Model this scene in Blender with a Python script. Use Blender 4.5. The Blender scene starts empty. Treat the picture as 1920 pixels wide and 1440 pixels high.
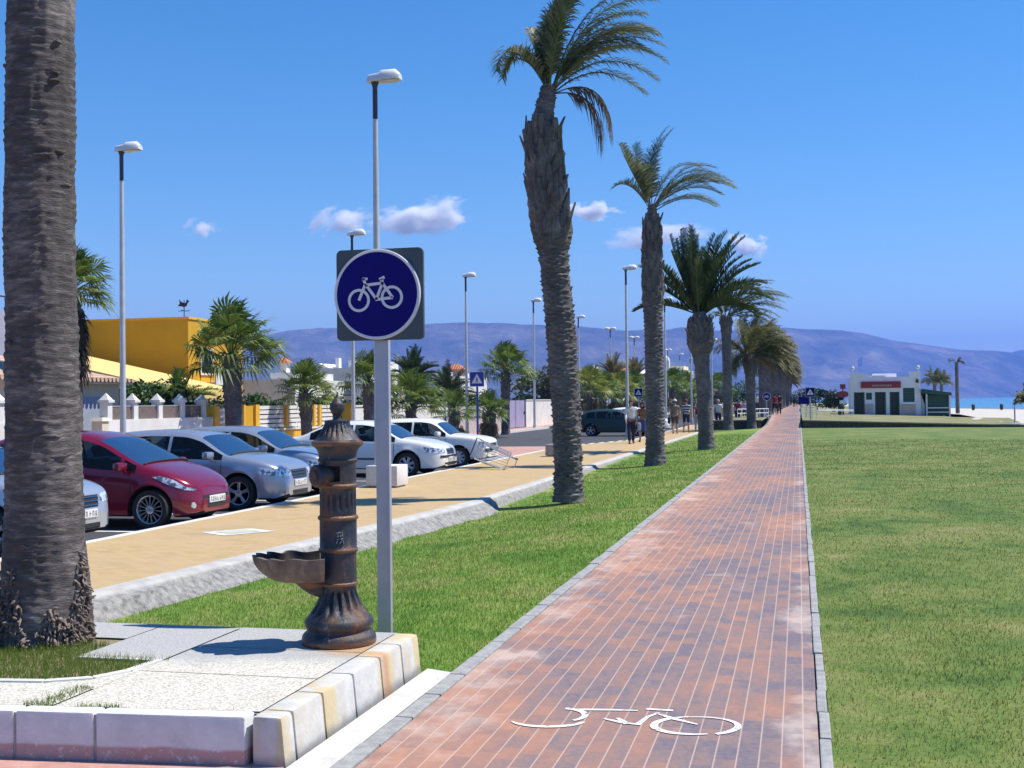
import bpy, bmesh, math, random
import numpy as np
from mathutils import Vector, Matrix
from mathutils.bvhtree import BVHTree

SC = bpy.context.scene
COL = SC.collection
PI = math.pi
R = math.radians
rnd = random.Random(11)

# ------------------------------------------------------------------ camera
FPX = 2250.0
TH = math.atan(537 / FPX)          # the path runs 13.4 degrees right of the view axis
HOR, ROLL, EYE = 748.0, 0.011, 1.65
PITCH = math.atan((HOR + ROLL * 537 - 720) / FPX)
RIGHT = Vector((math.cos(TH), math.sin(TH), 0))
FWD = Vector((-math.sin(TH), math.cos(TH), 0))
UPZ = Vector((0, 0, 1))
_f = FWD * math.cos(PITCH) + UPZ * math.sin(PITCH)
_u = -FWD * math.sin(PITCH) + UPZ * math.cos(PITCH)
CR = RIGHT * math.cos(ROLL) - _u * math.sin(ROLL)
CU = _u * math.cos(ROLL) + RIGHT * math.sin(ROLL)
CAMPOS = Vector((0, 0, EYE))
cam = bpy.data.cameras.new('camera')
camo = bpy.data.objects.new('camera', cam)
COL.objects.link(camo)
cam.sensor_width = 36
cam.lens = 36 * FPX / 1920
cam.clip_start = 0.1
cam.clip_end = 60000
mw = Matrix((CR, CU, -_f)).transposed().to_4x4()
mw.translation = CAMPOS
camo.matrix_world = mw
SC.camera = camo


def G(px, py, z=0.0):
    d = _f + CR * ((px - 960) / FPX) - CU * ((py - 720) / FPX)
    return CAMPOS + d * ((z - EYE) / d.z)


def A(px, depth, z=0.0):
    """ground point seen in column px at a given distance"""
    py = HOR - ROLL * (px - 1497) - (z - EYE) * FPX / depth
    d = _f + CR * ((px - 960) / FPX) - CU * ((py - 720) / FPX)
    p = CAMPOS + d * (depth / d.dot(FWD))
    p.z = z
    return p


def ZY(py, px, depth):
    """height above ground zero of something seen at row py at a distance"""
    return EYE + (HOR - ROLL * (px - 1497) - py) * depth / FPX


# ------------------------------------------------------------------ sky, sun
SUN_EL, SUN_AZ = R(60), TH + R(9)     # azimuth measured from +X towards +Y
w = bpy.data.worlds.new('World')
SC.world = w
w.use_nodes = True
wt = w.node_tree
sky = wt.nodes.new('ShaderNodeTexSky')
sky.sky_type = 'NISHITA'
sky.sun_disc = False
sky.sun_elevation = SUN_EL
sky.sun_rotation = PI / 2 - SUN_AZ
sky.air_density = 1.0
sky.dust_density = 0.0
sky.ozone_density = 4.0
sky.altitude = 0
bg = wt.nodes['Background']
bg.inputs['Strength'].default_value = 0.116
hsv = wt.nodes.new('ShaderNodeHueSaturation')
hsv.inputs['Saturation'].default_value = 1.33
wt.links.new(sky.outputs[0], hsv.inputs['Color'])
wt.links.new(hsv.outputs[0], bg.inputs['Color'])
sl = bpy.data.lights.new('sun', 'SUN')
sl.energy = 5.0
sl.angle = R(0.5)
sl.color = (1.0, 0.95, 0.86)
so = bpy.data.objects.new('sun', sl)
COL.objects.link(so)
sdir = Vector((math.cos(SUN_EL) * math.cos(SUN_AZ), math.cos(SUN_EL) * math.sin(SUN_AZ), math.sin(SUN_EL)))
so.rotation_euler = sdir.to_track_quat('Z', 'Y').to_euler()
SC.view_settings.view_transform = 'Standard'
SC.view_settings.look = 'None'
SC.view_settings.exposure = 0.45
SC.view_settings.gamma = 1
SC.cycles.volume_bounces = 8
SC.cycles.max_bounces = 10
SC.cycles.transparent_max_bounces = 16
SC.cycles.use_denoising = True


# ------------------------------------------------------------------ materials
class NT:
    def __init__(s, name):
        s.m = bpy.data.materials.new(name)
        s.m.use_nodes = True
        s.t = s.m.node_tree
        s.b = s.t.nodes['Principled BSDF']
        s.out = s.t.nodes['Material Output']

    def set(s, node, key, v):
        i = node.inputs[key]
        if isinstance(v, bpy.types.NodeSocket):
            s.t.links.new(v, i)
        elif hasattr(i.default_value, '__len__') and not isinstance(v, (int, float)):
            n = len(i.default_value)
            i.default_value = (tuple(v) + (1,))[:n] if n == 4 else tuple(v)[:n]
        else:
            i.default_value = v

    def n(s, typ, props=None, **ins):
        nd = s.t.nodes.new(typ)
        for k, v in (props or {}).items():
            setattr(nd, k, v)
        for k, v in ins.items():
            key = int(k[1:]) if k[0] == 'i' and k[1:].isdigit() else k
            s.set(nd, key, v)
        return nd

    def coord(s, which='Object', scale=None, loc=None, rot=None):
        o = s.n('ShaderNodeTexCoord').outputs[which]
        if scale or loc or rot:
            o = s.n('ShaderNodeMapping', None, Vector=o, Scale=scale or (1, 1, 1), Location=loc or (0, 0, 0), Rotation=rot or (0, 0, 0)).outputs[0]
        return o

    def noise(s, scale, vec=None, detail=3, rough=.55, dist=0):
        return s.n('ShaderNodeTexNoise', None, Vector=vec or s.coord(), Scale=scale, Detail=detail, Roughness=rough, Distortion=dist).outputs['Fac']

    def math(s, op, a, b=0.0, c=0.0, clamp=False):
        return s.n('ShaderNodeMath', {'operation': op, 'use_clamp': clamp}, i0=a, i1=b, i2=c).outputs[0]

    def ramp(s, fac, stops, interp='LINEAR'):
        nd = s.n('ShaderNodeValToRGB', None, Fac=fac)
        nd.color_ramp.interpolation = interp
        e = nd.color_ramp.elements
        while len(e) < len(stops):
            e.new(0.5)
        for k, (p, c) in enumerate(stops):
            e[k].position = p
            e[k].color = tuple(c) + (1,) if len(c) == 3 else c
        return nd.outputs['Color']

    def mix(s, fac, a, b, mode='MIX'):
        nd = s.n('ShaderNodeMix', {'data_type': 'RGBA', 'blend_type': mode})
        for k, v in ((0, fac), (6, a), (7, b)):
            s.set(nd, k, v)
        return nd.outputs[2]

    def step(s, x, lo, hi):
        return s.n('ShaderNodeMapRange', {'interpolation_type': 'SMOOTHSTEP'}, i0=x, i1=lo, i2=hi).outputs[0]

    def bump(s, h, strength=.5, dist=.02):
        nd = s.n('ShaderNodeBump', None, Height=h, Strength=strength, Distance=dist)
        s.set(s.b, 'Normal', nd.outputs[0])

    def done(s, base=None, rough=None, metal=None, **kw):
        if base is not None: s.set(s.b, 'Base Color', base)
        if rough is not None: s.set(s.b, 'Roughness', rough)
        if metal is not None: s.set(s.b, 'Metallic', metal)
        for k, v in kw.items():
            s.set(s.b, k.replace('_', ' '), v)
        return s.m


def pm(name, c1, c2=None, scale=4, rough=.6, bump=0, bscale=None, metal=0, lo=.35, hi=.65, detail=4, stretch=None, **kw):
    """two tones broken up by noise, with some bump"""
    t = NT(name)
    c2 = c2 or tuple(min(1, x * .8) for x in c1)
    v = t.coord('Object', stretch) if stretch else t.coord()
    f = t.noise(scale, v, detail)
    if bump:
        t.bump(t.noise(bscale or scale * 4, v, 4), bump, .02)
    return t.done(t.ramp(f, [(lo, c1), (hi, c2)]), rough, metal, **kw)


def paint(name, c, metal=0.0, rough=.22, coat=.8):
    t = NT(name)
    f = t.noise(2.2)
    return t.done(t.mix(t.math('MULTIPLY', f, .16), c, tuple(x * .75 + .02 for x in c)), rough, metal, Coat_Weight=coat, Coat_Roughness=.04)


def leafm(name, stops, scale=1.5, rough=.5, trans=.3):
    t = NT(name)
    geo = t.n('ShaderNodeNewGeometry')
    rn = geo.outputs['Random Per Island']
    f = t.math('ADD', t.math('MULTIPLY', t.noise(scale), .55), t.math('MULTIPLY', rn, .5))
    c = t.ramp(f, stops)
    t.done(c, rough)
    t.set(t.b, 'Specular IOR Level', .35)
    tr = t.n('ShaderNodeBsdfTranslucent', None, Color=c)
    mx = t.n('ShaderNodeMixShader', None, i0=trans, i1=t.b.outputs[0], i2=tr.outputs[0])
    t.t.links.new(mx.outputs[0], t.out.inputs['Surface'])
    return t.m


def glassm(name, tint=(.12, .16, .18), clear=.55):
    t = NT(name)
    tb = t.n('ShaderNodeBsdfTransparent', None, Color=tint)
    t.done((.015, .02, .025), .03)
    t.set(t.b, 'Specular IOR Level', .8)
    f = t.math('MULTIPLY', t.noise(1.5), .1)
    mx = t.n('ShaderNodeMixShader', None, i0=t.math('ADD', f, 1 - clear - .05), i1=tb.outputs[0], i2=t.b.outputs[0])
    t.t.links.new(mx.outputs[0], t.out.inputs['Surface'])
    return t.m


# ------------------------------------------------------------------ mesh building
class MB:
    def __init__(s):
        s.v, s.f, s.m = [], [], []

    def add(s, vs, fs, mi=0, M=None):
        b = len(s.v)
        if M is not None:
            vs = [M @ Vector(p) for p in vs]
        s.v.extend([tuple(p) for p in vs])
        s.f.extend([tuple(b + i for i in f) for f in fs])
        s.m.extend([mi] * len(fs))
        return s

    def box(s, x0, x1, y0, y1, z0, z1, mi=0, M=None, taper=0, bev=0):
        if bev:
            bm = bmesh.new()
            bmesh.ops.create_cube(bm, size=1)
            for v in bm.verts:
                v.co = Vector(((x0 + x1) / 2 + v.co.x * (x1 - x0), (y0 + y1) / 2 + v.co.y * (y1 - y0), (z0 + z1) / 2 + v.co.z * (z1 - z0)))
            bmesh.ops.bevel(bm, geom=bm.edges[:], offset=bev, segments=2, profile=.6, affect='EDGES')
            bm.verts.index_update()
            s.add([v.co.copy() for v in bm.verts], [[v.index for v in f.verts] for f in bm.faces], mi, M)
            bm.free()
            return s
        t = taper
        vs = [(x0, y0, z0), (x1, y0, z0), (x1, y1, z0), (x0, y1, z0), (x0 + t, y0 + t, z1), (x1 - t, y0 + t, z1), (x1 - t, y1 - t, z1), (x0 + t, y1 - t, z1)]
        return s.add(vs, [(3, 2, 1, 0), (4, 5, 6, 7), (0, 1, 5, 4), (1, 2, 6, 5), (2, 3, 7, 6), (3, 0, 4, 7)], mi, M)

    def tube(s, pts, rad, n=8, mi=0, M=None, caps=True):
        pts = [Vector(p) for p in pts]
        if not hasattr(rad, '__len__'):
            rad = [rad] * len(pts)
        vs, fs = [], []
        up = Vector((0.13, 0.31, .94)).normalized()
        for i, p in enumerate(pts):
            d = (pts[min(i + 1, len(pts) - 1)] - pts[max(i - 1, 0)]).normalized()
            if abs(d.dot(up)) > .98:
                up = Vector((1, 0, 0))
            a = d.cross(up).normalized()
            b = d.cross(a)
            up = -b if abs(d.dot(b)) < .9 else up
            up = a.cross(d)
            for k in range(n):
                t = 2 * PI * k / n
                vs.append(p + (a * math.cos(t) + up * math.sin(t)) * rad[i])
        for i in range(len(pts) - 1):
            for k in range(n):
                fs.append((i * n + k, i * n + (k + 1) % n, (i + 1) * n + (k + 1) % n, (i + 1) * n + k))
        if caps:
            fs.append(tuple(range(n - 1, -1, -1)))
            fs.append(tuple((len(pts) - 1) * n + k for k in range(n)))
        return s.add(vs, fs, mi, M)

    def lathe(s, prof, n=24, mi=0, M=None, fn=None, cap=True):
        """prof: (radius, height) pairs; fn(r, z, angle) may vary the radius"""
        vs, fs = [], []
        for (r, z) in prof:
            for k in range(n):
                a = 2 * PI * k / n
                rr = fn(r, z, a) if fn else r
                vs.append((rr * math.cos(a), rr * math.sin(a), z))
        for i in range(len(prof) - 1):
            for k in range(n):
                fs.append((i * n + k, i * n + (k + 1) % n, (i + 1) * n + (k + 1) % n, (i + 1) * n + k))
        if cap:
            fs.append(tuple(range(n - 1, -1, -1)))
            fs.append(tuple((len(prof) - 1) * n + k for k in range(n)))
        return s.add(vs, fs, mi, M)

    def prism(s, poly, h0, h1, mi=0, M=None):
        n = len(poly)
        vs = [(x, y, h0) for x, y in poly] + [(x, y, h1) for x, y in poly]
        fs = [tuple(range(n - 1, -1, -1)), tuple(range(n, 2 * n))]
        fs += [(i, (i + 1) % n, n + (i + 1) % n, n + i) for i in range(n)]
        return s.add(vs, fs, mi, M)

    def bar(s, p, q, w, t, mi=0, M=None, nrm=(0, 0, 1)):
        """flat bar from p to q, w wide in the plane, t thick along nrm"""
        p, q, nn = Vector(p), Vector(q), Vector(nrm)
        d = (q - p).normalized()
        a = d.cross(nn).normalized() * (w / 2)
        b = nn * t
        vs = [p - a, p + a, q + a, q - a, p - a + b, p + a + b, q + a + b, q - a + b]
        return s.add(vs, [(3, 2, 1, 0), (4, 5, 6, 7), (0, 1, 5, 4), (1, 2, 6, 5), (2, 3, 7, 6), (3, 0, 4, 7)], mi, M)

    def ring(s, c, r0, r1, t, n=32, mi=0, M=None, a0=0, a1=2 * PI, nrm='z', sy=1):
        """flat annulus (or part of one) of thickness t standing on plane z"""
        full = abs(a1 - a0) > 2 * PI - 1e-3
        m = n if full else n + 1
        vs = []
        for k in range(m):
            a = a0 + (a1 - a0) * k / n
            for rr, zz in ((r0, 0), (r1, 0), (r1, t), (r0, t)):
                vs.append((c[0] + rr * math.cos(a), c[1] + rr * math.sin(a) * sy, c[2] + zz))
        fs = []
        for k in range(n):
            i, j = k * 4, ((k + 1) % m) * 4
            for q in range(4):
                fs.append((i + q, i + (q + 1) % 4, j + (q + 1) % 4, j + q))
        return s.add(vs, fs, mi, M)


def obj(name, mb, mats, parent=None, smooth=True, loc=None, sharp=38, rot=None):
    me = bpy.data.meshes.new(name)
    me.from_pydata(mb.v, [], mb.f)
    if not isinstance(mats, (list, tuple)):
        mats = [mats]
    for m in mats:
        me.materials.append(m)
    if len(mats) > 1:
        me.polygons.foreach_set('material_index', mb.m)
    if smooth:
        me.shade_smooth()
        if sharp:
            me.set_sharp_from_angle(angle=R(sharp))
    me.update()
    o = bpy.data.objects.new(name, me)
    COL.objects.link(o)
    if parent is not None:
        o.parent = parent
    if loc is not None:
        o.location = loc
    if rot is not None:
        o.rotation_euler = rot
    return o


def thing(name, label, cat, loc=(0, 0, 0), rz=0, group=None, scale=None):
    o = bpy.data.objects.new(name, None)
    COL.objects.link(o)
    o.location = loc
    o.rotation_euler = (0, 0, rz)
    if scale:
        o.scale = (scale,) * 3
    o.empty_display_size = .2
    return tag(o, label, cat, group)


def tag(o, label, cat, group=None, kind=None):
    o['label'] = label
    o['category'] = cat
    if group: o['group'] = group
    if kind: o['kind'] = kind
    return o


def struct(name, mb, mats, smooth=False, kind='structure', loc=None):
    o = obj(name, mb, mats, None, smooth, loc)
    o['kind'] = kind
    return o


def dup(o, label, loc=None, rz=None, scale=None, parent=None):
    c = o.copy()
    COL.objects.link(c)
    if parent is not None: c.parent = parent
    if label: c['label'] = label
    if loc is not None: c.location = loc
    if rz is not None: c.rotation_euler = (0, 0, rz)
    if scale is not None: c.scale = (scale,) * 3
    for ch in list(o.children):
        dup(ch, None, parent=c)
    return c


def sheet(poly, z, mi=0, mb=None):
    mb = mb or MB()
    mb.add([(p[0], p[1], z if len(p) < 3 else p[2]) for p in poly], [tuple(range(len(poly)))], mi)
    return mb


def vnoise(seed=0):
    """cheap smooth value noise"""
    rg = np.random.RandomState(seed)
    tab = rg.rand(64, 64)

    def f(x, y):
        x = np.asarray(x, float); y = np.asarray(y, float)
        xi = np.floor(x).astype(int); yi = np.floor(y).astype(int)
        fx = x - xi; fy = y - yi
        fx = fx * fx * (3 - 2 * fx); fy = fy * fy * (3 - 2 * fy)
        a = tab[xi % 64, yi % 64]; b = tab[(xi + 1) % 64, yi % 64]
        c = tab[xi % 64, (yi + 1) % 64]; d = tab[(xi + 1) % 64, (yi + 1) % 64]
        return (a * (1 - fx) + b * fx) * (1 - fy) + (c * (1 - fx) + d * fx) * fy
    return f


def fbm(f, x, y, o=4):
    s = 0; a = .5
    for k in range(o):
        s = s + a * f(x * 2 ** k + k * 7.3, y * 2 ** k + k * 3.1)
        a *= .5
    return s

# ================================================================== SETTING
def zpath(Y):
    t = min(max((Y - 74) / 22, 0), 1)
    return .42 * t * t * (3 - 2 * t)


def edge_x(Y):                       # seaward edge of the promenade
    return -5.5 - .085 * (20 - Y) if Y < 20 else -5.5 + .006 * (Y - 20)


def kerb_x(Y):                       # landward edge of the promenade
    return -8.95 + 1.7 * min(max((Y - 46) / 7, 0), 1)


ZP, ZR = -.08, -.24                  # promenade, road


def zlawn(X, Y):
    e = edge_x(Y) + .3
    t = min(max((X + 2.1) / (e + 2.1), 0), 1)
    deep = .26 if Y < 20 else max(.1, .26 - .008 * (Y - 20))
    return -.02 - deep * t * t * (3 - 2 * t)


# ---- ground colours
GL = [(.37, (.080, .180, .012)), (.44, (.135, .255, .020)), (.51, (.205, .295, .040)), (.59, (.29, .315, .08)), (.67, (.37, .32, .12))]
GR = [(.38, (.060, .120, .010)), (.45, (.105, .170, .018)), (.53, (.165, .205, .035)), (.61, (.235, .235, .065)), (.70, (.33, .29, .12))]


def grass_colour(t, shift=0.0):
    v = t.coord('Object', loc=(shift, shift * 2, 0))
    big = t.noise(.55, v, 4, .6, .4)
    mid = t.noise(2.6, v, 4, .65)
    fine = t.noise(38, v, 3, .6)
    f = t.math('ADD', t.math('MULTIPLY', big, .62), t.math('MULTIPLY', mid, .38))
    c = t.ramp(f, GR if shift == 3.7 else GL)
    return t.mix(t.step(fine, .35, .7), t.mix(.35, c, (.02, .055, .006)), c), fine


t = NT('lawn_ground')
gc, gf = grass_colour(t)
t.bump(gf, .5, .03)
M_LAWN = t.done(gc, .9)
t = NT('right_lawn_ground')
gc, gf = grass_colour(t, 3.7)
M_LAWN2 = t.done(gc, .9)
t.bump(gf, .5, .03)
t = NT('dry_terrace_grass')
v = t.coord()
M_DRY = t.done(t.ramp(t.noise(.5, v, 5, .65), [(.3, (.085, .12, .025)), (.5, (.19, .185, .07)), (.7, (.33, .27, .14))]), .95)


def bladem(name, shift, tone, k):
    t = NT(name)
    c, _ = grass_colour(t, shift)
    rn = t.n('ShaderNodeNewGeometry').outputs['Random Per Island']
    c = t.mix(k, c, tone)
    c = t.mix(t.math('MULTIPLY', rn, .7), c, t.mix(.5, c, (.33, .32, .12)))
    t.done(c, .55)
    t.set(t.b, 'Specular IOR Level', .25)
    tr = t.n('ShaderNodeBsdfTranslucent', None, Color=c)
    mx = t.n('ShaderNodeMixShader', None, i0=.5, i1=t.b.outputs[0], i2=tr.outputs[0])
    t.t.links.new(mx.outputs[0], t.out.inputs['Surface'])
    return t.m


M_BLADE = bladem('grass_blade_left', 0, (.11, .26, .015), .3)
M_BLADE2 = bladem('grass_blade_right', 3.7, (.17, .19, .035), .12)
M_ASPH = pm('asphalt', (.062, .064, .072), (.045, .046, .052), 9, .85, .4, 160)
M_CONC = pm('white_concrete', (.64, .62, .585), (.50, .48, .45), 6, .85, .5, 30)
t = NT('rough_concrete')
v = t.coord()
sp = t.n('ShaderNodeSeparateXYZ', None, Vector=v)
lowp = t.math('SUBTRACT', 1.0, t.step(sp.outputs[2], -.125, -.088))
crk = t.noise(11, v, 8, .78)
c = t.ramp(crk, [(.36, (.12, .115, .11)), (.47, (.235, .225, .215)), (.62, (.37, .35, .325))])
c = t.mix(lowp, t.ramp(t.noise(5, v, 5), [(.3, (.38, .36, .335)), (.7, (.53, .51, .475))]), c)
t.bump(crk, .6, .03)
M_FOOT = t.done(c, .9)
M_KERBW = pm('pale_kerb', (.66, .65, .62), (.54, .53, .5), 5, .8, .2, 40)
M_KERBG = pm('grey_kerb', (.36, .355, .34), (.25, .25, .245), 14, .85, .3, 60)
M_EARTH = pm('dry_earth', (.30, .24, .16), (.20, .17, .10), .4, .95)
M_SAND = pm('sand', (.55, .50, .44), (.47, .43, .37), .35, .95, .3, 5)
M_PINK = pm('pink_paving', (.52, .30, .25), (.42, .22, .18), 7, .85, .2, 40)
M_WLINE = pm('white_road_paint', (.72, .72, .70), (.50, .50, .49), 10, .7, detail=6)


def frac_grid(t, u, v, wu, wv, joint, stag=.5):
    """brick pattern: returns joint mask (1 on a joint) and the brick's own random number"""
    row = t.math('FLOOR', t.math('DIVIDE', v, wv))
    odd = t.math('MODULO', t.math('ABSOLUTE', row), 2.0)
    uu = t.math('ADD', t.math('DIVIDE', u, wu), t.math('MULTIPLY', odd, stag))
    col = t.math('FLOOR', uu)
    fu = t.math('MULTIPLY', t.math('SUBTRACT', uu, col), wu)
    fv = t.math('SUBTRACT', v, t.math('MULTIPLY', row, wv))
    du = t.math('MINIMUM', fu, t.math('SUBTRACT', wu, fu))
    dv = t.math('MINIMUM', fv, t.math('SUBTRACT', wv, fv))
    ju = t.math('SUBTRACT', 1.0, t.step(du, joint * .4, joint))
    jv = t.math('SUBTRACT', 1.0, t.step(dv, joint * .5, joint * 1.2))
    cmb = t.n('ShaderNodeCombineXYZ', None, i0=row, i1=col)
    rn = t.n('ShaderNodeTexWhiteNoise', {'noise_dimensions': '2D'}, Vector=cmb.outputs[0])
    return ju, jv, rn.outputs['Value'], cmb.outputs[0]


t = NT('brick_path')
sp = t.n('ShaderNodeSeparateXYZ', None, Vector=t.coord())
X, Y = sp.outputs[0], sp.outputs[1]
ju, jv, rn, cid = frac_grid(t, Y, X, .2, .1, .0045)
v = t.coord()
patch = t.noise(.62, t.coord('Object', (1.3, .55, 1)), 4, .62, .3)
fine = t.noise(30, v, 4, .7)
side = t.step(X, -1.95, -.5)
mott = t.noise(9, t.coord('Object', (1.6, .7, 1)), 5, .7)
dark = t.math('ADD', t.math('ADD', t.math('MULTIPLY', rn, .20), t.math('MULTIPLY', patch, 1.0)), t.math('ADD', t.math('MULTIPLY', side, .16), t.math('MULTIPLY', t.math('SUBTRACT', mott, .5), .42)))
dark = t.math('ADD', dark, .085)
c = t.ramp(dark, [(.46, (.49, .255, .165)), (.62, (.375, .198, .143)), (.75, (.285, .17, .145)), (.86, (.205, .158, .165)), (.97, (.14, .128, .165))])
c = t.mix(t.math('MULTIPLY', t.step(fine, .35, .75), .4), c, (.36, .22, .16))
pale = t.math('ADD', t.math('MULTIPLY', t.noise(1.3, t.coord('Object', (1, .7, 1), (5, 3, 0)), 5, .7), .8), t.math('MULTIPLY', t.noise(.23, t.n('ShaderNodeMapping', None, Vector=cid, Scale=(1, 2, 1)).outputs[0], 2, .6), .25))
edgeL = t.math('SUBTRACT', 1.0, t.step(X, -1.98, -1.25))
edgeR = t.step(X, -.22, .02)
ed = t.math('ADD', t.math('MULTIPLY', edgeL, .15), t.math('MULTIPLY', edgeR, .12))
pm_ = t.step(t.math('ADD', pale, ed), .60, .80)
c = t.mix(t.math('MULTIPLY', pm_, .7), c, (.54, .44, .385))
c = t.mix(t.math('MULTIPLY', jv, .58), c, (.56, .43, .36))
c = t.mix(t.math('MULTIPLY', ju, .30), c, (.24, .16, .13))
t.bump(t.math('SUBTRACT', t.math('MULTIPLY', fine, .3), t.math('MAXIMUM', ju, jv)), .35, .004)
M_PATH = t.done(c, .85, Specular_IOR_Level=.2)

t = NT('tan_pavers')
sp = t.n('ShaderNodeSeparateXYZ', None, Vector=t.coord())
ju, jv, rn, cid = frac_grid(t, sp.outputs[0], sp.outputs[1], .2, .1, .006)
c = t.ramp(t.math('ADD', t.math('MULTIPLY', rn, .5), t.math('MULTIPLY', t.noise(.9, None, 4), .6)),
           [(.2, (.40, .275, .125)), (.55, (.475, .34, .16)), (.9, (.47, .31, .18))])
c = t.mix(t.math('MULTIPLY', t.math('MAXIMUM', ju, jv), .5), c, (.25, .19, .115))
c = t.mix(t.math('MULTIPLY', t.step(t.noise(.55, None, 6, .7), .52, .68), .35), c, (.33, .245, .15))
M_TAN = t.done(c, .85)

t = NT('washed_pebble_slab')
v = t.coord()
vor = t.n('ShaderNodeTexVoronoi', None, Vector=v, Scale=85.0)
peb = t.n('ShaderNodeSeparateColor', None, Color=vor.outputs['Color']).outputs[0]
dirt = t.noise(1.6, v, 5, .6)
c = t.ramp(peb, [(0, (.40, .36, .29)), (.45, (.56, .53, .46)), (.9, (.66, .63, .54))])
sp = t.n('ShaderNodeSeparateXYZ', None, Vector=v)
wet = t.step(t.math('ADD', sp.outputs[1], t.math('MULTIPLY', dirt, .7)), 6.3, 6.7)
c = t.mix(t.math('MULTIPLY', wet, .72), c, (.315, .32, .345))
c = t.mix(t.math('MULTIPLY', t.step(dirt, .5, .75), .3), c, (.40, .36, .28))
# rust run-off beside the fountain's foot
dx = t.math('SUBTRACT', sp.outputs[0], -2.52)
dy = t.math('SUBTRACT', sp.outputs[1], 6.62)
dd = t.math('SQRT', t.math('ADD', t.math('MULTIPLY', dx, dx), t.math('MULTIPLY', dy, dy)))
rst = t.math('SUBTRACT', 1.0, t.step(t.math('ADD', dd, t.math('MULTIPLY', t.noise(9, v), .22)), .18, .42))
c = t.mix(t.math('MULTIPLY', rst, .75), c, (.46, .25, .08))
t.bump(vor.outputs['Distance'], .5, .006)
M_SLAB = t.done(c, .85)

t = NT('stained_kerb')
v = t.coord()
sp = t.n('ShaderNodeSeparateXYZ', None, Vector=v)
streak = t.noise(7, t.coord('Object', (1, 1, .12)), 4, .6)
band = t.noise(1.9, t.coord('Object', (.2, 1, .1)), 3)
c = t.ramp(t.noise(12, v, 5), [(.3, (.47, .46, .43)), (.7, (.60, .585, .545))])
yel = t.math('MULTIPLY', t.step(streak, .40, .58), t.step(band, .38, .55))
c = t.mix(t.math('MULTIPLY', yel, .75), c, (.58, .44, .20))
grey = t.math('SUBTRACT', 1.0, t.step(t.math('ADD', sp.outputs[2], t.math('MULTIPLY', t.noise(8, v), .09)), .05, .11))
c = t.mix(t.math('MULTIPLY', grey, .7), c, (.26, .25, .24))
dy = t.math('ABSOLUTE', t.math('SUBTRACT', sp.outputs[1], 6.49))
rs = t.math('MULTIPLY', t.math('SUBTRACT', 1.0, t.step(t.math('ADD', dy, t.math('MULTIPLY', streak, .06)), .03, .12)), t.step(sp.outputs[0], -2.6, -2.3))
c = t.mix(t.math('MULTIPLY', rs, .8), c, (.50, .24, .09))
t.bump(t.noise(45, v, 4), .35, .008)
M_KERBS = t.done(c, .8)
t = NT('front_kerb')
v = t.coord()
sp = t.n('ShaderNodeSeparateXYZ', None, Vector=v)
c = t.ramp(t.noise(9, v, 5), [(.3, (.68, .70, .69)), (.7, (.57, .59, .58))])
pk = t.math('SUBTRACT', 1.0, t.step(t.math('ADD', sp.outputs[2], t.math('MULTIPLY', t.noise(4, v), .03)), .075, .095))
c = t.mix(t.math('MULTIPLY', pk, .8), c, t.mix(t.noise(5, v), (.46, .16, .12), (.36, .27, .27)))
wear = t.math('MULTIPLY', t.step(t.noise(26, v, 6, .75), .56, .62), .6)
c = t.mix(wear, c, (.74, .73, .70))
c = t.mix(t.math('MULTIPLY', t.step(t.noise(3.1, v, 5, .7), .55, .7), .35), c, (.30, .28, .27))
t.bump(t.noise(60, v, 4), .3, .006)
M_KERBF = t.done(c, .8)

# ---- far land, sea, sand
mb = MB()
n = 48
for k in range(n):
    pass
mb.add([(13000 * math.cos(2 * PI * k / n), 13000 * math.sin(2 * PI * k / n), -2.2) for k in range(n)], [tuple(range(n))])
struct('ground', mb, M_EARTH)
shore = [(700, -300), (300, 60), (160, 160), (90, 222), (52, 240), (36, 300), (24, 600), (0, 1500), (-200, 2600), (-200, 4600)]
t = NT('sea_water')
v = t.coord()
c = t.ramp(t.noise(.004, v, 3), [(.35, (.02, .16, .28)), (.65, (.03, .22, .34))])
t.bump(t.noise(.5, v, 5, .7), .25, .4)
M_SEA = t.done(c, .18)
struct('sea', sheet(shore + [(-200, 12500), (12000, 12500), (12000, -300)], -1.0), M_SEA)
struct('land', sheet([(-5000, -300), (60, -300), (60, 200), (40, 260), (26, 300), (16, 600), (-10, 1500), (-210, 2600), (-210, 5200), (-5000, 5200)], -.75), M_EARTH)
mb = MB()
inner = [(46, -60), (40, 40), (12.2, 69.8), (10.2, 81), (13.5, 100), (14.5, 118), (12, 140), (8, 200), (2, 400)]
outer = [(560, -260), (300, 62), (160, 164), (92, 226), (62, 236), (54, 242), (46, 252), (37, 300), (25, 600)]
for (a, b) in zip(inner, outer):
    mb.v += [(a[0], a[1], .06), (a[0] * .6 + b[0] * .4, a[1] * .6 + b[1] * .4, -.1), (b[0], b[1], -1.03)]
for i in range(len(inner) - 1):
    for k in range(2):
        mb.f.append((i * 3 + k, i * 3 + k + 1, i * 3 + 4 + k, i * 3 + 3 + k)); mb.m.append(0)
struct('beach', mb, M_SAND, True)

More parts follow.
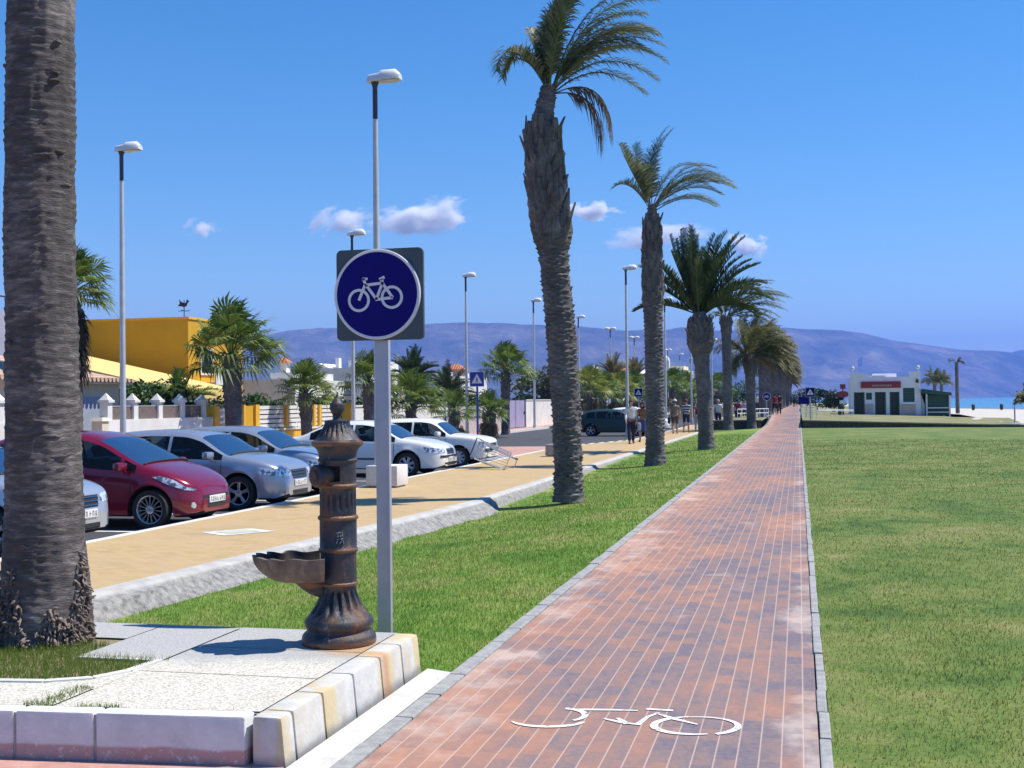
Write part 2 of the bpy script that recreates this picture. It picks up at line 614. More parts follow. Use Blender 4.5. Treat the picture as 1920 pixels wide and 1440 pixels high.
# ---- road, promenade, gardens' ground
struct('road', sheet([(-17.1, -20), (-8.9, -20), (-8.9, 45.8), (-7.15, 53.2), (-7.15, 420), (-17.1, 420)], ZR), M_ASPH)
struct('garden_ground', sheet([(-140, -40), (-18.4, -40), (-18.4, 420), (-140, 420)], -.1), M_EARTH)
mb = MB()
mb.box(-18.4, -17.28, -20, 420, -.6, -.1)
mb.box(-17.28, -17.1, -20, 420, -.6, -.096, 1)
struct('far_pavement', mb, [M_PINK, M_KERBW])
mb = MB()
ys = [-6, 2, 6, 9.9, 14, 17, 20, 26, 38, 46, 53] + list(range(62, 300, 12))
for i in range(len(ys) - 1):
    a, b = ys[i], ys[i + 1]
    mb.add([(kerb_x(a) + .15, a, ZP), (edge_x(a) - .14, a, ZP), (edge_x(b) - .14, b, ZP), (kerb_x(b) + .15, b, ZP)], [(0, 1, 2, 3)])
struct('promenade', mb, M_TAN)
mb = MB()
for k in range(-6, 300):
    kx = kerb_x(k + .5)
    mb.box(kx, kx + .154, k + .006, k + .994, -.5, ZP + .004, 0, bev=.012 if k < 40 else 0)
struct('promenade_kerb', mb, M_KERBW)
# broad pale crossing of pink paving that juts into the road
mb = MB()
mb.add([(-8.96, 38.2, -.093), (-8.96, 46, -.093), (-12.9, 47.6, -.17), (-12.9, 39, -.17)], [(0, 1, 2, 3)])
mb.add([(-8.96, 38.0, -.3), (-8.96, 38.2, -.09), (-12.9, 39, -.167), (-13.2, 38.8, -.3)], [(0, 1, 2, 3)], 1)
mb.add([(-12.9, 39, -.167), (-12.9, 47.6, -.167), (-13.2, 47.8, -.3), (-13.2, 38.8, -.3)], [(0, 1, 2, 3)], 1)
struct('crossing_pavement', mb, [M_PINK, M_KERBW])
# parking bay lines
mb = MB()
for k, y0 in enumerate([13.1, 16.2, 18.95, 21.85, 24.7, 27.6, 30.6, 33.9]):
    mb.add([(-13.8, y0, ZR + .004), (-9.0, y0, ZR + .004), (-9.0, y0 + .12, ZR + .004), (-13.8, y0 + .12, ZR + .004)], [(0, 1, 2, 3)])
struct('bay_lines', mb, M_WLINE)

# ---- rough concrete footing along the promenade's lawn side
nz = vnoise(4)
mb = MB()
ys = np.arange(6.9, 20.55, .16)
rows = []
for y in ys:
    e = edge_x(y)
    j = lambda q: (float(nz(y * 1.7, q)) - .5)
    rows.append([(e - .15, y, ZP + .006), (e + .02 + .03 * j(1), y, ZP + .004), (e + .07 + .03 * j(2), y, ZP - .015), (e + .18 + .07 * j(3), y, -.16 + .06 * j(4)), (e + .30 + .10 * j(5), y, -.24 + .07 * j(6)), (e + .46 + .2 * j(7), y, -.36)])
for y in np.arange(20.6, 262, 1.3):
    e = edge_x(y)
    j = lambda q: (float(nz(y * .9, q)) - .5)
    rows.append([(e - .15, y, ZP + .006), (e - .02 + .05 * j(1), y, ZP + .004), (e + .03 + .05 * j(2), y, ZP - .01), (e + .08 + .06 * j(3), y, -.14 + .04 * j(4)), (e + .14 + .06 * j(5), y, -.2), (e + .2, y, -.36)])
for r_ in rows:
    mb.v += r_
for i in range(len(rows) - 1):
    for k in range(5):
        mb.f.append((i * 6 + k, i * 6 + k + 1, i * 6 + 7 + k, i * 6 + 6 + k)); mb.m.append(0)
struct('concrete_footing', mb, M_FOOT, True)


# ---- lawns
def grid_sheet(xa, xb, y0, y1, zf, nx, ny, pw=1.0):
    mb = MB()
    for j in range(ny + 1):
        y = y0 + (y1 - y0) * (j / ny) ** pw
        x0, x1 = xa(y), xb(y)
        for i in range(nx + 1):
            x = x0 + (x1 - x0) * i / nx
            mb.v.append((x, y, zf(x, y)))
    for j in range(ny):
        for i in range(nx):
            a = j * (nx + 1) + i
            mb.f.append((a, a + 1, a + nx + 2, a + nx + 1)); mb.m.append(0)
    return mb


struct('lawn', grid_sheet(lambda y: edge_x(y) + .1, lambda y: -2.08, 7.02, 71.2, zlawn, 12, 60, 1.6), M_LAWN, True)
rl = lambda x, y: -.012 + .03 * (float(nz(x * .3, y * .3)) - .5) * min(1, abs(x - .2))
struct('right_lawn', grid_sheet(lambda y: .13, lambda y: 44.0, -4, 70.2, rl, 30, 60, 1.0), M_LAWN2, True)
zter = lambda x, y: max(.42 - .03 * max(x, 0), .05)
struct('terrace', grid_sheet(lambda y: .2, lambda y: 12.2 + .12 * (y - 70) * (y < 100) - .02 * max(y - 100, 0), 70.62, 300, zter, 12, 30, 1.5), M_DRY, True)
struct('terrace_lawn', grid_sheet(lambda y: edge_x(y) + .1, lambda y: -2.1, 71.62, 300, lambda x, y: .41, 4, 20), M_DRY, True)


def blades(name, pts, h, wd, mat, seed=0):
    """one mesh of many single blades (bases pts Nx3, heights h, widths wd)"""
    rg = np.random.RandomState(seed)
    N = len(pts)
    a = rg.rand(N) * 2 * PI
    lean = rg.rand(N) * .75
    la = rg.rand(N) * 2 * PI
    dx = np.stack([np.cos(a), np.sin(a), np.zeros(N)], 1) * wd[:, None] * .5
    tip = pts + np.stack([np.cos(la) * lean * h, np.sin(la) * lean * h, h * (1 - .3 * lean)], 1)
    V = np.empty((N, 3, 3))
    V[:, 0] = pts - dx; V[:, 1] = pts + dx; V[:, 2] = tip
    me = bpy.data.meshes.new(name)
    me.vertices.add(N * 3); me.loops.add(N * 3); me.polygons.add(N)
    me.vertices.foreach_set('co', V.ravel())
    me.loops.foreach_set('vertex_index', np.arange(N * 3, dtype=np.int32))
    me.polygons.foreach_set('loop_start', np.arange(0, N * 3, 3, dtype=np.int32))
    me.update(calc_edges=True)
    me.materials.append(mat)
    o = bpy.data.objects.new(name, me)
    COL.objects.link(o)
    o['kind'] = 'stuff'
    return o


def scatter(n, xr, yr, seed, zf, ok=None, fall=9.0):
    """positions thinning with distance from the photographer's spot"""
    rg = np.random.RandomState(seed)
    x = xr[0] + rg.rand(n) * (xr[1] - xr[0]); y = yr[0] + rg.rand(n) * (yr[1] - yr[0])
    d = np.hypot(x, y)
    keep = rg.rand(n) < np.minimum(1, (fall / d) ** 2)
    if ok is not None: keep &= ok(x, y)
    x, y, d = x[keep], y[keep], d[keep]
    z = np.array([zf(a, b) for a, b in zip(x, y)])
    return np.stack([x, y, z], 1), d, rg


ed_v = np.vectorize(edge_x)
p, d, rg = scatter(900000, (-6.6, -2.06), (7.06, 60), 1, zlawn, lambda x, y: x > ed_v(y) + .3 + .12 * np.sin(y * 5) * np.sin(y * 1.7))
k = np.clip(d / 9, 1, 5)
blades('grass', p - [0, 0, .004], (.020 + .028 * rg.rand(len(p))) * (1 + .1 * (k - 1)), .0042 * k, M_BLADE, 2)
p, d, rg = scatter(1000000, (.12, 11), (3.4, 50), 3, rl, lambda x, y: (x - .2 < .72 * y))
k = np.clip(d / 9, 1, 5)
blades('grass', p - [0, 0, .004], (.014 + .022 * rg.rand(len(p))) * (1 + .1 * (k - 1)), .0048 * k, M_BLADE2, 4)

# ---- cycle path with flush kerbs
mb = grid_sheet(lambda y: -1.98, lambda y: .07, -4, 300, lambda x, y: zpath(y), 2, 120, 1.3)
struct('cycle_path', mb, M_PATH)
mb = MB()
y = 3.0
while y < 120:
    L = .5 if y < 40 else 2
    j = lambda: rnd.uniform(-.004, .004)
    z = zpath(y)
    mb.box(.074 + j(), .128 + j(), y + .006, y + L - .006, -.1, z + .012 + j(), 0, bev=.008 if y < 16 else 0)
    if y > 7.0 or True:
        mb.box(-2.08 + j(), -1.984 + j() * .5, y + .006, y + L - .006, -.1, z + .012 + j(), 0, bev=.008 if y < 16 else 0)
    y += L
struct('path_kerb', mb, M_KERBG)

# ---- paved slab round the first palm, with its kerbs and gutter
def fy(x): return 5.09 + .09 * (x + 2.3)
ZS = .22
mb = MB()
pit = (-5.3, -3.5, 5.46, 6.12)
xs = [-6.5, -5.3, -3.5, -2.46]
def slabq(x0, x1, y0f, y1):
    mb.add([(x0, y0f(x0), ZS), (x1, y0f(x1), ZS), (x1, y1, ZS), (x0, y1, ZS)], [(0, 1, 2, 3)])
fr = lambda x: fy(x) + .115
slabq(-6.5, -5.305, fr, 7.09)
slabq(-5.3, -3.505, fr, 5.455)
slabq(-5.3, -4.65, lambda x: 6.125, 7.09)
slabq(-4.64, -4.05, lambda x: 6.66, 7.09)
slabq(-4.04, -3.505, lambda x: 6.125, 7.09)
slabq(-3.49, -2.462, fr, 5.86)
slabq(-3.49, -2.462, lambda x: 5.87, 6.52)
slabq(-3.49, -2.462, lambda x: 6.53, 7.09)
mb.add([(-6.5, fy(-6.5) + .1, ZS - .008), (-2.45, fy(-2.45) + .1, ZS - .008), (-2.45, 5.45, ZS - .008), (-6.5, 5.45, ZS - .008)], [(0, 1, 2, 3)], 1)
mb.add([(-3.51, 5.45, ZS - .008), (-2.45, 5.45, ZS - .008), (-2.45, 7.08, ZS - .008), (-3.51, 7.08, ZS - .008)], [(0, 1, 2, 3)], 1)
mb.box(-6.5, -2.45, 7.085, 7.13, -.3, ZS - .001, 0)
struct('paved_slab', mb, [M_SLAB, M_KERBG])
mb = MB()
for (x0, x1) in ((-6.5, -5.62), (-5.61, -4.62), (-4.61, -3.62), (-3.61, -3.22), (-3.21, -2.485)):
    bm_ = MB()
    bm_.box(x0, x1, 0, .112, -.1, ZS + .004, 0, bev=.016)
    mb.add([(a, b + fy(a), c) for a, b, c in bm_.v], bm_.f, 0)
mb.add([(-6.5, fy(-6.5) + .008, -.1), (-2.49, fy(-2.49) + .008, -.1), (-2.49, fy(-2.49) + .1, -.1), (-6.5, fy(-6.5) + .1, -.1), (-6.5, fy(-6.5) + .008, ZS - .008), (-2.49, fy(-2.49) + .008, ZS - .008), (-2.49, fy(-2.49) + .1, ZS - .008), (-6.5, fy(-6.5) + .1, ZS - .008)], [(4, 5, 6, 7), (0, 1, 5, 4)], 1)
struct('slab_front_kerb', mb, [M_KERBF, M_KERBG], True)
mb = MB()
y = 5.085
for L in (.14, .36, .42, .42, .36, .33):
    mb.v_ = None
    q = MB()
    q.box(-2.462, -2.31, y + .004, y + L - .004, -.1, ZS + .006, 0, bev=.03)
    mb.add([(a + (.03 * (1 - (c + .1) / .32) if a > -2.4 else 0), b, c) for a, b, c in q.v], q.f, 0)
    y += L
mb.add([(-2.46, 5.1, ZS - .004), (-2.335, 5.1, ZS - .004), (-2.315, 5.1, -.1), (-2.46, 7.09, ZS - .004), (-2.335, 7.09, ZS - .004), (-2.315, 7.09, -.1)], [(0, 1, 4, 3), (1, 2, 5, 4)], 1)
struct('slab_side_kerb', mb, [M_KERBS, M_KERBG], True)
cv = [(-3.52, 6.10), (-3.545, 5.85), (-3.64, 5.66), (-3.85, 5.545), (-4.3, 5.485), (-5.35, 5.44)]
mb = MB()
mb.add([(-3.5, 6.11, ZS - .003), (-5.35, 5.43, ZS - .003), (-3.5, 5.45, ZS - .003)] + [(a, b, ZS - .003) for a, b in cv], [(0, 3, 4, 2), (2, 4, 5), (2, 5, 6), (2, 6, 7), (2, 7, 8, 1)])
struct('slab_corner', mb, M_SLAB)
mb = MB()
for a, b in zip(cv[:-1], cv[1:]):
    mb.bar((a[0], a[1], ZS - .05), (b[0], b[1], ZS - .05), .05, .056)
mb.bar((-4.03, 6.12, ZS - .05), (-3.5, 6.12, ZS - .05), .04, .054)
struct('pit_edging', mb, M_KERBW)
struct('gutter', sheet([(-2.3, 3, .006), (-2.083, 3, .006), (-2.083, 7.06, .006), (-2.25, 7.1, .012)], 0), M_CONC)
struct('red_pavement', sheet([(-7, 2, .0), (-2.3, 2, .0), (-2.3, fy(-2.3) + .06, .0), (-7, fy(-7) + .06, .0)], 0), M_PINK)
struct('pit_soil', sheet([(-5.31, 5.455), (-3.495, 5.455), (-3.495, 6.8), (-5.31, 6.8)], ZS - .012), M_EARTH)
rg = np.random.RandomState(9)
N = 15000
x = -5.3 + rg.rand(N) * 1.84; y = 5.42 + rg.rand(N) * 1.08
kp = ((y < 6.14) | ((x > -4.64) & (x < -4.06))) & (y > np.interp(x, [-5.35, -4.3, -3.85, -3.64, -3.545, -3.52], [5.46, 5.505, 5.565, 5.68, 5.87, 6.10]) + .02 * rg.rand(N)) & (y > 5.42 + .06 * np.sin(x * 9) + .03)
x, y = x[kp], y[kp]
M_BLADEP = bladem('grass_blade_pit', 1.1, (.12, .2, .02), .5)
blades('pit_grass', np.stack([x, y, np.full(len(x), ZS - .013)], 1), .025 + .05 * rg.rand(len(x)), np.full(len(x), .0042), M_BLADEP, 5)
N = 1500
x = np.concatenate([-3.56 + .07 * rg.randn(500) * .5, -3.9 + 1.3 * rg.rand(1000)])
y = np.concatenate([5.1 + .38 * rg.rand(500), np.zeros(1000)])
y[500:] = 5.09 + .09 * (x[500:] + 2.3) + .115 + .012 * rg.randn(1000)
kp = np.ones(N, bool); kp[500:] = (np.sin(x[500:] * 7) + np.sin(x[500:] * 17)) > .3
blades('joint_weeds', np.stack([x[kp], y[kp], np.full(kp.sum(), ZS - .005)], 1), .012 + .03 * rg.rand(kp.sum()), np.full(kp.sum(), .004), M_BLADEP, 6)

# ---- the mountains across the bay
prof = [(-700, 600), (0, 640), (400, 640), (540, 617), (600, 611), (650, 612), (700, 611), (780, 605), (820, 602), (900, 601), (960, 604), (1010, 606), (1080, 607), (1130, 613), (1175, 618), (1215, 614), (1240, 617), (1275, 611), (1310, 613), (1345, 617), (1400, 614), (1470, 612), (1520, 616), (1580, 617), (1620, 622), (1680, 636), (1740, 646), (1800, 653), (1860, 656), (1960, 667), (2100, 700), (2400, 745), (2800, 748)]
px_ = np.array([a for a, b in prof], float); py_ = np.array([b for a, b in prof], float)
nu, nr = 380, 46
us = np.linspace(-700, 2800, nu)
rid = np.interp(us, px_, py_)
nf = vnoise(21)
rid = rid - 5 * (fbm(nf, us / 70, us * 0 + 3.3) - .47) * (us < 2200)
DR = 7600.0
mb = MB()
for i, ux in enumerate(us):
    hr = EYE + max(HOR - ROLL * (ux - 1497) - rid[i], 1.0) * DR / FPX
    ax = (ux - 960) / FPX
    for j in range(nr + 1):
        tt = j / nr
        base = 5400 + 500 * float(nf(ux / 190, 8.1)) + (900 if ux > 1700 else 0) * min(1, (ux - 1700) / 200 if ux > 1700 else 0)
        dep = base + (DR - base) * min(tt / .82, 1) if tt <= .82 else DR + (tt - .82) * 6000
        q = tt / .82
        s = (q ** 1.12) if q <= 1 else max(0, 1 - (tt - .82) * 4)
        g = fbm(nf, ux / 38 + tt * 2.5, tt * 9.0, 4) - .47
        rg_ = abs(float(nf(ux / 24 + 3 * float(nf(ux / 90, tt * 4)), tt * 2.2 + 9)) - .5) * 2
        hh = hr * (s + (.34 * g - .06 * (1 - rg_)) * math.sin(min(q, 1) * PI) ** .8 * .7)
        hh = max(hh, 0) if j else -3
        mb.v.append(tuple(RIGHT * (ax * dep) + FWD * dep + UPZ * (hh - 1.2)))
for i in range(nu - 1):
    for j in range(nr):
        a = i * (nr + 1) + j
        mb.f.append((a, a + nr + 1, a + nr + 2, a + 1)); mb.m.append(0)
t = NT('scrub_mountain')
v = t.coord()
c = t.ramp(t.noise(.0026, v, 9, .68, .4), [(.34, (.018, .028, .010)), (.48, (.075, .068, .038)), (.58, (.15, .125, .08)), (.70, (.34, .27, .18))])
t.bump(t.noise(.006, v, 8, .65), 1.0, 60)
M_MTN = t.done(c, .95)
struct('mountains', mb, M_MTN, True)
mb = MB()
for i, ux in enumerate(np.linspace(1500, 2900, 90)):
    hr = max(0, 80 - 40 * math.cos((ux - 1500) / 150.0) * .2 + 20 * (fbm(nf, ux / 60, 5.5) - .5)) * 11800 / FPX * min(1, max(0, (ux - 1600) / 250))
    for dep, s in ((10400, 0), (11000, .45), (11800, 1), (12400, .4)):
        mb.v.append(tuple(RIGHT * ((ux - 960) / FPX * dep) + FWD * dep + UPZ * (hr * s * (.9 + .2 * float(nf(ux / 30, s * 9))) - 1.3)))
for i in range(89):
    for j in range(3):
        a = i * 4 + j
        mb.f.append((a, a + 4, a + 5, a + 1)); mb.m.append(0)
struct('far_hills', mb, M_MTN, True)

# ---- the air
t = NT('sea_haze')
t.t.nodes.remove(t.b)
pv = t.n('ShaderNodeVolumePrincipled', None, Density=1.35e-4, Color=(.165, .32, .84), Anisotropy=.0)
t.t.links.new(pv.outputs[0], t.out.inputs['Volume'])
mb = MB()
mb.box(-13500, 13500, -13500, 13500, -4.5, 640)
hz = obj('haze', mb, t.m, None, False)
hz['kind'] = 'stuff'

# ---- small fair-weather clouds, wholly above the haze
t = NT('cloud_vapour')
t.t.nodes.remove(t.b)
v = t.coord()
ln = t.n('ShaderNodeVectorMath', {'operation': 'LENGTH'}, i0=v).outputs['Value']
oi = t.n('ShaderNodeObjectInfo').outputs['Random']
vv = t.n('ShaderNodeVectorMath', {'operation': 'ADD'}, i0=v, i1=t.n('ShaderNodeCombineXYZ', None, i0=t.math('MULTIPLY', oi, 40.0)).outputs[0]).outputs[0]
vs = t.n('ShaderNodeMapping', None, Vector=vv, Scale=(1.6, 1.6, 1.1)).outputs[0]
nzf = t.noise(1.5, vs, 6, .6)
dn = t.math('SUBTRACT', t.math('ADD', t.math('MULTIPLY', nzf, 2.1), -.62), ln)
oc = t.n('ShaderNodeObjectInfo').outputs['Alpha']
sepo = t.n('ShaderNodeSeparateColor', None, Color=t.n('ShaderNodeObjectInfo').outputs['Color']).outputs[0]
dn = t.math('MULTIPLY', t.math('MULTIPLY', t.math('MAXIMUM', dn, 0.0), .3), sepo)
pv = t.n('ShaderNodeVolumePrincipled', None, Density=dn, Color=(1, 1, 1), Anisotropy=.2)
t.t.links.new(pv.outputs[0], t.out.inputs['Volume'])
M_CLOUD = t.m
for (cx, cy, wpx, hpx, dens, tilt, lab) in (
        (792, 408, 170, 62, 1.0, .16, 'long white cloud just right of the lamp pole behind the cycle sign'),
        (640, 414, 120, 50, .5, .2, 'thin wispy cloud to the left of the lamp pole above the cycle sign'),
        (1112, 393, 84, 36, .9, .05, 'small white cloud touching the bulging trunk of the tall palm'),
        (1408, 460, 76, 44, .95, -.1, 'small puffy cloud right of the bushy dark palm crown'),
        (1240, 443, 180, 44, .28, .06, 'faint flat cloud behind the trunk of the second tall palm'),
        (378, 427, 60, 32, .25, 0, 'tiny faint cloud alone in the sky right of the left street lamp')):
    dep = 9000.0
    p = A(cx, dep, 0)
    zc = ZY(cy, cx, dep)
    bm = bmesh.new()
    bmesh.ops.create_icosphere(bm, subdivisions=3, radius=1)
    me = bpy.data.meshes.new('cloud')
    bm.to_mesh(me); bm.free()
    me.materials.append(M_CLOUD)
    o = bpy.data.objects.new('cloud', me)
    COL.objects.link(o)
    o.location = (p.x, p.y, zc)
    o.rotation_euler = (0, -tilt, TH)
    o.scale = (wpx * .95 * dep / FPX, 220, hpx * .95 * dep / FPX)
    o.color = (dens, 1, 1, 1)
    tag(o, lab, 'cloud')

# ================================================================== PALMS
M_LEAF = leafm('date_palm_leaf', [(.2, (.045, .068, .032)), (.45, (.11, .14, .065)), (.7, (.21, .215, .115)), (.9, (.36, .30, .18))], 1.2)
M_LEAFD = leafm('dark_palm_leaf', [(.2, (.012, .03, .012)), (.55, (.03, .06, .022)), (.85, (.09, .12, .05))], 1.2, trans=.2)
M_LEAFY = leafm('dry_palm_leaf', [(.2, (.07, .09, .03)), (.5, (.16, .15, .055)), (.75, (.30, .23, .09)), (.95, (.42, .28, .12))], .8)
M_FAN = leafm('fan_palm_leaf', [(.2, (.035, .075, .014)), (.45, (.095, .165, .028)), (.7, (.19, .25, .055)), (.92, (.34, .31, .12))], 1.0)
M_FANY = leafm('yellowing_fan_leaf', [(.2, (.10, .16, .03)), (.5, (.21, .26, .05)), (.8, (.34, .32, .08)), (.95, (.40, .28, .09))], 1.0)
M_LEAFM = leafm('sunny_palm_leaf', [(.2, (.05, .08, .03)), (.45, (.13, .155, .06)), (.7, (.25, .22, .10)), (.9, (.38, .28, .14))], .8)
M_DEAD = leafm('dead_palm_leaf', [(.2, (.06, .042, .025)), (.6, (.14, .10, .06)), (.9, (.26, .19, .11))], 1.5, .8, .1)


def barkm(name, c1, c2, c3, sc=(1, 1, 5), bump=.9):
    t = NT(name)
    v = t.coord('Object', sc)
    f = t.math('ADD', t.math('MULTIPLY', t.noise(7, v, 6, .7), .6), t.math('MULTIPLY', t.noise(2.2, None, 3), .4))
    t.bump(t.noise(22, v, 5, .7), bump, .02)
    return t.done(t.ramp(f, [(.34, c1), (.5, c2), (.68, c3)]), .95)


M_BARK = barkm('palm_bark', (.055, .049, .051), (.125, .112, .112), (.28, .25, .245))
M_BARK0 = barkm('old_palm_bark', (.055, .046, .045), (.115, .097, .094), (.36, .315, .30), (1, 1, 4.5), 1.0)
M_BOOT = barkm('palm_leaf_base', (.05, .045, .045), (.125, .11, .105), (.29, .255, .24), (5, 5, .8), .6)
M_ROOT = barkm('palm_roots', (.10, .075, .06), (.24, .18, .15), (.42, .33, .28), (3, 3, 3), .9)


def frond(mb, base, az, el, L, droop, wind, nl=34, ll=.42, lw=.03, rg=rnd, mi=0, rmi=0, v=.45, hang=.25, rr=.016):
    """feather leaf; az measured in the camera's right/away frame"""
    a = az + TH
    d = Vector((math.cos(a) * math.cos(el), math.sin(a) * math.cos(el), math.sin(el)))
    p = Vector(base)
    pts, dirs = [p.copy()], [d.copy()]
    K = 14
    for i in range(K):
        s = (i + 1) / K
        d = (d + Vector((0, 0, -droop * s * .13)) + wind * (.10 * s)).normalized()
        p = p + d * (L / K)
        pts.append(p.copy()); dirs.append(d.copy())
    mb.tube(pts, [rr * (1 - .8 * i / K) for i in range(K + 1)], 4, rmi, caps=False)
    for i in range(nl):
        s = .14 + .86 * (i + .5) / nl
        x = s * K
        k = min(int(x), K - 1)
        q = pts[k].lerp(pts[k + 1], x - k)
        dd = dirs[k].lerp(dirs[k + 1], x - k).normalized()
        side = dd.cross(Vector((0, 0, 1)))
        if side.length < .1: side = Vector((math.sin(a), -math.cos(a), 0))
        side.normalize()
        up = side.cross(dd).normalized()
        ln = ll * (.35 + .65 * math.sin(min(1, s * 1.35) * PI * .62)) * (1.12 - .72 * max(0, s - .6) / .4) * rg.uniform(.8, 1.15)
        for sg in (1, -1):
            ld = (dd * rg.uniform(.55, .95) + side * sg * .75 + up * (v + rg.uniform(-.2, .15)) + wind * .35).normalized()
            tip = q + ld * ln + Vector((0, 0, -hang * ln * rg.uniform(.6, 1.4)))
            mid = q + ld * ln * .55 + Vector((0, 0, -hang * ln * .2))
            wv = dd * (lw * .5)
            mb.add([q - wv, q + wv, mid + wv * .9, mid - wv * .9, tip], [(0, 1, 2, 3), (3, 2, 4)], mi)


def fan(mb, base, az, el, pl, fr, rg, mi=0, nseg=19, droop=.35, wind=Vector((0, 0, 0))):
    a = az
    d = Vector((math.cos(a) * math.cos(el), math.sin(a) * math.cos(el), math.sin(el)))
    d2 = (d + wind * .3 + Vector((0, 0, -.25))).normalized()
    hub = Vector(base) + d * pl * .55 + d2 * pl * .45
    mb.tube([base, Vector(base) + d * pl * .55, hub], [.022, .016, .012], 3, mi, caps=False)
    side = d2.cross(Vector((0, 0, 1)))
    if side.length < .1: side = Vector((1, 0, 0))
    side.normalize()
    up = side.cross(d2)
    tw = rg.uniform(-.5, .5)
    side, up = side * math.cos(tw) + up * math.sin(tw), up * math.cos(tw) - side * math.sin(tw)
    for k in range(nseg):
        t = (k / (nseg - 1) - .5) * R(235)
        sd = (d2 * math.cos(t) + side * math.sin(t) + up * (.18 * abs(math.sin(t)))).normalized()
        ln = fr * rg.uniform(.85, 1.1) * (1 - .25 * abs(t) / 2)
        m = hub + sd * ln * .6
        tip = hub + sd * ln * .93 + Vector((0, 0, -droop * ln * rg.uniform(.3, 1.2))) + wind * ln * .2
        wv = d2.cross(sd)
        wv = (side * math.cos(t) - d2 * math.sin(t)) * (ln * .052)
        mb.add([hub, m - wv, tip, m + wv], [(0, 1, 2, 3)], mi)


def trunk_mesh(prof, off, zt, pitch=.085, amp=.03, cells=11, n=40, dz=.028, seed=0, mb=None, rough=.012, mi=0):
    """prof: [(z, radius)], off: [(z, dx right, dy away)], knobbly with old leaf scars"""
    mb = mb or MB()
    rg = np.random.RandomState(seed)
    nfz = vnoise(seed + 40)
    zs = np.arange(prof[0][0], zt + dz, dz)
    pz, pr = zip(*prof)
    oz, ox, oy = zip(*off)
    hsh = rg.rand(997)
    ring = []
    for z in zs:
        r = float(np.interp(z, pz, pr))
        cx, cy = float(np.interp(z, oz, ox)), float(np.interp(z, oz, oy))
        c = RIGHT * cx + FWD * cy
        row = []
        for k in range(n):
            a = 2 * PI * k / n
            b = 0
            for lay in (0, .5):
                ca = a / (2 * PI) * cells + lay
                ci = int(math.floor(ca)) % cells
                fc = ca - math.floor(ca)
                u = z / pitch + lay + .55 * hsh[ci * 13 + int(lay * 40)] + .5 * float(nfz(a * 2.2 + lay, z * 2.1))
                i = int(math.floor(u))
                f = u - i
                h = hsh[(i * 31 + ci * 7 + int(lay * 100)) % 997]
                b = max(b, (f ** 1.5) * max(0, math.sin(fc * PI)) ** .6 * (.35 + 1.0 * h))
            rr = r + amp * (b - .4) + rough * (float(nfz(a * 6, z * 9)) - .5)
            row.append((c.x + rr * math.cos(a), c.y + rr * math.sin(a), z))
        ring.append(row)
    b0 = len(mb.v)
    for row in ring: mb.v += row
    for i in range(len(ring) - 1):
        for k in range(n):
            mb.f.append((b0 + i * n + k, b0 + i * n + (k + 1) % n, b0 + (i + 1) * n + (k + 1) % n, b0 + (i + 1) * n + k)); mb.m.append(mi)
    mb.f.append(tuple(b0 + (len(ring) - 1) * n + k for k in range(n))); mb.m.append(mi)
    return mb


def boots(mb, prof, off, z0, z1, num, length, width, lean, rg, mi=1):
    """the stubs of cut leaves"""
    pz, pr = zip(*prof)
    oz, ox, oy = zip(*off)
    for k in range(num):
        z = z0 + (z1 - z0) * (k + .5) / num + rg.uniform(-.03, .03)
        a = k * 2.39996 + rg.uniform(-.15, .15)
        r = float(np.interp(z, pz, pr))
        c = RIGHT * float(np.interp(z, oz, ox)) + FWD * float(np.interp(z, oz, oy))
        o = Vector((math.cos(a), math.sin(a), 0))
        tw = rg.uniform(-.18, .18)
        s = Vector((-math.sin(a), math.cos(a), tw))
        far_ = lean * (rg.uniform(.9, 1.5) if rg.random() < .16 else rg.uniform(.15, .5))
        L = length * rg.uniform(.7, 1.3)
        w = width * rg.uniform(.8, 1.2)
        p0 = c + o * (r - .05) + Vector((0, 0, z - L * .25))
        p1 = c + o * (r + .03) + Vector((0, 0, z + L * .3))
        p2 = c + o * (r + far_) + s * rg.uniform(-.03, .03) + Vector((0, 0, z + L * .8))
        vs = []
        for p, ww, tt in ((p0, w, .03), (p1, w * .75, .035), (p2, w * rg.uniform(.32, .62), .016)):
            vs += [p - s * ww * .5 - o * tt, p - s * ww * .25 + o * tt * .6, p + s * ww * .25 + o * tt * .6, p + s * ww * .5 - o * tt]
        fs = []
        for q in (0, 4):
            fs += [(q, q + 1, q + 5, q + 4), (q + 1, q + 2, q + 6, q + 5), (q + 2, q + 3, q + 7, q + 6), (q + 3, q, q + 4, q + 7)]
        fs.append((8, 9, 10, 11))
        mb.add(vs, fs, mi)


WIND = RIGHT * 1.0 + Vector((0, 0, -.12))
GP = 'palms in the row along the cycle path'


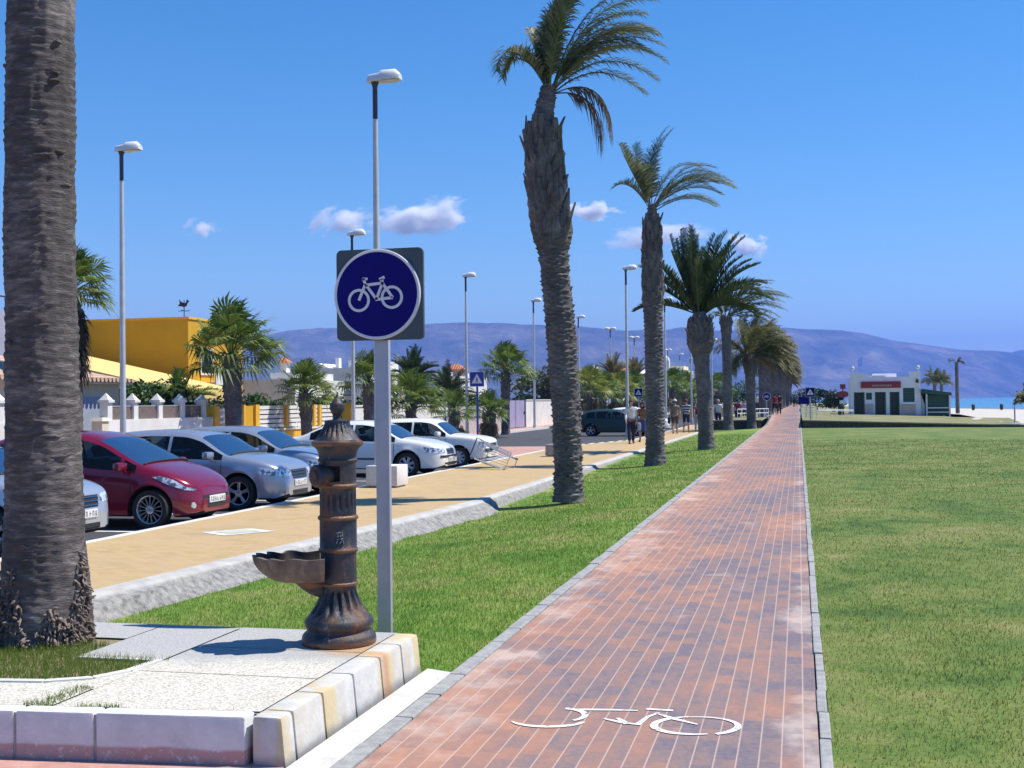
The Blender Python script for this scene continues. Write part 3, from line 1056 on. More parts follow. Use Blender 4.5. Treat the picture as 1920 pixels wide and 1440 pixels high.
def palm(label, loc, zc, prof, off, fronds, leafmat, bz=None, bn=60, blen=.3, bw=.15, blean=.1, seed=1, pitch=.085, amp=.03, n=36, dz=.03, kw=None, bark=None, scale=None, group=GP, wind=1.0, dead=None):
    rg = random.Random(seed)
    t = thing('palm_tree', label, 'palm tree', loc, 0, group, scale)
    mb = trunk_mesh(prof, off, zc, pitch, amp, 11, n, dz, seed)
    if bz:
        boots(mb, prof, off, bz[0], bz[1], bn, blen, bw, blean, rg)
    obj('trunk', mb, [bark or M_BARK, M_BOOT], t, True, sharp=60)
    top = RIGHT * off[-1][1] + FWD * off[-1][2] + Vector((0, 0, zc - .08))
    mb = MB()
    for (az, el, L, dr, cnt) in fronds:
        for k in range(cnt):
            j = cnt > 1
            a_ = R(az + (rg.uniform(-22, 22) if j else 0))
            e_ = R(el + (rg.uniform(-9, 9) if j else 0))
            o = RIGHT * math.cos(a_) * .06 + FWD * math.sin(a_) * .06
            frond(mb, top + o + Vector((0, 0, rg.uniform(-.1, .12))), a_, e_, L * (rg.uniform(.85, 1.1) if j else 1), dr, WIND * wind, rg=rg, **(kw or {}))
    obj('crown', mb, leafmat, t, False)
    if dead:
        for (az, el, L, dr) in dead:
            mb = MB()
            frond(mb, top + RIGHT * .1 - Vector((0, 0, .05)), R(az), R(el), L, dr, WIND * .0, nl=46, ll=.34, lw=.03, rg=rg, v=-.1, hang=1.0)
            obj('dead_frond', mb, M_DEAD, t, False)
    return t


# the big trunk close by, its crown above the frame
P0 = G(87, 1208, ZS - .03)
prof0 = [(0, .285), (.12, .275), (.3, .262), (.55, .245), (.9, .225), (1.5, .215), (2.4, .208), (4, .2), (6.2, .19), (6.8, .14)]
off0 = [(0, 0, 0), (1, -.01, 0), (2.6, -.025, 0), (4.2, -.02, .02), (6.8, -.02, .05)]
t0 = thing('palm_tree', 'thick old palm trunk in the foreground rising from the grass pit in the slab', 'palm tree', P0, 0, GP)
mb = trunk_mesh(prof0, off0, 6.8, .055, .010, 9, 84, .011, 3, rough=.014)
rg = random.Random(5)
for k in range(26):       # cracks and knots standing proud
    z = rg.uniform(.5, 4.5); a = rg.uniform(PI, 2 * PI)
    r = float(np.interp(z, *zip(*prof0))) - .004
    c = RIGHT * float(np.interp(z, [o[0] for o in off0], [o[1] for o in off0]))
    w_ = rg.uniform(.03, .09)
    pts = [c + Vector((math.cos(a + (s - .5) * w_ * 8) * (r + .006 * math.sin(s * PI)), math.sin(a + (s - .5) * w_ * 8) * (r + .006 * math.sin(s * PI)), z + .03 * (s - .5) * rg.uniform(-1, 1))) for s in np.linspace(0, 1, 7)]
    mb.tube(pts, [.003, .007, .009, .010, .009, .007, .003], 5, 0)
obj('trunk', mb, M_BARK0, t0, True, sharp=0)
mb = MB()
for k in range(900):      # broken root stubs about the foot
    a = rg.uniform(PI * .85, 2 * PI * 1.03)
    hmax = .30 + .16 * math.sin(a * 3.1 + 1) + .12 * math.sin(a * 7.3)
    z = max(0, hmax * rg.uniform(0, 1) ** 1.2)
    r = float(np.interp(z, *zip(*prof0))) + rg.uniform(-.015, .012)
    p = Vector((math.cos(a) * r, math.sin(a) * r, z))
    q = p + Vector((math.cos(a) * rg.uniform(.015, .04), math.sin(a) * rg.uniform(.015, .04), rg.uniform(-.05, .02))) + Vector((rg.uniform(-.02, .02), rg.uniform(-.02, .02), 0))
    mb.tube([p, p.lerp(q, .6), q], [rg.uniform(.005, .012), rg.uniform(.005, .011), .004], 5, 0)
obj('root_stubs', mb, M_ROOT, t0, True, sharp=0)
mb = MB()
for k in range(34):
    frond(mb, RIGHT * -.06 + Vector((0, 0, 6.75)), rg.uniform(0, 2 * PI), R(rg.uniform(20, 80)), rg.uniform(2.2, 3), 1.4, WIND * .8, 26, rg=rg)
obj('crown', mb, M_LEAF, t0, False)

KW1 = dict(nl=62, ll=.40, lw=.028, hang=.36, v=.35)
palm('tallest palm of the row, with a ragged bulging upper trunk and hanging brown frond', G(1067, 940, -.16), 7.55,
     [(0, .30), (.15, .265), (.6, .25), (2, .26), (3.2, .265), (4.2, .26), (4.55, .275), (4.8, .34), (5.3, .345), (6.1, .315), (6.75, .285), (6.88, .21), (7.05, .185), (7.55, .13)],
     [(0, 0, 0), (1.6, -.03, 0), (3.2, -.12, 0), (4.75, -.25, 0), (6.1, -.39, 0), (7, -.39, 0), (7.55, -.28, 0)],
     [(185, 66, 1.4, 3.4, 3), (150, 72, 1.7, 2.2, 2), (95, 82, 2.6, .6, 5), (270, 80, 2.5, .6, 5), (35, 66, 2.6, 1.0, 6), (-10, 58, 2.55, 1.2, 4), (-40, 52, 2.3, 1.4, 3), (15, 44, 2.2, 1.5, 3), (180, 86, 2.3, .4, 2)],
     M_LEAF, (4.62, 6.72), 120, .40, .21, .085, 21, .10, .055, 48, .022, KW1, dead=[(-15, 22, 1.75, 4.6), (5, 10, 1.6, 5.0)])
palm('second tall palm, sparse windswept crown, left of the bushy round headed palm', G(1229, 873, -.12), 7.1,
     [(0, .31), (.12, .29), (.5, .26), (2, .25), (3.6, .245), (4.4, .265), (5.5, .255), (6.3, .235), (6.6, .22), (6.75, .16), (7.1, .10)],
     [(0, 0, 0), (3, 0, 0), (5.5, -.02, 0), (7.1, .0, 0)],
     [(178, 68, 1.9, 1.4, 4), (200, 60, 1.4, 2.2, 2), (100, 88, 2.5, .15, 3), (20, 60, 2.3, 1.4, 4), (-10, 50, 2.3, 1.5, 4), (-35, 40, 2.3, 1.2, 3), (30, 34, 2.2, 1.1, 2)],
     M_LEAF, (4.3, 6.7), 80, .36, .18, .07, 22, .10, .05, 40, .026, dict(nl=50, ll=.46, lw=.026, hang=.3, v=.5))
palm('bushy dark green palm with a round ball of cut leaf bases under its crown', G(1325, 846, -.1), 4.75,
     [(0, .31), (.12, .30), (.5, .265), (1.8, .25), (2.9, .25), (3.3, .30), (3.45, .36), (3.6, .42), (4.0, .43), (4.4, .38), (4.6, .26), (4.75, .2)],
     [(0, 0, 0), (2, -.06, 0), (3.4, -.16, 0), (4.75, -.18, 0)],
     [(180, 14, 2.4, .9, 2), (185, 42, 2.5, .9, 3), (170, 58, 2.7, .5, 4), (150, 75, 2.9, .3, 5), (220, 72, 2.8, .4, 5), (270, 60, 2.5, .8, 5), (300, 72, 2.9, .5, 5), (30, 70, 2.9, .5, 5), (0, 62, 2.9, .6, 5), (60, 58, 2.8, .7, 4), (-20, 40, 2.6, 1.2, 5), (20, 30, 2.3, 1.4, 4), (120, 55, 2.6, .6, 4)],
     M_LEAFD, (3.35, 4.5), 120, .2, .15, .07, 23, .10, .04, 34, .035, dict(nl=46, ll=.40, lw=.045, hang=.12, v=.75, rr=.03), wind=.35)
palm('slim tall palm with wind blown crown just right of the round headed palm', G(1366, 806, -.02), 6.3,
     [(0, .32), (.3, .28), (3, .25), (5.6, .27), (5.9, .36), (6.1, .3), (6.3, .2)], [(0, 0, 0), (6.3, -.06, 0)],
     [(10, 62, 3.4, 1.1, 7), (-10, 48, 3.6, 1.1, 7), (20, 34, 3.6, 1.0, 6), (0, 18, 3.0, 1.2, 5), (180, 62, 2.2, 1.6, 3), (90, 80, 3, .8, 4), (185, 25, 1.5, 2.5, 2)],
     M_LEAF, (5.3, 6.2), 50, .3, .14, .1, 24, .1, .03, 24, .06, dict(nl=36, ll=.55, lw=.05, hang=.4, v=.3))
FARF = [(180, 45, 2.4, 1.6, 5), (200, 18, 2.2, 2.2, 4), (160, 70, 2.6, .9, 4), (90, 78, 2.9, .8, 5), (270, 60, 2.7, 1.2, 6), (20, 66, 2.5, 1.1, 8), (-10, 48, 2.5, 1.3, 9), (15, 28, 2.3, 1.4, 8), (-20, 8, 2.0, 1.6, 7), (0, -12, 1.7, 1.6, 5), (185, -10, 1.6, 1.8, 3)]
KWF = dict(nl=30, ll=.6, lw=.06, hang=.4, v=.3)
pf5 = palm('dense windswept palm beside the dark low wall, before the distant line of palms', G(1409, 803, -.02), 4.25,
           [(0, .32), (.3, .27), (2, .26), (3.2, .29), (3.5, .36), (4.0, .36), (4.25, .22)], [(0, 0, 0), (4.25, -.05, 0)], FARF, M_LEAFM, (3.1, 4.1), 60, .3, .15, .1, 25, .1, .03, 24, .06, KWF)
pf6 = palm('leafy palm with yellowing lower fronds behind the low wall, nearest of the distant line', A(1430, 84, .41), 4.6,
           [(0, .33), (.3, .28), (4, .27), (4.6, .2)], [(0, 0, 0), (4.6, .05, 0)], FARF, M_LEAFY, (3.4, 4.5), 50, .3, .15, .1, 26, .1, .03, 20, .08, KWF)
far = [(1441, 96, 1.05, 0), (1449, 112, .95, 1), (1457, 128, 1.08, 0), (1464, 146, 1.05, 1), (1469, 166, 1.12, 1), (1474, 190, 1.1, 0), (1478, 215, 1.15, 1), (1482, 245, 1.1, 0)]
names = ['second', 'third', 'fourth', 'fifth', 'sixth', 'seventh', 'eighth', 'farthest']
for (px, dep, s, k), nm in zip(far, names):
    dup(pf6 if k else pf5, nm + ' palm of the distant line behind the low wall, crown blown to the right', A(px, dep, .41), rnd.uniform(-.3, .3), s)

# ---- fan palms and other palms on the street side
GF = 'fan palms on the far pavement'


def fanpalm(label, loc, H, cr, tr, nleaf=44, skirt=12, seed=1, mat=None, group=GF, fat=1.0):
    rg = random.Random(seed)
    t = thing('fan_palm', label, 'palm tree', loc, 0, group)
    prof = [(0, tr * 1.25), (.2, tr * 1.08), (H * .5, tr), (H * .85, tr * 1.1), (H, tr * .9)]
    off = [(0, 0, 0), (H, rg.uniform(-.1, .1), 0)]
    mb = trunk_mesh(prof, off, H, .09, .03, 9, 20, .06, seed)
    boots(mb, prof, off, H * .55, H * .98, 40, .24, .13, .07, rg, 1)
    obj('trunk', mb, [M_BARK, M_BOOT], t, True, sharp=60)
    top = RIGHT * off[1][1] + Vector((0, 0, H - .05))
    mb = MB()
    for k in range(nleaf):
        q = (k + .5) / nleaf
        el = R(88 - 84 * q ** 1.0 + rg.uniform(-9, 9))
        fan(mb, top + Vector((0, 0, .15 - .3 * q)), k * 2.39996, el, cr * rg.uniform(.5, .72), cr * rg.uniform(.40, .52) * fat, rg, 0, droop=.12 + .42 * q, wind=RIGHT * .6)
    obj('crown', mb, mat or M_FAN, t, False)
    if skirt:
        mb = MB()
        for k in range(skirt):
            fan(mb, top + Vector((0, 0, -.2 - rg.uniform(0, .3))), k * 2.39996, R(rg.uniform(-65, -30)), cr * .4, cr * .45, rg, 0, droop=.8)
        obj('dead_leaves', mb, M_DEAD, t, False)
    return t


def dep_at(px, Xw):
    """distance at which column px meets the line X = Xw"""
    q = (px - 960) / FPX
    return -Xw / (math.sin(TH) - q * math.cos(TH))


fanpalm('large bright green fan palm in front of the yellow gate pillar', A(441, 38.6, -.1), 3.25, 1.85, .27, 58, 0, 31)
fanpalm('low fan palm before the white slatted fence with yellow base', A(577, 44, -.1), 2.15, 1.3, .2, 48, 0, 32)
fanpalm('fan palm half hidden by the post of the blue cycle sign', A(692, 50.2, -.1), 2.6, 1.4, .22, 46, 0, 33)
fanpalm('low spreading fan palm over the white wall right of the cycle sign post', A(771, 54, -.1), 1.6, 1.7, .2, 44, 6, 34)
fanpalm('small upright fan palm left of the nearest blue pedestrian sign', A(852, 59, -.1), 1.2, 1.3, .24, 36, 10, 35)
fanpalm('short bushy fan palm right behind the nearest blue pedestrian sign post', A(918, 62, -.1), 1.2, 1.15, .3, 40, 24, 36)
fanpalm('tall fan palm with a bare trunk beside the lilac gate', A(948, 64.5, -.1), 3.3, 1.75, .22, 52, 0, 37)
for k, (px, dep, H, cr, lab) in enumerate(((1104, 86, 2.6, 1.9, 'yellowish fan palm just right of the tallest palm trunk, above the dark green car'), (1131, 92, 2.2, 1.9, 'second yellowish fan palm above the roof of the dark green car'), (1161, 99, 2.4, 1.9, 'yellowish fan palm behind the lamp pole with the long arm'), (1186, 108, 2.6, 2.0, 'yellowish fan palm behind the farther blue pedestrian sign'))):
    fanpalm(lab, A(px, dep, -.1), H, cr, .26, 40, 10, 40 + k, M_FANY if k % 2 == 0 else M_FAN)
for k, (px, dep, H, cr, lab) in enumerate(((1262, 112, 2.8, 2.1, 'fan palm seen above the cap of the man in the checked shirt'), (1285, 124, 2.6, 2.2, 'bright fan palm above the woman in the red top'), (1345, 140, 3.0, 2.2, 'fan palm between the round headed palm and the slim tall palm'))):
    fanpalm(lab, A(px, dep, -.1), H, cr, .26, 34, 8, 50 + k)
# tall shaggy one behind the big foreground trunk
fanpalm('shaggy fan palm with a hanging dark skirt, half behind the foreground trunk', A(138, 33.5, -.1), 4.9, 1.35, .26, 60, 0, 60, None, 'garden palms')
t = bpy.context.scene.objects[[o.name for o in SC.objects if o.get('label', '').startswith('shaggy fan')][0]]
mb = MB()
rg = random.Random(61)
for k in range(110):
    fan(mb, Vector((0, 0, 4.75 - 1.55 * (k / 110))), k * 2.39996, R(rg.uniform(-82, -62)), .34, .62, rg, 0, 9, droop=.9)
M_SKIRT = leafm('shaggy_skirt_leaf', [(.2, (.025, .022, .02)), (.7, (.06, .05, .045)), (.95, (.11, .09, .07))], 2, .9, .05)
obj('dead_skirt', mb, M_SKIRT, t, False)
GG = 'garden palms'
KWG = dict(nl=30, ll=.42, lw=.045, hang=.15, v=.5)
RAD = [(a, e, 1.9, .9, 3) for a in (0, 60, 120, 180, 240, 300) for e in (22, 52)] + [(a, 76, 2.0, .4, 2) for a in (30, 150, 270)]
palm('spiky date palm standing behind the white wall right of the cycle sign post', A(775, 63, -.1), 3.1, [(0, .3), (3.1, .3)], [(0, 0, 0), (3.1, 0, 0)], [(a, e, l * .85, d, c) for a, e, l, d, c in RAD], M_LEAFD, (1.6, 3), 40, .3, .15, .12, 71, .1, .03, 18, .08, KWG, group=GG, wind=.2)
palm('dull dark date palm behind the white wall near the orange roofed turret', A(842, 66, -.1), 2.2, [(0, .3), (2.2, .3)], [(0, 0, 0), (2.2, 0, 0)], [(a, e, l * .9, d, c) for a, e, l, d, c in RAD], M_LEAFD, (1, 2.1), 30, .3, .15, .12, 72, .1, .03, 18, .08, KWG, group=GG, wind=.3)
palm('young date palm in the garden behind the pillared wall of the yellow house', A(335, 41.5, -.1), 1.55, [(0, .25), (1.55, .25)], [(0, 0, 0), (1.55, 0, 0)], [(a, e, l * .8, d * 1.3, c) for a, e, l, d, c in RAD], M_FAN, (.8, 1.5), 24, .3, .15, .12, 73, .1, .03, 18, .08, KWG, group=GG, wind=.3)
palm('brownish date palm rising above the yellowish fan palms', A(1152, 112, -.1), 4.1, [(0, .3), (4.1, .3)], [(0, 0, 0), (4.1, 0, 0)], [(a, e, l * 1.1, d, c) for a, e, l, d, c in RAD], M_LEAFY, None, 30, .3, .15, .12, 74, .1, .03, 18, .1, dict(nl=24, ll=.5, lw=.07, hang=.2, v=.4), group=GG, wind=.4)
palm('brownish date palm left of the second tall palm trunk, above the fan palms', A(1192, 120, -.1), 4.2, [(0, .3), (4.2, .3)], [(0, 0, 0), (4.2, 0, 0)], [(a, e, l * 1.1, d, c) for a, e, l, d, c in RAD], M_LEAFY, None, 30, .3, .15, .12, 75, .1, .03, 18, .1, dict(nl=24, ll=.5, lw=.07, hang=.2, v=.4), group=GG, wind=.4)
# by the beach
GB = 'palms by the beach'
bp = palm('small beach palm standing closest to the kiosk pergola', A(1753, 150, .1), 3.6, [(0, .25), (3.6, .2)], [(0, 0, 0), (3.6, 0, 0)], [(a, e, l * .95, d * 1.4, c) for a, e, l, d, c in RAD], M_LEAF, None, 10, .3, .1, .1, 80, .12, .03, 14, .15, dict(nl=22, ll=.5, lw=.07, hang=.5, v=.2), group=GB, wind=.5)
dup(bp, 'small beach palm to the right of the one closest to the kiosk', A(1766, 146, .1), 1.1, .93)
palm('bare dying palm, a tall thin trunk standing alone at the edge of the sand', A(1796, 118, .0), 5.1, [(0, .2), (5.1, .16)], [(0, 0, 0), (5.1, -.05, 0)], [(180, 50, .9, 2.5, 2), (0, 40, 1.0, 2.8, 3), (20, 75, .9, 1.5, 2)], M_DEAD, None, 10, .3, .1, .1, 81, .12, .03, 14, .15, dict(nl=12, ll=.3, lw=.05, hang=.8, v=.1), group=GB, wind=.5)
palm('palm with brown tipped fronds cut off by the right edge of the picture', A(1930, 66, .05), 1.35, [(0, .25), (1.35, .22)], [(0, 0, 0), (1.35, 0, 0)], [(a, e, l * .48, d * 1.4, c) for a, e, l, d, c in RAD], M_LEAFY, None, 10, .3, .1, .1, 82, .12, .03, 14, .1, dict(nl=22, ll=.3, lw=.05, hang=.5, v=.2), group=GB, wind=.5)

# ================================================================== DRINKING FOUNTAIN
FP = G(636, 1205, ZS)
FS = (Vector(FP) - CAMPOS).dot(FWD) / FPX      # metres per photo pixel at the fountain
t = NT('rusty_cast_iron')
v = t.coord()
rn = t.math('ADD', t.math('MULTIPLY', t.noise(5, v, 6, .68), .55), t.math('MULTIPLY', t.noise(11, t.coord('Object', (1, 1, .22)), 5, .65), .45))
c = t.ramp(rn, [(.42, (.022, .026, .038)), (.515, (.043, .041, .047)), (.565, (.09, .050, .038)), (.63, (.21, .085, .032)), (.73, (.36, .19, .09))])
pale = t.step(t.noise(16, t.coord('Object', (1, 1, .35)), 5, .7), .60, .72)
c = t.mix(t.math('MULTIPLY', pale, .45), c, (.34, .32, .32))
spz = t.n('ShaderNodeSeparateXYZ', None, Vector=v).outputs[2]
rust = None
for py in (1030, 970, 911, 832, 1094, 1200):
    zr = (1205 - py) * FS
    dz = t.math('ABSOLUTE', t.math('SUBTRACT', spz, zr))
    m_ = t.math('SUBTRACT', 1.0, t.step(t.math('SUBTRACT', dz, t.math('MULTIPLY', t.math('SUBTRACT', t.noise(13, v, 4, .7), .5), .05)), .006, .022))
    rust = m_ if rust is None else t.math('MAXIMUM', rust, m_)
c = t.mix(t.math('MULTIPLY', rust, .72), c, t.mix(t.noise(20, v, 3), (.17, .065, .022), (.30, .15, .075)))
t.bump(t.noise(34, v, 6, .75), .8, .008)
M_IRON = t.done(c, t.ramp(rn, [(.42, (.26,) * 3), (.62, (.7,) * 3)]), .25, Specular_IOR_Level=.6)
t = NT('rusty_basin_iron')
v = t.coord()
rn = t.noise(6, t.coord('Object', (1.4, 1.4, .5)), 6, .68)
M_IRONB = t.done(t.ramp(rn, [(.32, (.07, .055, .045)), (.5, (.15, .105, .08)), (.62, (.24, .17, .12)), (.75, (.33, .26, .20))]), .75, .1)
t.bump(t.noise(30, v, 5, .7), .5, .008)
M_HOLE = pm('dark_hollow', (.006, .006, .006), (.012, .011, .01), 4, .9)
M_SILVER = pm('worn_bare_metal', (.45, .46, .48), (.25, .26, .28), 30, .5, metal=.5)

ft = thing('drinking_fountain', 'rusty cast iron drinking fountain with a shell basin on the paved slab', 'fountain', FP)
hz_ = lambda py: (1205 - py) * FS * .998
def pr_(lst): return [(hw * FS, hz_(py)) for hw, py in lst]
def flute(n, depth, z0=-9, z1=9):
    def fn(r, z, a):
        if z0 < z < z1:
            e = min(1, (z - z0) / .03, (z1 - z) / .03)
            return r - depth * e * (max(0, math.cos(a * n)) ** .8)
        return r
    return fn
mb = MB()
mb.lathe(pr_([(66, 1207), (69, 1203), (69.5, 1196), (68, 1189), (64, 1184), (60, 1181), (59, 1177), (62, 1173), (64, 1168), (64, 1163), (61, 1158)]), 56)
obj('base', mb, M_IRON, ft, sharp=50)
fl = []
for py in np.linspace(1158, 1098, 26):
    q = (1158 - py) / 60.0
    fl.append((32.5 + 28.5 * (1 - q) ** 1.75, py))
mb = MB()
mb.lathe(pr_(fl), 96, fn=flute(16, .019, hz_(1150), hz_(1100)))
mb.lathe(pr_([(33, 1098), (36, 1096), (36, 1092), (33.5, 1090), (33.5, 1036), (36, 1034), (37, 1031), (36, 1028), (34.5, 1026), (34.5, 975), (37.5, 973), (38, 970.5), (37, 968), (34.5, 966)]), 48)
col = [(34, py) for py in np.linspace(966, 916, 14)]
mb.lathe(pr_(col + [(34.5, 915), (36.5, 913), (36.5, 909), (34.5, 907)]), 96, fn=flute(18, .011, hz_(958), hz_(918)))
obj('shaft', mb, M_IRON, ft, sharp=50)
# head with an open recess facing the road and the viewer
mb = MB()
hd = [(34.5, 907), (34.5, 868), (36, 866), (37.5, 863), (35.5, 860), (35, 857), (35.5, 851), (38, 844), (42.5, 838.5), (47, 835.5), (48.5, 832), (48, 828.5), (43, 825.5)]
nn = 64
hole_a = -PI / 2 - .22 + TH
vs, fs = [], []
mb.lathe(pr_(hd[1:]), nn)
for (r0_, y0_, y1_) in ((34.5, 907, 868),):
    zz = [hz_(907), hz_(902), hz_(873), hz_(868)]
    b0 = len(mb.v)
    for z in zz:
        for k in range(nn):
            a = 2 * PI * k / nn
            mb.v.append((r0_ * FS * math.cos(a), r0_ * FS * math.sin(a), z))
    for i in range(3):
        for k in range(nn):
            am = 2 * PI * (k + .5) / nn
            dlt = (am - hole_a + PI) % (2 * PI) - PI
            if i == 1 and abs(dlt) < .44: continue
            mb.f.append((b0 + i * nn + k, b0 + i * nn + (k + 1) % nn, b0 + (i + 1) * nn + (k + 1) % nn, b0 + (i + 1) * nn + k)); mb.m.append(0)
mb.lathe([(33 * FS, hz_(906)), (33 * FS, hz_(905))], 32)
obj('head', mb, M_IRON, ft, sharp=50)
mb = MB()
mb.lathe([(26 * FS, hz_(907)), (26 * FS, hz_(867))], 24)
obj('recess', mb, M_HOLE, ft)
mb = MB()
dm = [(43, 825.5), (39, 821), (35, 815), (30, 807), (26, 800), (23.5, 794)]
mb.lathe(pr_(dm), 96, fn=flute(20, .012, hz_(822), hz_(794)))
mb.lathe(pr_([(23.5, 794), (24, 791.5), (23, 788.5), (18, 788), (9, 787)]), 32)
obj('cap', mb, M_IRON, ft, sharp=50)
mb = MB()
mb.lathe(pr_([(9, 788), (7.5, 784), (8, 780), (11, 774), (13.5, 769), (14.5, 765), (13.5, 762), (14, 760), (11.5, 756), (7, 750), (3.5, 745), (2, 741), (.5, 738)]), 24, fn=flute(8, .003))
obj('finial', mb, M_IRON, ft, sharp=50)
# tap housing: a short drum standing off the head towards the road
mb = MB()
ta = PI + TH + .75
dv = Vector((math.cos(ta), math.sin(ta), 0))
zc_ = hz_(891)
mb.tube([dv * 22 * FS + Vector((0, 0, zc_)), dv * 49 * FS + Vector((0, 0, zc_)), dv * 52 * FS + Vector((0, 0, zc_))], [21 * FS, 21 * FS, 18 * FS], 20)
mb.tube([dv * 49 * FS + Vector((0, 0, zc_)), dv * 55 * FS + Vector((0, 0, zc_))], [12 * FS, 10 * FS], 16)
obj('tap_button', mb, M_IRON, ft, sharp=40)
# shell basin
mb = MB()
bd = -RIGHT * .97 - FWD * .22
bd.normalize()
bs = Vector((-bd.y, bd.x, 0))
na, nr_ = 60, 14
L0, L1 = 30 * FS, 152 * FS
W = .225
def basin(inner):
    out = []
    for i in range(nr_ + 1):
        q = i / nr_                                  # 0 at the bottom, 1 at the rim
        for k in range(na + 1):
            a = -PI * .5 + PI * k / na               # half ellipse, flat side at the shaft
            sc = 1 + .05 * math.cos(a * 15) * q
            ph = max(0, (q - .3) / .7) * PI / 2
            rr = (.58 * q / .3 if q < .3 else .58 + .42 * math.sin(ph)) * sc
            x = L0 + (L1 - L0) * rr * max(0, math.cos(a)) ** .66
            y = W * rr * math.copysign(abs(math.sin(a)) ** .8, math.sin(a))
            z = hz_(1039) - .148 * (math.cos(ph) if q >= .3 else 1) + .007 * math.cos(a * 15) * q
            if inner:
                x, y, z = L0 + (x - L0) * .94, y * .92, z + .014 * (1 - q) + (.0 if q < 1 else 0)
            z += .006 * max(0, math.cos(a)) ** 3 * q
            out.append(bd * x + bs * y + Vector((0, 0, z)))
    return out
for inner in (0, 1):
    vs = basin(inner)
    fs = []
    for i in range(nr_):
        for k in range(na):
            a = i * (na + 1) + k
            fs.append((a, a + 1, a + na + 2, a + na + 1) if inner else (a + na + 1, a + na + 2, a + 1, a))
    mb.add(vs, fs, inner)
q0 = nr_ * (na + 1); off_ = (nr_ + 1) * (na + 1)
for k in range(na):
    mb.f.append((q0 + k, q0 + k + 1, off_ + q0 + k + 1, off_ + q0 + k)); mb.m.append(0)
obj('basin', mb, [M_IRONB, pm('painted_shade_lining', (.020, .017, .015), (.045, .036, .03), 9, .7)], ft, sharp=60)  # inner face coloured near black: the bowl's own shade painted in
mb = MB()
for k in range(9):
    q = k / 8
    mb.v.append(tuple(bd * (L0 * .6 + (L1 - L0) * .62 * (1 - q) ** 1.5 * .8) + Vector((0, 0, hz_(1072 + 46 * q)))))
pth = [bd * (L0 + (L1 - L0) * .34) + Vector((0, 0, hz_(1076))), bd * (L0 + (L1 - L0) * .20) + Vector((0, 0, hz_(1085))), bd * (L0 + (L1 - L0) * .08) + Vector((0, 0, hz_(1098))), bd * (L0 - .03) + Vector((0, 0, hz_(1114)))]
mb = MB().tube(pth, [.055, .07, .062, .035], 14)
obj('bracket', mb, M_IRON, ft, sharp=60)
# worn raised marks on the shaft
mb = MB()
def onshaft(px, py): 
    x = (px - 629.5) * FS
    r = 35.2 * FS
    return RIGHT * x - FWD * math.sqrt(max(r * r - x * x, 0)) + Vector((0, 0, hz_(py)))
for (a, b) in (((631, 996), (638, 995)), ((634, 996), (634, 1005)), ((639, 995), (639, 1004)), ((642, 994), (642, 1003)), ((632, 1003), (643, 1001)), ((632, 1009), (635, 1008)), ((639, 1008), (643, 1007)), ((631, 1016), (633, 1011)), ((637, 1016), (642, 1010)), ((643, 1011), (644, 1016))):
    mb.tube([onshaft(*a), onshaft(*b)], .0022, 5)
obj('cast_mark', mb, M_SILVER, ft)

# ================================================================== BLUE CYCLE SIGN
M_GALV = pm('galvanised_steel', (.50, .50, .54), (.42, .42, .46), 5, .45, metal=.35)
M_PLATE = pm('slate_plate', (.085, .115, .135), (.07, .095, .115), 3, .6, Specular_IOR_Level=.2)
M_BLUE = pm('sign_blue', (.006, .005, .15), (.008, .006, .17), 3, .5, Specular_IOR_Level=.12)
M_BLUES = pm('pedestrian_sign_blue', (.006, .045, .30), (.008, .05, .33), 3, .4)
M_WSIGN = pm('sign_white', (.74, .74, .78), (.66, .66, .70), 5, .5)
M_POSTB = pm('blue_painted_post', (.02, .06, .28), (.03, .07, .30), 3, .4)
SD = 8.05
SPB = A(723, SD, -.04)
sg = thing('cycle_sign', 'round blue bicycle sign on a square slate plate and grey post behind the fountain', 'sign', SPB, 0)
mpp = SD / FPX
zs = lambda py: ZY(py, 722, SD) - SPB.z
mb = MB()
mb.box(-.047, .047, -.022, .022, -.2, zs(472), bev=.004)
obj('post', mb, M_GALV, sg)
cz, hs = zs(553), .305
cxo = .0
def rrect(w, h, r, n=5):
    out = []
    for sx, sy, a0 in ((1, 1, 0), (-1, 1, PI / 2), (-1, -1, PI), (1, -1, 1.5 * PI)):
        for k in range(n + 1):
            a = a0 + PI / 2 * k / n
            out.append((sx * (w - r) + r * math.cos(a), sy * (h - r) + r * math.sin(a)))
    return out
MX = Matrix.Rotation(PI / 2, 4, 'X')           # local xy -> vertical plane facing the viewer
Tm = Matrix.Translation((cxo, -.024, cz)) @ MX
mb = MB().prism(rrect(hs, hs, .035), 0, .028, M=Tm)
obj('back_plate', mb, M_PLATE, sg, sharp=30)
Td = Matrix.Translation((cxo - .012, -.0525, cz)) @ MX
mb = MB().lathe([(.302, 0), (.302, .02), (.298, .024), (.284, .024), (.282, .0225)], 80, M=Td)
obj('rim', mb, M_WSIGN, sg, sharp=40)
mb = MB().lathe([(.2825, .018), (.2825, .0232)], 80, M=Td)
obj('disc', mb, M_BLUE, sg, sharp=40)
def bike(mb, k=.302, cx=705., cy=678., T=None, th=.003):
    P = lambda x, y: ((x - cx) / 495 * k, -(y - cy) / 505 * k, 0)
    for c in ((500, 742), (880, 717)):
        p = P(*c)
        mb.ring(p, .0595, .0775, th, 40, 0, T)
    W_ = .019
    for a, b, w_ in (((500, 742), (578, 560), W_), ((572, 575), (762, 557), W_), ((588, 578), (706, 738), W_), ((700, 738), (778, 545), W_), ((690, 738), (890, 722), W_), ((775, 560), (890, 722), W_), ((578, 565), (552, 498), W_), ((545, 500), (602, 505), .016), ((545, 500), (556, 520), .016), ((778, 560), (762, 508), W_), ((738, 516), (798, 490), .020)):
        mb.bar(P(*a), P(*b), w_, th * .9, 0, T)
mb = MB()
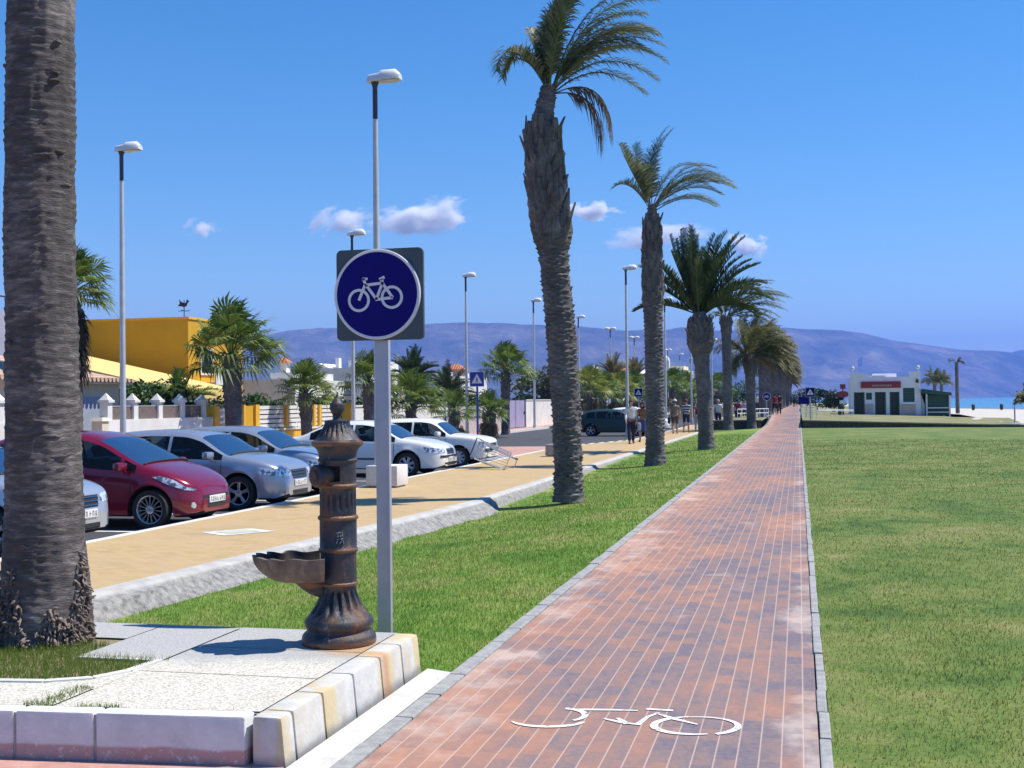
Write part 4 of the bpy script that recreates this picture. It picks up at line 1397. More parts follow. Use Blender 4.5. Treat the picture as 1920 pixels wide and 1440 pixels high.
bike(mb, T=Td @ Matrix.Translation((0, 0, .0236)))
obj('bicycle_symbol', mb, M_WSIGN, sg, False)
for zz in (cz - .17, cz + .17):
    obj('clamp', MB().box(-.06, .06, -.0235, .03, zz - .018, zz + .018), M_GALV, sg)

# ================================================================== PAINTED MARKS
def stroke(mb, pts, w, z=.005):
    q = [G(a, b, z) for a, b in pts]
    for i in range(len(q) - 1):
        mb.bar(q[i], q[i + 1], w, .001)
def arc(c, rx, ry, a0, a1, n=26):
    return [(c[0] + rx * math.cos(R(a0 + (a1 - a0) * k / n)), c[1] + ry * math.sin(R(a0 + (a1 - a0) * k / n))) for k in range(n + 1)]
mb = MB()
def wedge(pts, ws, z=.0045):
    q = [G(a, b, z) for a, b in pts]
    vs = []
    for i, p in enumerate(q):
        d = q[min(i + 1, len(q) - 1)] - q[max(i - 1, 0)]
        s = Vector((-d.y, d.x, 0)).normalized() * (float(np.interp(i / (len(q) - 1), np.linspace(0, 1, len(ws)), ws)) * .5)
        vs += [p - s, p + s]
    mb.add(vs, [(2 * i, 2 * i + 1, 2 * i + 3, 2 * i + 2) for i in range(len(q) - 1)])
wedge(arc((1306, 1360), 80, 16.5, 75, 262, 30), [.015, .038, .042, .038, .015])
wedge(arc((1306, 1361), 78, 17, -110, 62, 30), [.012, .018, .028, .038, .03])
wedge(arc((1028, 1349), 70, 13, 168, 20, 26), [.01, .03, .038, .038, .022])
wedge(arc((1052, 1340), 45, 12, 60, -80, 16), [.022, .038, .034])
wedge([(1080, 1330), (1140, 1330.5), (1196, 1332)], [.035, .03, .015])
wedge([(1212, 1329), (1262, 1332)], [.03, .03])
wedge([(1132, 1347), (1165, 1354), (1196, 1358), (1214, 1344), (1236, 1336)], [.015, .034, .04, .022, .015])
wedge([(1228, 1336), (1262, 1347), (1308, 1358)], [.015, .036, .015])
wedge([(1158, 1346), (1176, 1357)], [.02, .04])
t = NT('worn_road_paint')
v = t.coord()
bsdf = t.b
t.done(t.ramp(t.noise(20, v, 4), [(.3, (.70, .68, .66)), (.7, (.80, .79, .78))]), .6)
tr = t.n('ShaderNodeBsdfTransparent')
f = t.step(t.noise(13, v, 7, .8), .55, .63)
mx = t.n('ShaderNodeMixShader', None, i0=f, i1=t.b.outputs[0], i2=tr.outputs[0])
t.t.links.new(mx.outputs[0], t.out.inputs['Surface'])
tag(obj('bicycle_marking', mb, t.m, None, False), 'worn white bicycle painted across the brick cycle path', 'road marking')
mb = MB()
q = [G(375, 998, ZP + .005), G(470, 990.5, ZP + .005), G(517, 995.5, ZP + .005), G(420, 1004, ZP + .005)]
c_ = sum(q, Vector()) / 4
mb.add(q, [(0, 1, 2, 3)], 0)
mb.add([c_.lerp(p, .62) + Vector((0, 0, .003)) for p in q], [(0, 1, 2, 3)], 1)
tag(obj('square_marking', mb, [M_WLINE, pm('grey_green_paint', (.42, .44, .34), (.50, .50, .38), 12, .8)], None, False), 'white framed square mark on the tan promenade behind the fountain', 'road marking')

# ================================================================== CARS
M_TYRE = pm('tyre_rubber', (.018, .018, .019), (.026, .026, .027), 20, .85)
M_ALLOY = pm('alloy_rim', (.52, .53, .56), (.42, .43, .46), 9, .3, metal=.7)
M_BLACK = pm('black_plastic', (.016, .016, .018), (.024, .024, .026), 12, .6)
M_WELL = pm('wheel_well', (.006, .006, .006), (.01, .01, .01), 5, .95)
M_GLASS = glassm('car_glass', (.30, .38, .42), .68)
M_WIND = glassm('windscreen_glass', (.16, .22, .28), .42)
for nd in M_WIND.node_tree.nodes:
    if nd.type == 'BSDF_PRINCIPLED':
        nd.inputs['Base Color'].default_value = (.035, .10, .25, 1)  # blue of the reflected sky put into the glass's base colour
        nd.inputs['Coat Weight'].default_value = 1
        nd.inputs['Specular IOR Level'].default_value = 1
M_LAMP = pm('headlamp_lens', (.74, .78, .84), (.13, .15, .18), 15, .08, metal=.35, lo=.46, hi=.56, Coat_Weight=1.0)
M_PLATEW = pm('number_plate_white', (.72, .72, .70), (.66, .66, .64), 6, .4)
M_SEAT = pm('seat_cloth', (.035, .036, .04), (.05, .05, .055), 14, .9)
M_SEAM = pm('door_seam', (.012, .012, .013), (.02, .02, .02), 8, .8)
M_CHROME = pm('bright_trim', (.6, .6, .62), (.5, .5, .52), 8, .15, metal=1.0)


def pchip(pts):
    x = np.array([p[0] for p in pts], float); y = np.array([p[1] for p in pts], float)
    h = np.diff(x); d = np.diff(y) / h
    m = np.zeros(len(x)); m[0], m[-1] = d[0], d[-1]
    for i in range(1, len(x) - 1):
        if d[i - 1] * d[i] > 0:
            w1, w2 = 2 * h[i] + h[i - 1], h[i] + 2 * h[i - 1]
            m[i] = (w1 + w2) / (w1 / d[i - 1] + w2 / d[i])
    def f(q):
        q = min(max(q, x[0]), x[-1])
        i = min(max(int(np.searchsorted(x, q)) - 1, 0), len(x) - 2)
        t = (q - x[i]) / h[i]
        return ((1 + 2 * t) * (1 - t) ** 2 * y[i] + t * (1 - t) ** 2 * h[i] * m[i] + t * t * (3 - 2 * t) * y[i + 1] + t * t * (t - 1) * h[i] * m[i + 1])
    return f


def make_car(label, loc, rz, P, paintm, group='cars parked nose to the promenade'):
    t = thing('parked_car', label, 'car', loc, rz, group)
    top, belt, wid, low = pchip(P['top']), pchip(P['belt']), pchip(P['wid']), pchip(P['low'])
    x0, x1 = P['top'][0][0], P['top'][-1][0]
    xf, xr, Rt = P['xf'], P['xr'], P['Rt']
    Ra = Rt + .055
    k = P.get('tumble', .40)
    st = set(np.round(np.linspace(x0, x1, 86), 3))
    for s in (xf, xr):
        for a in np.linspace(0, PI, 15): st.add(round(s + Ra * math.cos(a), 3))
        st.add(round(s - Ra - .002, 3)); st.add(round(s + Ra + .002, 3))
    for e, d in ((x0, 1), (x1, -1)):
        for q in (.012, .03, .055): st.add(round(e + d * q, 3))
    for w_ in P['win'] + [P['ws'], P['rw']]:
        st.update(w_)
    st.update(P['doors'])
    st = sorted(st)
    rows = []
    for x in st:
        w, b, tp, lo_ = wid(x), belt(x), top(x), low(x)
        b = min(b, tp - .015)
        za = 0
        for s in (xf, xr):
            dx = x - s
            if abs(dx) < Ra: za = max(za, Rt + math.sqrt(Ra * Ra - dx * dx))
        h = b - lo_
        g = min(max((tp - b) / .32, 0), 1)
        r = [(0, max(lo_, za)), (w * .90, max(lo_, za)), (w * .985, max(lo_ + .03, za + .004)), (w * 1.0, max(lo_ + .14 * h, za + .012)), (w * 1.006 + .0, max(lo_ + .36 * h, za + .03)), (w * 1.002, max(lo_ + .60 * h, za + .045)), (w * .992, max(lo_ + .80 * h, za + .06)), (w * .972, max(b - .045, za + .075)), (w * .955, max(b, za + .09))]
        yb = w * .955
        zt = tp - .075 * g - .012
        zb = r[-1][1]
        zt = max(zt, zb + .004)
        for q in (.33, .66, 1):
            zz = zb + (zt - zb) * q
            r.append((yb - (zz - zb) * k - .02 * q * (1 - g) - .015 * g * q * q, zz))
        y9 = r[-1][0]
        r.append((y9 - .035 - .03 * g, max(tp - .028 * g - .004, zt + .004)))
        y9 = r[-1][0]
        tp2 = max(tp, r[-1][1] + .002)
        r += [(y9 * .86, tp2 + .004), (y9 * .5, tp2 + .02), (0, tp2 + .026)]
        rows.append(r)
    NR = len(rows[0])
    ring = 2 * NR - 2
    V = []
    for x, r in zip(st, rows):
        V += [(x, -y, z) for y, z in r] + [(x, y, z) for y, z in r[-2:0:-1]]
    body = MB()
    body.v = list(V)
    win = {}
    IW0, IW1 = 8, 11               # rows bounding the side glass
    for i in range(len(st) - 1):
        xm = (st[i] + st[i + 1]) / 2
        for j in range(ring):
            f = (i * ring + j, i * ring + (j + 1) % ring, (i + 1) * ring + (j + 1) % ring, (i + 1) * ring + j)
            jj = j if j < NR - 1 else ring - 1 - j
            side = 'R' if j < NR - 1 else 'L'
            key = None
            if IW0 <= jj < IW1:
                for n_, w_ in enumerate(P['win']):
                    if w_[0] < xm < w_[1]: key = ('side_window', side, n_)
            if jj >= 12:
                if P['ws'][0] < xm < P['ws'][1]: key = ('windscreen', '', 0)
                if P['rw'][0] < xm < P['rw'][1]: key = ('rear_window', '', 0)
            if key is None and 3 <= jj <= 7:
                for n_, (a_, b_) in enumerate(zip(P['doors'][:-1], P['doors'][1:])):
                    if a_ < xm < b_: key = ('door', side, n_)
            if key:
                win.setdefault(key, []).append(f)
            else:
                dark = jj == 0 or (jj <= 1)
                trim = P.get('sill') and jj <= 2 and xr < xm < xf
                body.f.append(f); body.m.append(1 if dark else (2 if trim else 0))
    for e, i in ((0, 0), (1, len(st) - 1)):
        idx = [i * ring + j for j in range(ring)]
        body.f.append(tuple(idx if e == 0 else idx[::-1])); body.m.append(0)
    bo = obj('body', body, [paintm, M_WELL, M_BLACK], t, True, sharp=32)
    doors = {}
    for (nm, sd, n_), fs in win.items():
        ids = sorted({i for f in fs for i in f}); mp = {a: b for b, a in enumerate(ids)}
        mb = MB()
        mb.v = [V[i] for i in ids]
        mb.f = [tuple(mp[i] for i in f) for f in fs]; mb.m = [0] * len(fs)
        oo = obj(nm, mb, paintm if nm == 'door' else M_WIND if nm != 'side_window' else M_GLASS, t, True, sharp=0)
        if nm == 'door': doors[(sd, n_)] = oo
    # the whole skin as a target for lamps, seams and trim
    skin = BVHTree.FromPolygons([Vector(v) for v in V], [f for f in body.f] + [f for fs in win.values() for f in fs])
    def proj(o, d):
        h = skin.ray_cast(Vector(o), Vector(d).normalized())
        return h[0]
    def decal(name, poly, plane, mats, off=.006, sg=-1, n=9, thick=0):
        """poly in (u, z); plane gives the ray direction in the car's xy for the right hand side"""
        d = Vector((plane[0], plane[1] * -sg, 0)).normalized()
        u = Vector((-d.y, d.x, 0)) * -sg
        us = [p[0] for p in poly]; z_ = [p[1] for p in poly]
        bm = bmesh.new()
        vs = [bm.verts.new((a, b, 0)) for a, b in poly]
        bm.faces.new(vs)
        bmesh.ops.triangulate(bm, faces=bm.faces[:])
        bmesh.ops.subdivide_edges(bm, edges=bm.edges[:], cuts=n // 3, use_grid_fill=True)
        bmesh.ops.triangulate(bm, faces=bm.faces[:])
        mb = MB(); ok = True
        for v in bm.verts:
            o = u * v.co.x + Vector((0, 0, v.co.y)) - d * 4
            h = proj(o, d)
            if h is None: h = o + d * 4; 
            mb.v.append(tuple(h - d * off))
        bm.verts.index_update()
        for f in bm.faces:
            mb.f.append(tuple(v.index for v in f.verts)); mb.m.append(0)
        bm.free()
        return obj(name, mb, mats, t, True, sharp=0)
    def sideu(x, y, plane, sg):
        d = Vector((plane[0], plane[1] * -sg, 0)).normalized()
        u = Vector((-d.y, d.x, 0)) * -sg
        return u.dot(Vector((x, y, 0)))
    for sg in (-1, 1):
        pl = (-.62, .78)
        poly = []
        for (kx, z) in P['lamp']:
            # kx: positive = x on the flank; negative = -y on the nose
            if kx > 0:
                h = proj((kx, sg * 3, z), (0, -sg, 0))
            else:
                h = proj((5, sg * -kx, z), (-1, 0, 0))
            poly.append((sideu(h.x, h.y, pl, sg), z))
        decal('headlight', poly, pl, M_LAMP, .007, sg)
        if 'fog' in P:
            y_, z_, r_ = P['fog']
            h = proj((5, sg * y_, z_), (-1, 0, 0))
            decal('fog_light', [(sideu(h.x, h.y, (-.8, .6), sg) + r_ * math.cos(a), z_ + r_ * math.sin(a)) for a in np.linspace(0, 2 * PI, 9)[:-1]], (-.8, .6), M_LAMP, .006, sg)
        # doors: seams drawn along the flank
        mb = MB()
        def flank(x, z):
            h = proj((x, sg * 3, z), (0, -sg, 0))
            return h + Vector((0, sg * .003, 0)) if h else None
        for xd in P['doors']:
            pts = [flank(xd + P.get('dlean', 0) * (z - .6), z) for z in np.linspace(low(xd) + .10, belt(xd) - .02, 12)]
            pts = [p for p in pts if p]
            if len(pts) > 2: obj('door_seam', MB().tube(pts, .006, 4), M_SEAM, t, True, sharp=0)
        for a, b in zip(P['doors'][:-1], P['doors'][1:]):
            xh = b - .0 if False else a + .17
            p = flank(xh, belt(xh) - P.get('hdrop', .12))
            if p:
                mb = MB().box(-.09, .09, -.018, .018, -.016, .016, bev=.008)
                obj('door_handle', mb, paintm, doors.get(('R' if sg < 0 else 'L', P['doors'].index(a)), t), loc=p + Vector((0, sg * .016, 0)))
        if P.get('rub'):
            z_ = P['rub']
            pts = [flank(x, z_) for x in np.linspace(xr + Ra + .1, xf - Ra - .06, 20)]
            mb = MB().tube([p + Vector((0, sg * .004, 0)) for p in pts if p], .022, 6)
            obj('side_moulding', mb, M_BLACK, t)
        # mirror
        xm_ = P['mir']
        p = flank(xm_, belt(xm_) - .0) or Vector((xm_, sg * .8, belt(xm_)))
        mb = MB()
        mb.tube([p + Vector((0, -sg * .02, -.02)), p + Vector((-.01, sg * .07, .03))], [.028, .022], 8)
        mm = Matrix.Translation(p + Vector((-.01, sg * .12, .085))) @ Matrix.Rotation(sg * .25, 4, 'Z')
        q = MB().box(-.075, .055, -.10, .10, -.065, .065, bev=.04)
        mb.add(q.v, q.f, 0, mm)
        obj('wing_mirror', mb, P.get('mirm', paintm), t)
    if 'grille' in P:
        g0 = decal('grille', P['grille'], (-1, 0), P.get('grm', M_BLACK), .006, -1)
        if P.get('gbars'):
            mb = MB()
            zs_ = [z for _, z in P['grille']]; yy = max(abs(y) for y, _ in P['grille']) * .92
            for q in range(P['gbars']):
                z = min(zs_) + (max(zs_) - min(zs_)) * (q + .5) / P['gbars']
                pts = [proj((5, y, z), (-1, 0, 0)) + Vector((.012, 0, 0)) for y in np.linspace(-yy, yy, 7)]
                mb.tube(pts, .008, 4)
            obj('grille_bar', mb, M_CHROME, g0)
    if 'intake' in P:
        decal('air_intake', P['intake'], (-1, 0), M_BLACK, .006, -1)
    pz = P['plz']
    h = proj((5, 0, pz), (-1, 0, 0))
    np_ = obj('number_plate', MB().box(0, .016, -.26, .26, -.055, .055, bev=.004), M_PLATEW, t, loc=h + Vector((.002, 0, 0)))
    mb = MB()
    rr = random.Random(sum(map(ord, label)) % 999)
    for q in range(7):
        y = -.20 + q * .066 + (.02 if q > 3 else 0)
        mb.box(.0161, .018, y - .017, y - .009, -.033, .033)
        zq = rr.choice((-.03, 0, .028))
        mb.box(.0161, .018, y - .009, y + .016, zq - .006, zq + .006)
        if rr.random() < .6: mb.box(.0161, .018, y + .009, y + .017, -.033, .033 if rr.random() < .5 else 0)
    obj('plate_characters', mb, M_SEAM, np_, False)
    if 'bump' in P:
        z_, hh = P['bump']
        ys = np.linspace(-1, 1, 25)
        mb = MB()
        vs = []
        for y in ys:
            yy = y * (wid(x1 - .12) * .97)
            for dz in (-hh, hh):
                p = proj((5, yy, z_ + dz), (-1, 0, 0)) 
                if p is None: p = Vector((x1 - .3, yy, z_ + dz))
                vs.append(tuple(p + Vector((.012, 0, 0))))
        mb.add(vs, [(2 * i, 2 * i + 1, 2 * i + 3, 2 * i + 2) for i in range(24)])
        obj('bumper_strip', mb, M_BLACK, t, True)
    # rear lamps
    for sg in (-1, 1):
        pl = (.6, .8)
        d = Vector((pl[0], pl[1] * -sg, 0)).normalized()
        z_ = belt(x0 + .15) - .12
        h = proj((x0 + .07, sg * 3, z_), (0, -sg, 0))
        if h:
            decal('tail_light', [(sideu(h.x, h.y, pl, sg) + a, z_ + b) for a, b in ((-.07, -.13), (.07, -.13), (.08, .10), (-.05, .12))], pl, M_TAIL, .006, sg)
    # wheels
    for x in (xf, xr):
        for sg in (-1, 1):
            MW = Matrix.Rotation(PI / 2, 4, 'X') if sg < 0 else Matrix.Rotation(-PI / 2, 4, 'X')
            wl = thing_part('wheel', t, (x, sg * (wid(x) - .105), Rt))
            rt = Rt
            ri = P.get('rim', .66) * rt
            mb = MB().lathe([(ri * .97, -.09), (rt * .93, -.10), (rt * .985, -.075), (rt, -.045), (rt, .045), (rt * .985, .075), (rt * .94, .098), (ri * 1.06, .098), (ri, .088), (ri * .97, .07)], 40, M=MW, cap=False)
            obj('tyre', mb, M_TYRE, wl)
            mb = MB()
            mb.lathe([(ri * .98, -.08), (ri * .90, -.02), (ri * .90, .03), (ri * .93, .078), (ri * 1.0, .088), (ri * 1.02, .078)], 40, 0, MW, cap=False)
            mb.lathe([(ri * .92, .0), (.02, .0)], 24, 1, MW)
            sp = P.get('spokes', 5)
            kind = P.get('spk', 'wide')
            for q in range(sp):
                a = 2 * PI * q / sp + .3
                c_, s_ = math.cos(a), math.sin(a)
                w0, w1 = {'wide': (.045, .075), 'thin': (.014, .026), 'cover': (.06, .085)}[kind]
                vs = []
                for rr_, ww, zz in ((.03, w0, .066), (ri * .93, w1, .074)):
                    for s2, dz in ((-1, 0), (1, 0), (.5, .014), (-.5, .014)):
                        vs.append((c_ * rr_ - s_ * ww * s2 * .5, s_ * rr_ + c_ * ww * s2 * .5, zz + dz))
                mb.add(vs, [(0, 1, 5, 4), (1, 2, 6, 5), (2, 3, 7, 6), (3, 0, 4, 7)], 0, MW)
            mb.lathe([(.065, .05), (.065, .082), (.045, .092), (.001, .094)], 20, 0, MW)
            obj('rim', mb, [M_ALLOY, M_WELL], wl)
    # inside
    mb = MB()
    xs_ = P['seats']
    wl_ = wid(0) * .86
    lo_ = low(0)
    mb.box(xr - .1, P['ws'][1] - .25, -wl_, wl_, lo_ + .05, lo_ + .12)
    mb.box(P['ws'][1] - .75, P['ws'][1] - .12, -wl_ * .98, wl_ * .98, lo_ + .3, belt(P['ws'][1] - .3) - .04, bev=.05)
    for sx in xs_:
        for sy in (-.36, .36):
            mb.box(sx - .05, sx + .45, sy - .25, sy + .25, lo_ + .12, lo_ + .34, bev=.05)
            m_ = Matrix.Translation((sx - .05, sy, lo_ + .30)) @ Matrix.Rotation(-.3, 4, 'Y')
            q = MB().box(-.07, .06, -.24, .24, 0, .56, bev=.05); mb.add(q.v, q.f, 0, m_)
            q = MB().box(-.05, .05, -.13, .13, .60, .78, bev=.04); mb.add(q.v, q.f, 0, m_)
    obj('seats', mb, M_SEAT, t)
    mb = MB()
    st_ = Matrix.Translation((xs_[0] + .62, .36, belt(.2) - .03)) @ Matrix.Rotation(-1.15, 4, 'Y')
    for a in range(20):
        pass
    mb.tube([(.18 * math.cos(a), .18 * math.sin(a), 0) for a in np.linspace(0, 2 * PI, 21)], .014, 6, M=st_)
    obj('steering_wheel', mb, M_BLACK, t)
    # wiper line at the foot of the windscreen
    xw = P['ws'][1] - .015
    mb = MB()
    pts = []
    for y in np.linspace(-wid(xw) * .80, wid(xw) * .80, 15):
        h = proj((xw - .02 * 0 + .0, y, 3), (0, 0, -1))
        pts.append(h + Vector((.015, 0, .008)))
    mb.tube(pts, .016, 5)
    obj('wiper', mb, M_BLACK, t)
    return t


def thing_part(name, parent, loc):
    o = bpy.data.objects.new(name, None)
    COL.objects.link(o)
    o.parent = parent
    o.location = loc
    o.empty_display_size = .1
    return o


M_TAIL = pm('red_lamp_lens', (.35, .012, .012), (.25, .008, .008), 12, .12)
HATCH = dict(
    top=[(-1.96, .50), (-1.94, .74), (-1.90, .98), (-1.80, 1.15), (-1.55, 1.36), (-1.2, 1.44), (-.6, 1.48), (-.1, 1.465), (.28, 1.385), (1.12, .985), (1.40, .90), (1.65, .80), (1.84, .69), (1.93, .58), (1.97, .44)],
    belt=[(-1.96, .48), (-1.93, .70), (-1.85, .96), (-1.5, 1.03), (-.6, 1.0), (.3, .93), (1.0, .865), (1.35, .80), (1.65, .71), (1.85, .60), (1.97, .40)],
    wid=[(-1.96, .58), (-1.90, .74), (-1.7, .82), (-1.2, .858), (0, .86), (1.15, .855), (1.5, .81), (1.75, .72), (1.9, .58), (1.97, .42)],
    low=[(-1.96, .36), (-1.8, .24), (-1.4, .2), (1.4, .19), (1.8, .18), (1.97, .24)],
    xf=1.27, xr=-1.22, Rt=.305, rim=.72, spokes=15, spk='thin',
    win=[(-1.42, -.92), (-.86, -.10), (-.04, .74), (.80, 1.02)], ws=(.30, 1.10), rw=(-1.84, -1.52), doors=[-.90, -.07, .96], dlean=.05,
    lamp=[(1.30, .80), (1.42, .82), (1.60, .765), (1.78, .655), (-.50, .60), (-.56, .585), (1.78, .60), (1.58, .675)], fog=(.60, .36, .05),
    intake=[(-.48, .30), (.48, .30), (.40, .50), (-.40, .50)], plz=.43, mir=.86, seats=(-.1, -.95), hdrop=.10, gbars=0)
A3 = dict(
    top=[(-2.08, .50), (-2.06, .74), (-2.0, .98), (-1.85, 1.13), (-1.55, 1.32), (-1.1, 1.40), (-.4, 1.425), (.1, 1.405), (.42, 1.33), (1.06, .985), (1.4, .935), (1.75, .855), (1.97, .76), (2.05, .66), (2.08, .48)],
    belt=[(-2.08, .48), (-2.04, .72), (-1.95, .92), (-1.5, .98), (-.4, .945), (.5, .915), (1.06, .895), (1.5, .845), (1.85, .77), (2.0, .68), (2.08, .44)],
    wid=[(-2.08, .62), (-2.02, .76), (-1.8, .83), (-1.3, .865), (0, .87), (1.2, .865), (1.65, .83), (1.9, .75), (2.02, .63), (2.08, .50)],
    low=[(-2.08, .36), (-1.9, .24), (-1.4, .20), (1.5, .20), (1.9, .19), (2.08, .26)],
    xf=1.25, xr=-1.28, Rt=.312, rim=.68, spokes=5, spk='wide',
    win=[(-1.50, -1.05), (-.98, -.18), (-.12, .92)], ws=(.44, 1.05), rw=(-1.9, -1.52), doors=[-1.02, -.15, .92],
    lamp=[(1.62, .775), (1.80, .755), (-.62, .735), (-.36, .715), (-.36, .60), (-.60, .605), (1.80, .62), (1.64, .66)],
    grille=[(-.30, .55), (.30, .55), (.34, .71), (-.34, .71)], gbars=3, intake=[(-.60, .24), (.60, .24), (.60, .34), (-.60, .34)], plz=.47, mir=.74, seats=(-.1, -1.0), hdrop=.12, rub=None)
VOLVO = dict(
    top=[(-2.28, .55), (-2.25, .80), (-2.17, .955), (-1.9, 1.02), (-1.62, 1.06), (-1.0, 1.335), (-.55, 1.415), (0, 1.43), (.35, 1.395), (.62, 1.31), (1.22, .985), (1.6, .93), (1.95, .85), (2.17, .76), (2.26, .66), (2.29, .5)],
    belt=[(-2.28, .52), (-2.23, .77), (-2.12, .90), (-1.6, .965), (-.5, .94), (.5, .91), (1.22, .89), (1.7, .84), (2.05, .76), (2.2, .67), (2.29, .46)],
    wid=[(-2.28, .66), (-2.2, .78), (-1.9, .86), (-1.2, .90), (0, .905), (1.2, .90), (1.7, .86), (2.0, .79), (2.2, .67), (2.29, .54)],
    low=[(-2.28, .36), (-2.0, .24), (-1.5, .2), (1.6, .2), (2.0, .2), (2.29, .27)],
    xf=1.36, xr=-1.36, Rt=.318, rim=.66, spokes=7, spk='cover',
    win=[(-1.30, -.84), (-.78, -.14), (-.08, 1.04)], ws=(.64, 1.20), rw=(-1.62, -1.02), doors=[-1.14, -.11, 1.02],
    lamp=[(1.78, .77), (1.98, .745), (-.64, .725), (-.46, .71), (-.46, .60), (-.64, .60), (1.96, .60), (1.80, .64)],
    grille=[(-.30, .57), (.30, .57), (.33, .71), (-.33, .71)], gbars=2, bump=(.515, .03), intake=[(-.55, .26), (.55, .26), (.55, .36), (-.55, .36)], plz=.44, mir=.86, seats=(-.05, -1.0), rub=.47, hdrop=.10)
OLD = dict(
    top=[(-2.15, .55), (-2.12, .80), (-2.06, 1.0), (-1.75, 1.06), (-1.62, 1.09), (-1.2, 1.32), (-.9, 1.40), (0, 1.415), (.35, 1.385), (.58, 1.30), (1.05, .96), (1.5, .915), (1.95, .84), (2.1, .76), (2.14, .62), (2.15, .48)],
    belt=[(-2.15, .52), (-2.1, .78), (-2.0, .92), (-1.5, .955), (-.4, .93), (.5, .91), (1.05, .885), (1.6, .85), (2.0, .77), (2.1, .66), (2.15, .44)],
    wid=[(-2.15, .68), (-2.08, .79), (-1.8, .84), (-1.2, .85), (0, .855), (1.2, .85), (1.7, .83), (1.98, .78), (2.1, .70), (2.15, .60)],
    low=[(-2.15, .36), (-2.0, .26), (-1.5, .22), (1.5, .22), (2.0, .24), (2.15, .30)],
    xf=1.30, xr=-1.28, Rt=.30, rim=.66, spokes=8, spk='cover',
    win=[(-1.32, -.86), (-.80, -.16), (-.10, .90)], ws=(.60, 1.04), rw=(-1.60, -1.18), doors=[-1.1, -.13, .92],
    lamp=[(1.90, .74), (-.70, .735), (-.42, .725), (-.42, .60), (-.70, .60), (1.90, .60)],
    grille=[(-.36, .58), (.36, .58), (.36, .70), (-.36, .70)], bump=(.50, .05), plz=.42, mir=.72, seats=(-.05, -1.0), rub=.56, hdrop=.10)


def setcar(label, px_front, dep, P, pmat, mirm=None, zz=ZR, nose=None, **kw):
    """nose: world x of the front bumper"""
    L = P['top'][-1][0]
    p = A(px_front - 26 * 19 / dep, dep, zz)
    Q = dict(P); Q.update(kw)
    if mirm: Q['mirm'] = mirm
    return make_car(label, (p.x - L, p.y, zz), 0, Q, pmat)


M_RED = paint('dark_red_metallic', (.215, .003, .026), .25)
M_SIL = paint('silver_blue_metallic', (.40, .43, .50), .55, .28)
M_SIL2 = paint('silver_grey_metallic', (.36, .39, .46), .5, .28)
M_SIL3 = paint('light_silver_metallic', (.46, .50, .56), .5, .28)
M_WHT = paint('white_paint', (.78, .77, .74), 0, .25)
M_WHT2 = paint('plain_white_paint', (.80, .79, .76), 0, .3, .5)
M_TEAL = paint('dark_teal_paint', (.003, .028, .024), 0, .4, .15)

setcar('light silver car at the left edge, mostly hidden behind the foreground palm trunk', 192, 15.9, A3, M_SIL3, spokes=7)
setcar('dark red hatchback with many-spoked alloy wheels, parked beside the silver car', 433, 19.0, HATCH, M_RED)
setcar('silver blue hatchback with five-spoke wheels parked between the red hatchback and the fountain', 586, 22.1, A3, M_SIL)
setcar('silver grey car whose windscreen shows behind the nearer silver blue hatchback', 661, 25.3, A3, M_SIL2, spokes=9, spk='thin')
setcar('white saloon with oval headlights parked behind the fountain and the cycle sign post', 862, 31.3, VOLVO, M_WHT)
setcar('older boxy white car parked beyond the white saloon, next to the tipped trolley', 940, 35.6, OLD, M_WHT2)
setcar('dark teal hatchback parked right of the tallest palm trunk', 1236, 64.5, A3, M_TEAL, spokes=5, spk='wide')
setcar('white hatchback half hidden by walkers right of the second tall palm trunk', 1264, 72.5, HATCH, M_WHT2, spokes=6, spk='wide')

# ================================================================== STREET LAMPS
M_POLE = pm('lamp_pole_steel', (.60, .60, .60), (.50, .50, .51), 3, .5, metal=.3)
M_HEAD = pm('lamp_head_shell', (.74, .74, .73), (.66, .66, .66), 6, .45)
M_COLLAR = pm('lamp_collar_dark', (.03, .032, .06), (.045, .045, .07), 8, .5)
M_DIFF = pm('lamp_diffuser', (.66, .67, .66), (.55, .56, .56), 6, .2)
GLP = 'tall street lamps'


def street_lamp(label, loc, H=8.55, face=0.0, double=False, arm=.0):
    t = thing('street_lamp', label, 'street lamp', loc, face, GLP)
    mb = MB()
    mb.tube([(0, 0, -.3), (0, 0, .25), (0, 0, .26), (0, 0, H * .5), (0, 0, H - .28)], [.115, .105, .085, .07, .05], 12)
    obj('pole', mb, M_POLE, t)
    mb = MB()
    mb.tube([(0, 0, H - 1.0), (0, 0, H - .2), (0, 0, H - .14), (0, 0, H - .08)], [.053, .053, .075, .09], 12)
    obj('collar', mb, M_COLLAR, t)
    for s in ((1, -1) if double else (1,)):
        mb = MB()
        st = [(-.15, .10, .10), (-.11, .13, .17), (.12, .15, .19), (.16, .16, .235), (.46, .16, .22), (.56, .12, .12)]
        vs, fs = [], []
        for x, w_, h in st:
            for a in range(10):
                an = PI * a / 9
                vs.append((s * x, w_ * math.cos(an), .02 + h * math.sin(an) ** .7 + .05 * x))
        for i in range(len(st) - 1):
            for a in range(9):
                fs.append((i * 10 + a, i * 10 + a + 1, i * 10 + 11 + a, i * 10 + 10 + a))
            fs.append((i * 10 + 9, i * 10, i * 10 + 10, i * 10 + 19))
        fs += [tuple(range(10)), tuple(50 + a for a in range(10))]
        hd_ = obj('lamp_head', MB().add(vs, fs), M_HEAD, t, True, (0, 0, H - .12), sharp=45)
        mb = MB().box(.12 if s > 0 else -.50, .50 if s > 0 else -.12, -.11, .11, -.012, .014, bev=.008)
        obj('diffuser', mb, M_DIFF, hd_, rot=(0, -.05 * s, 0), loc=(0, 0, .0))
    return t


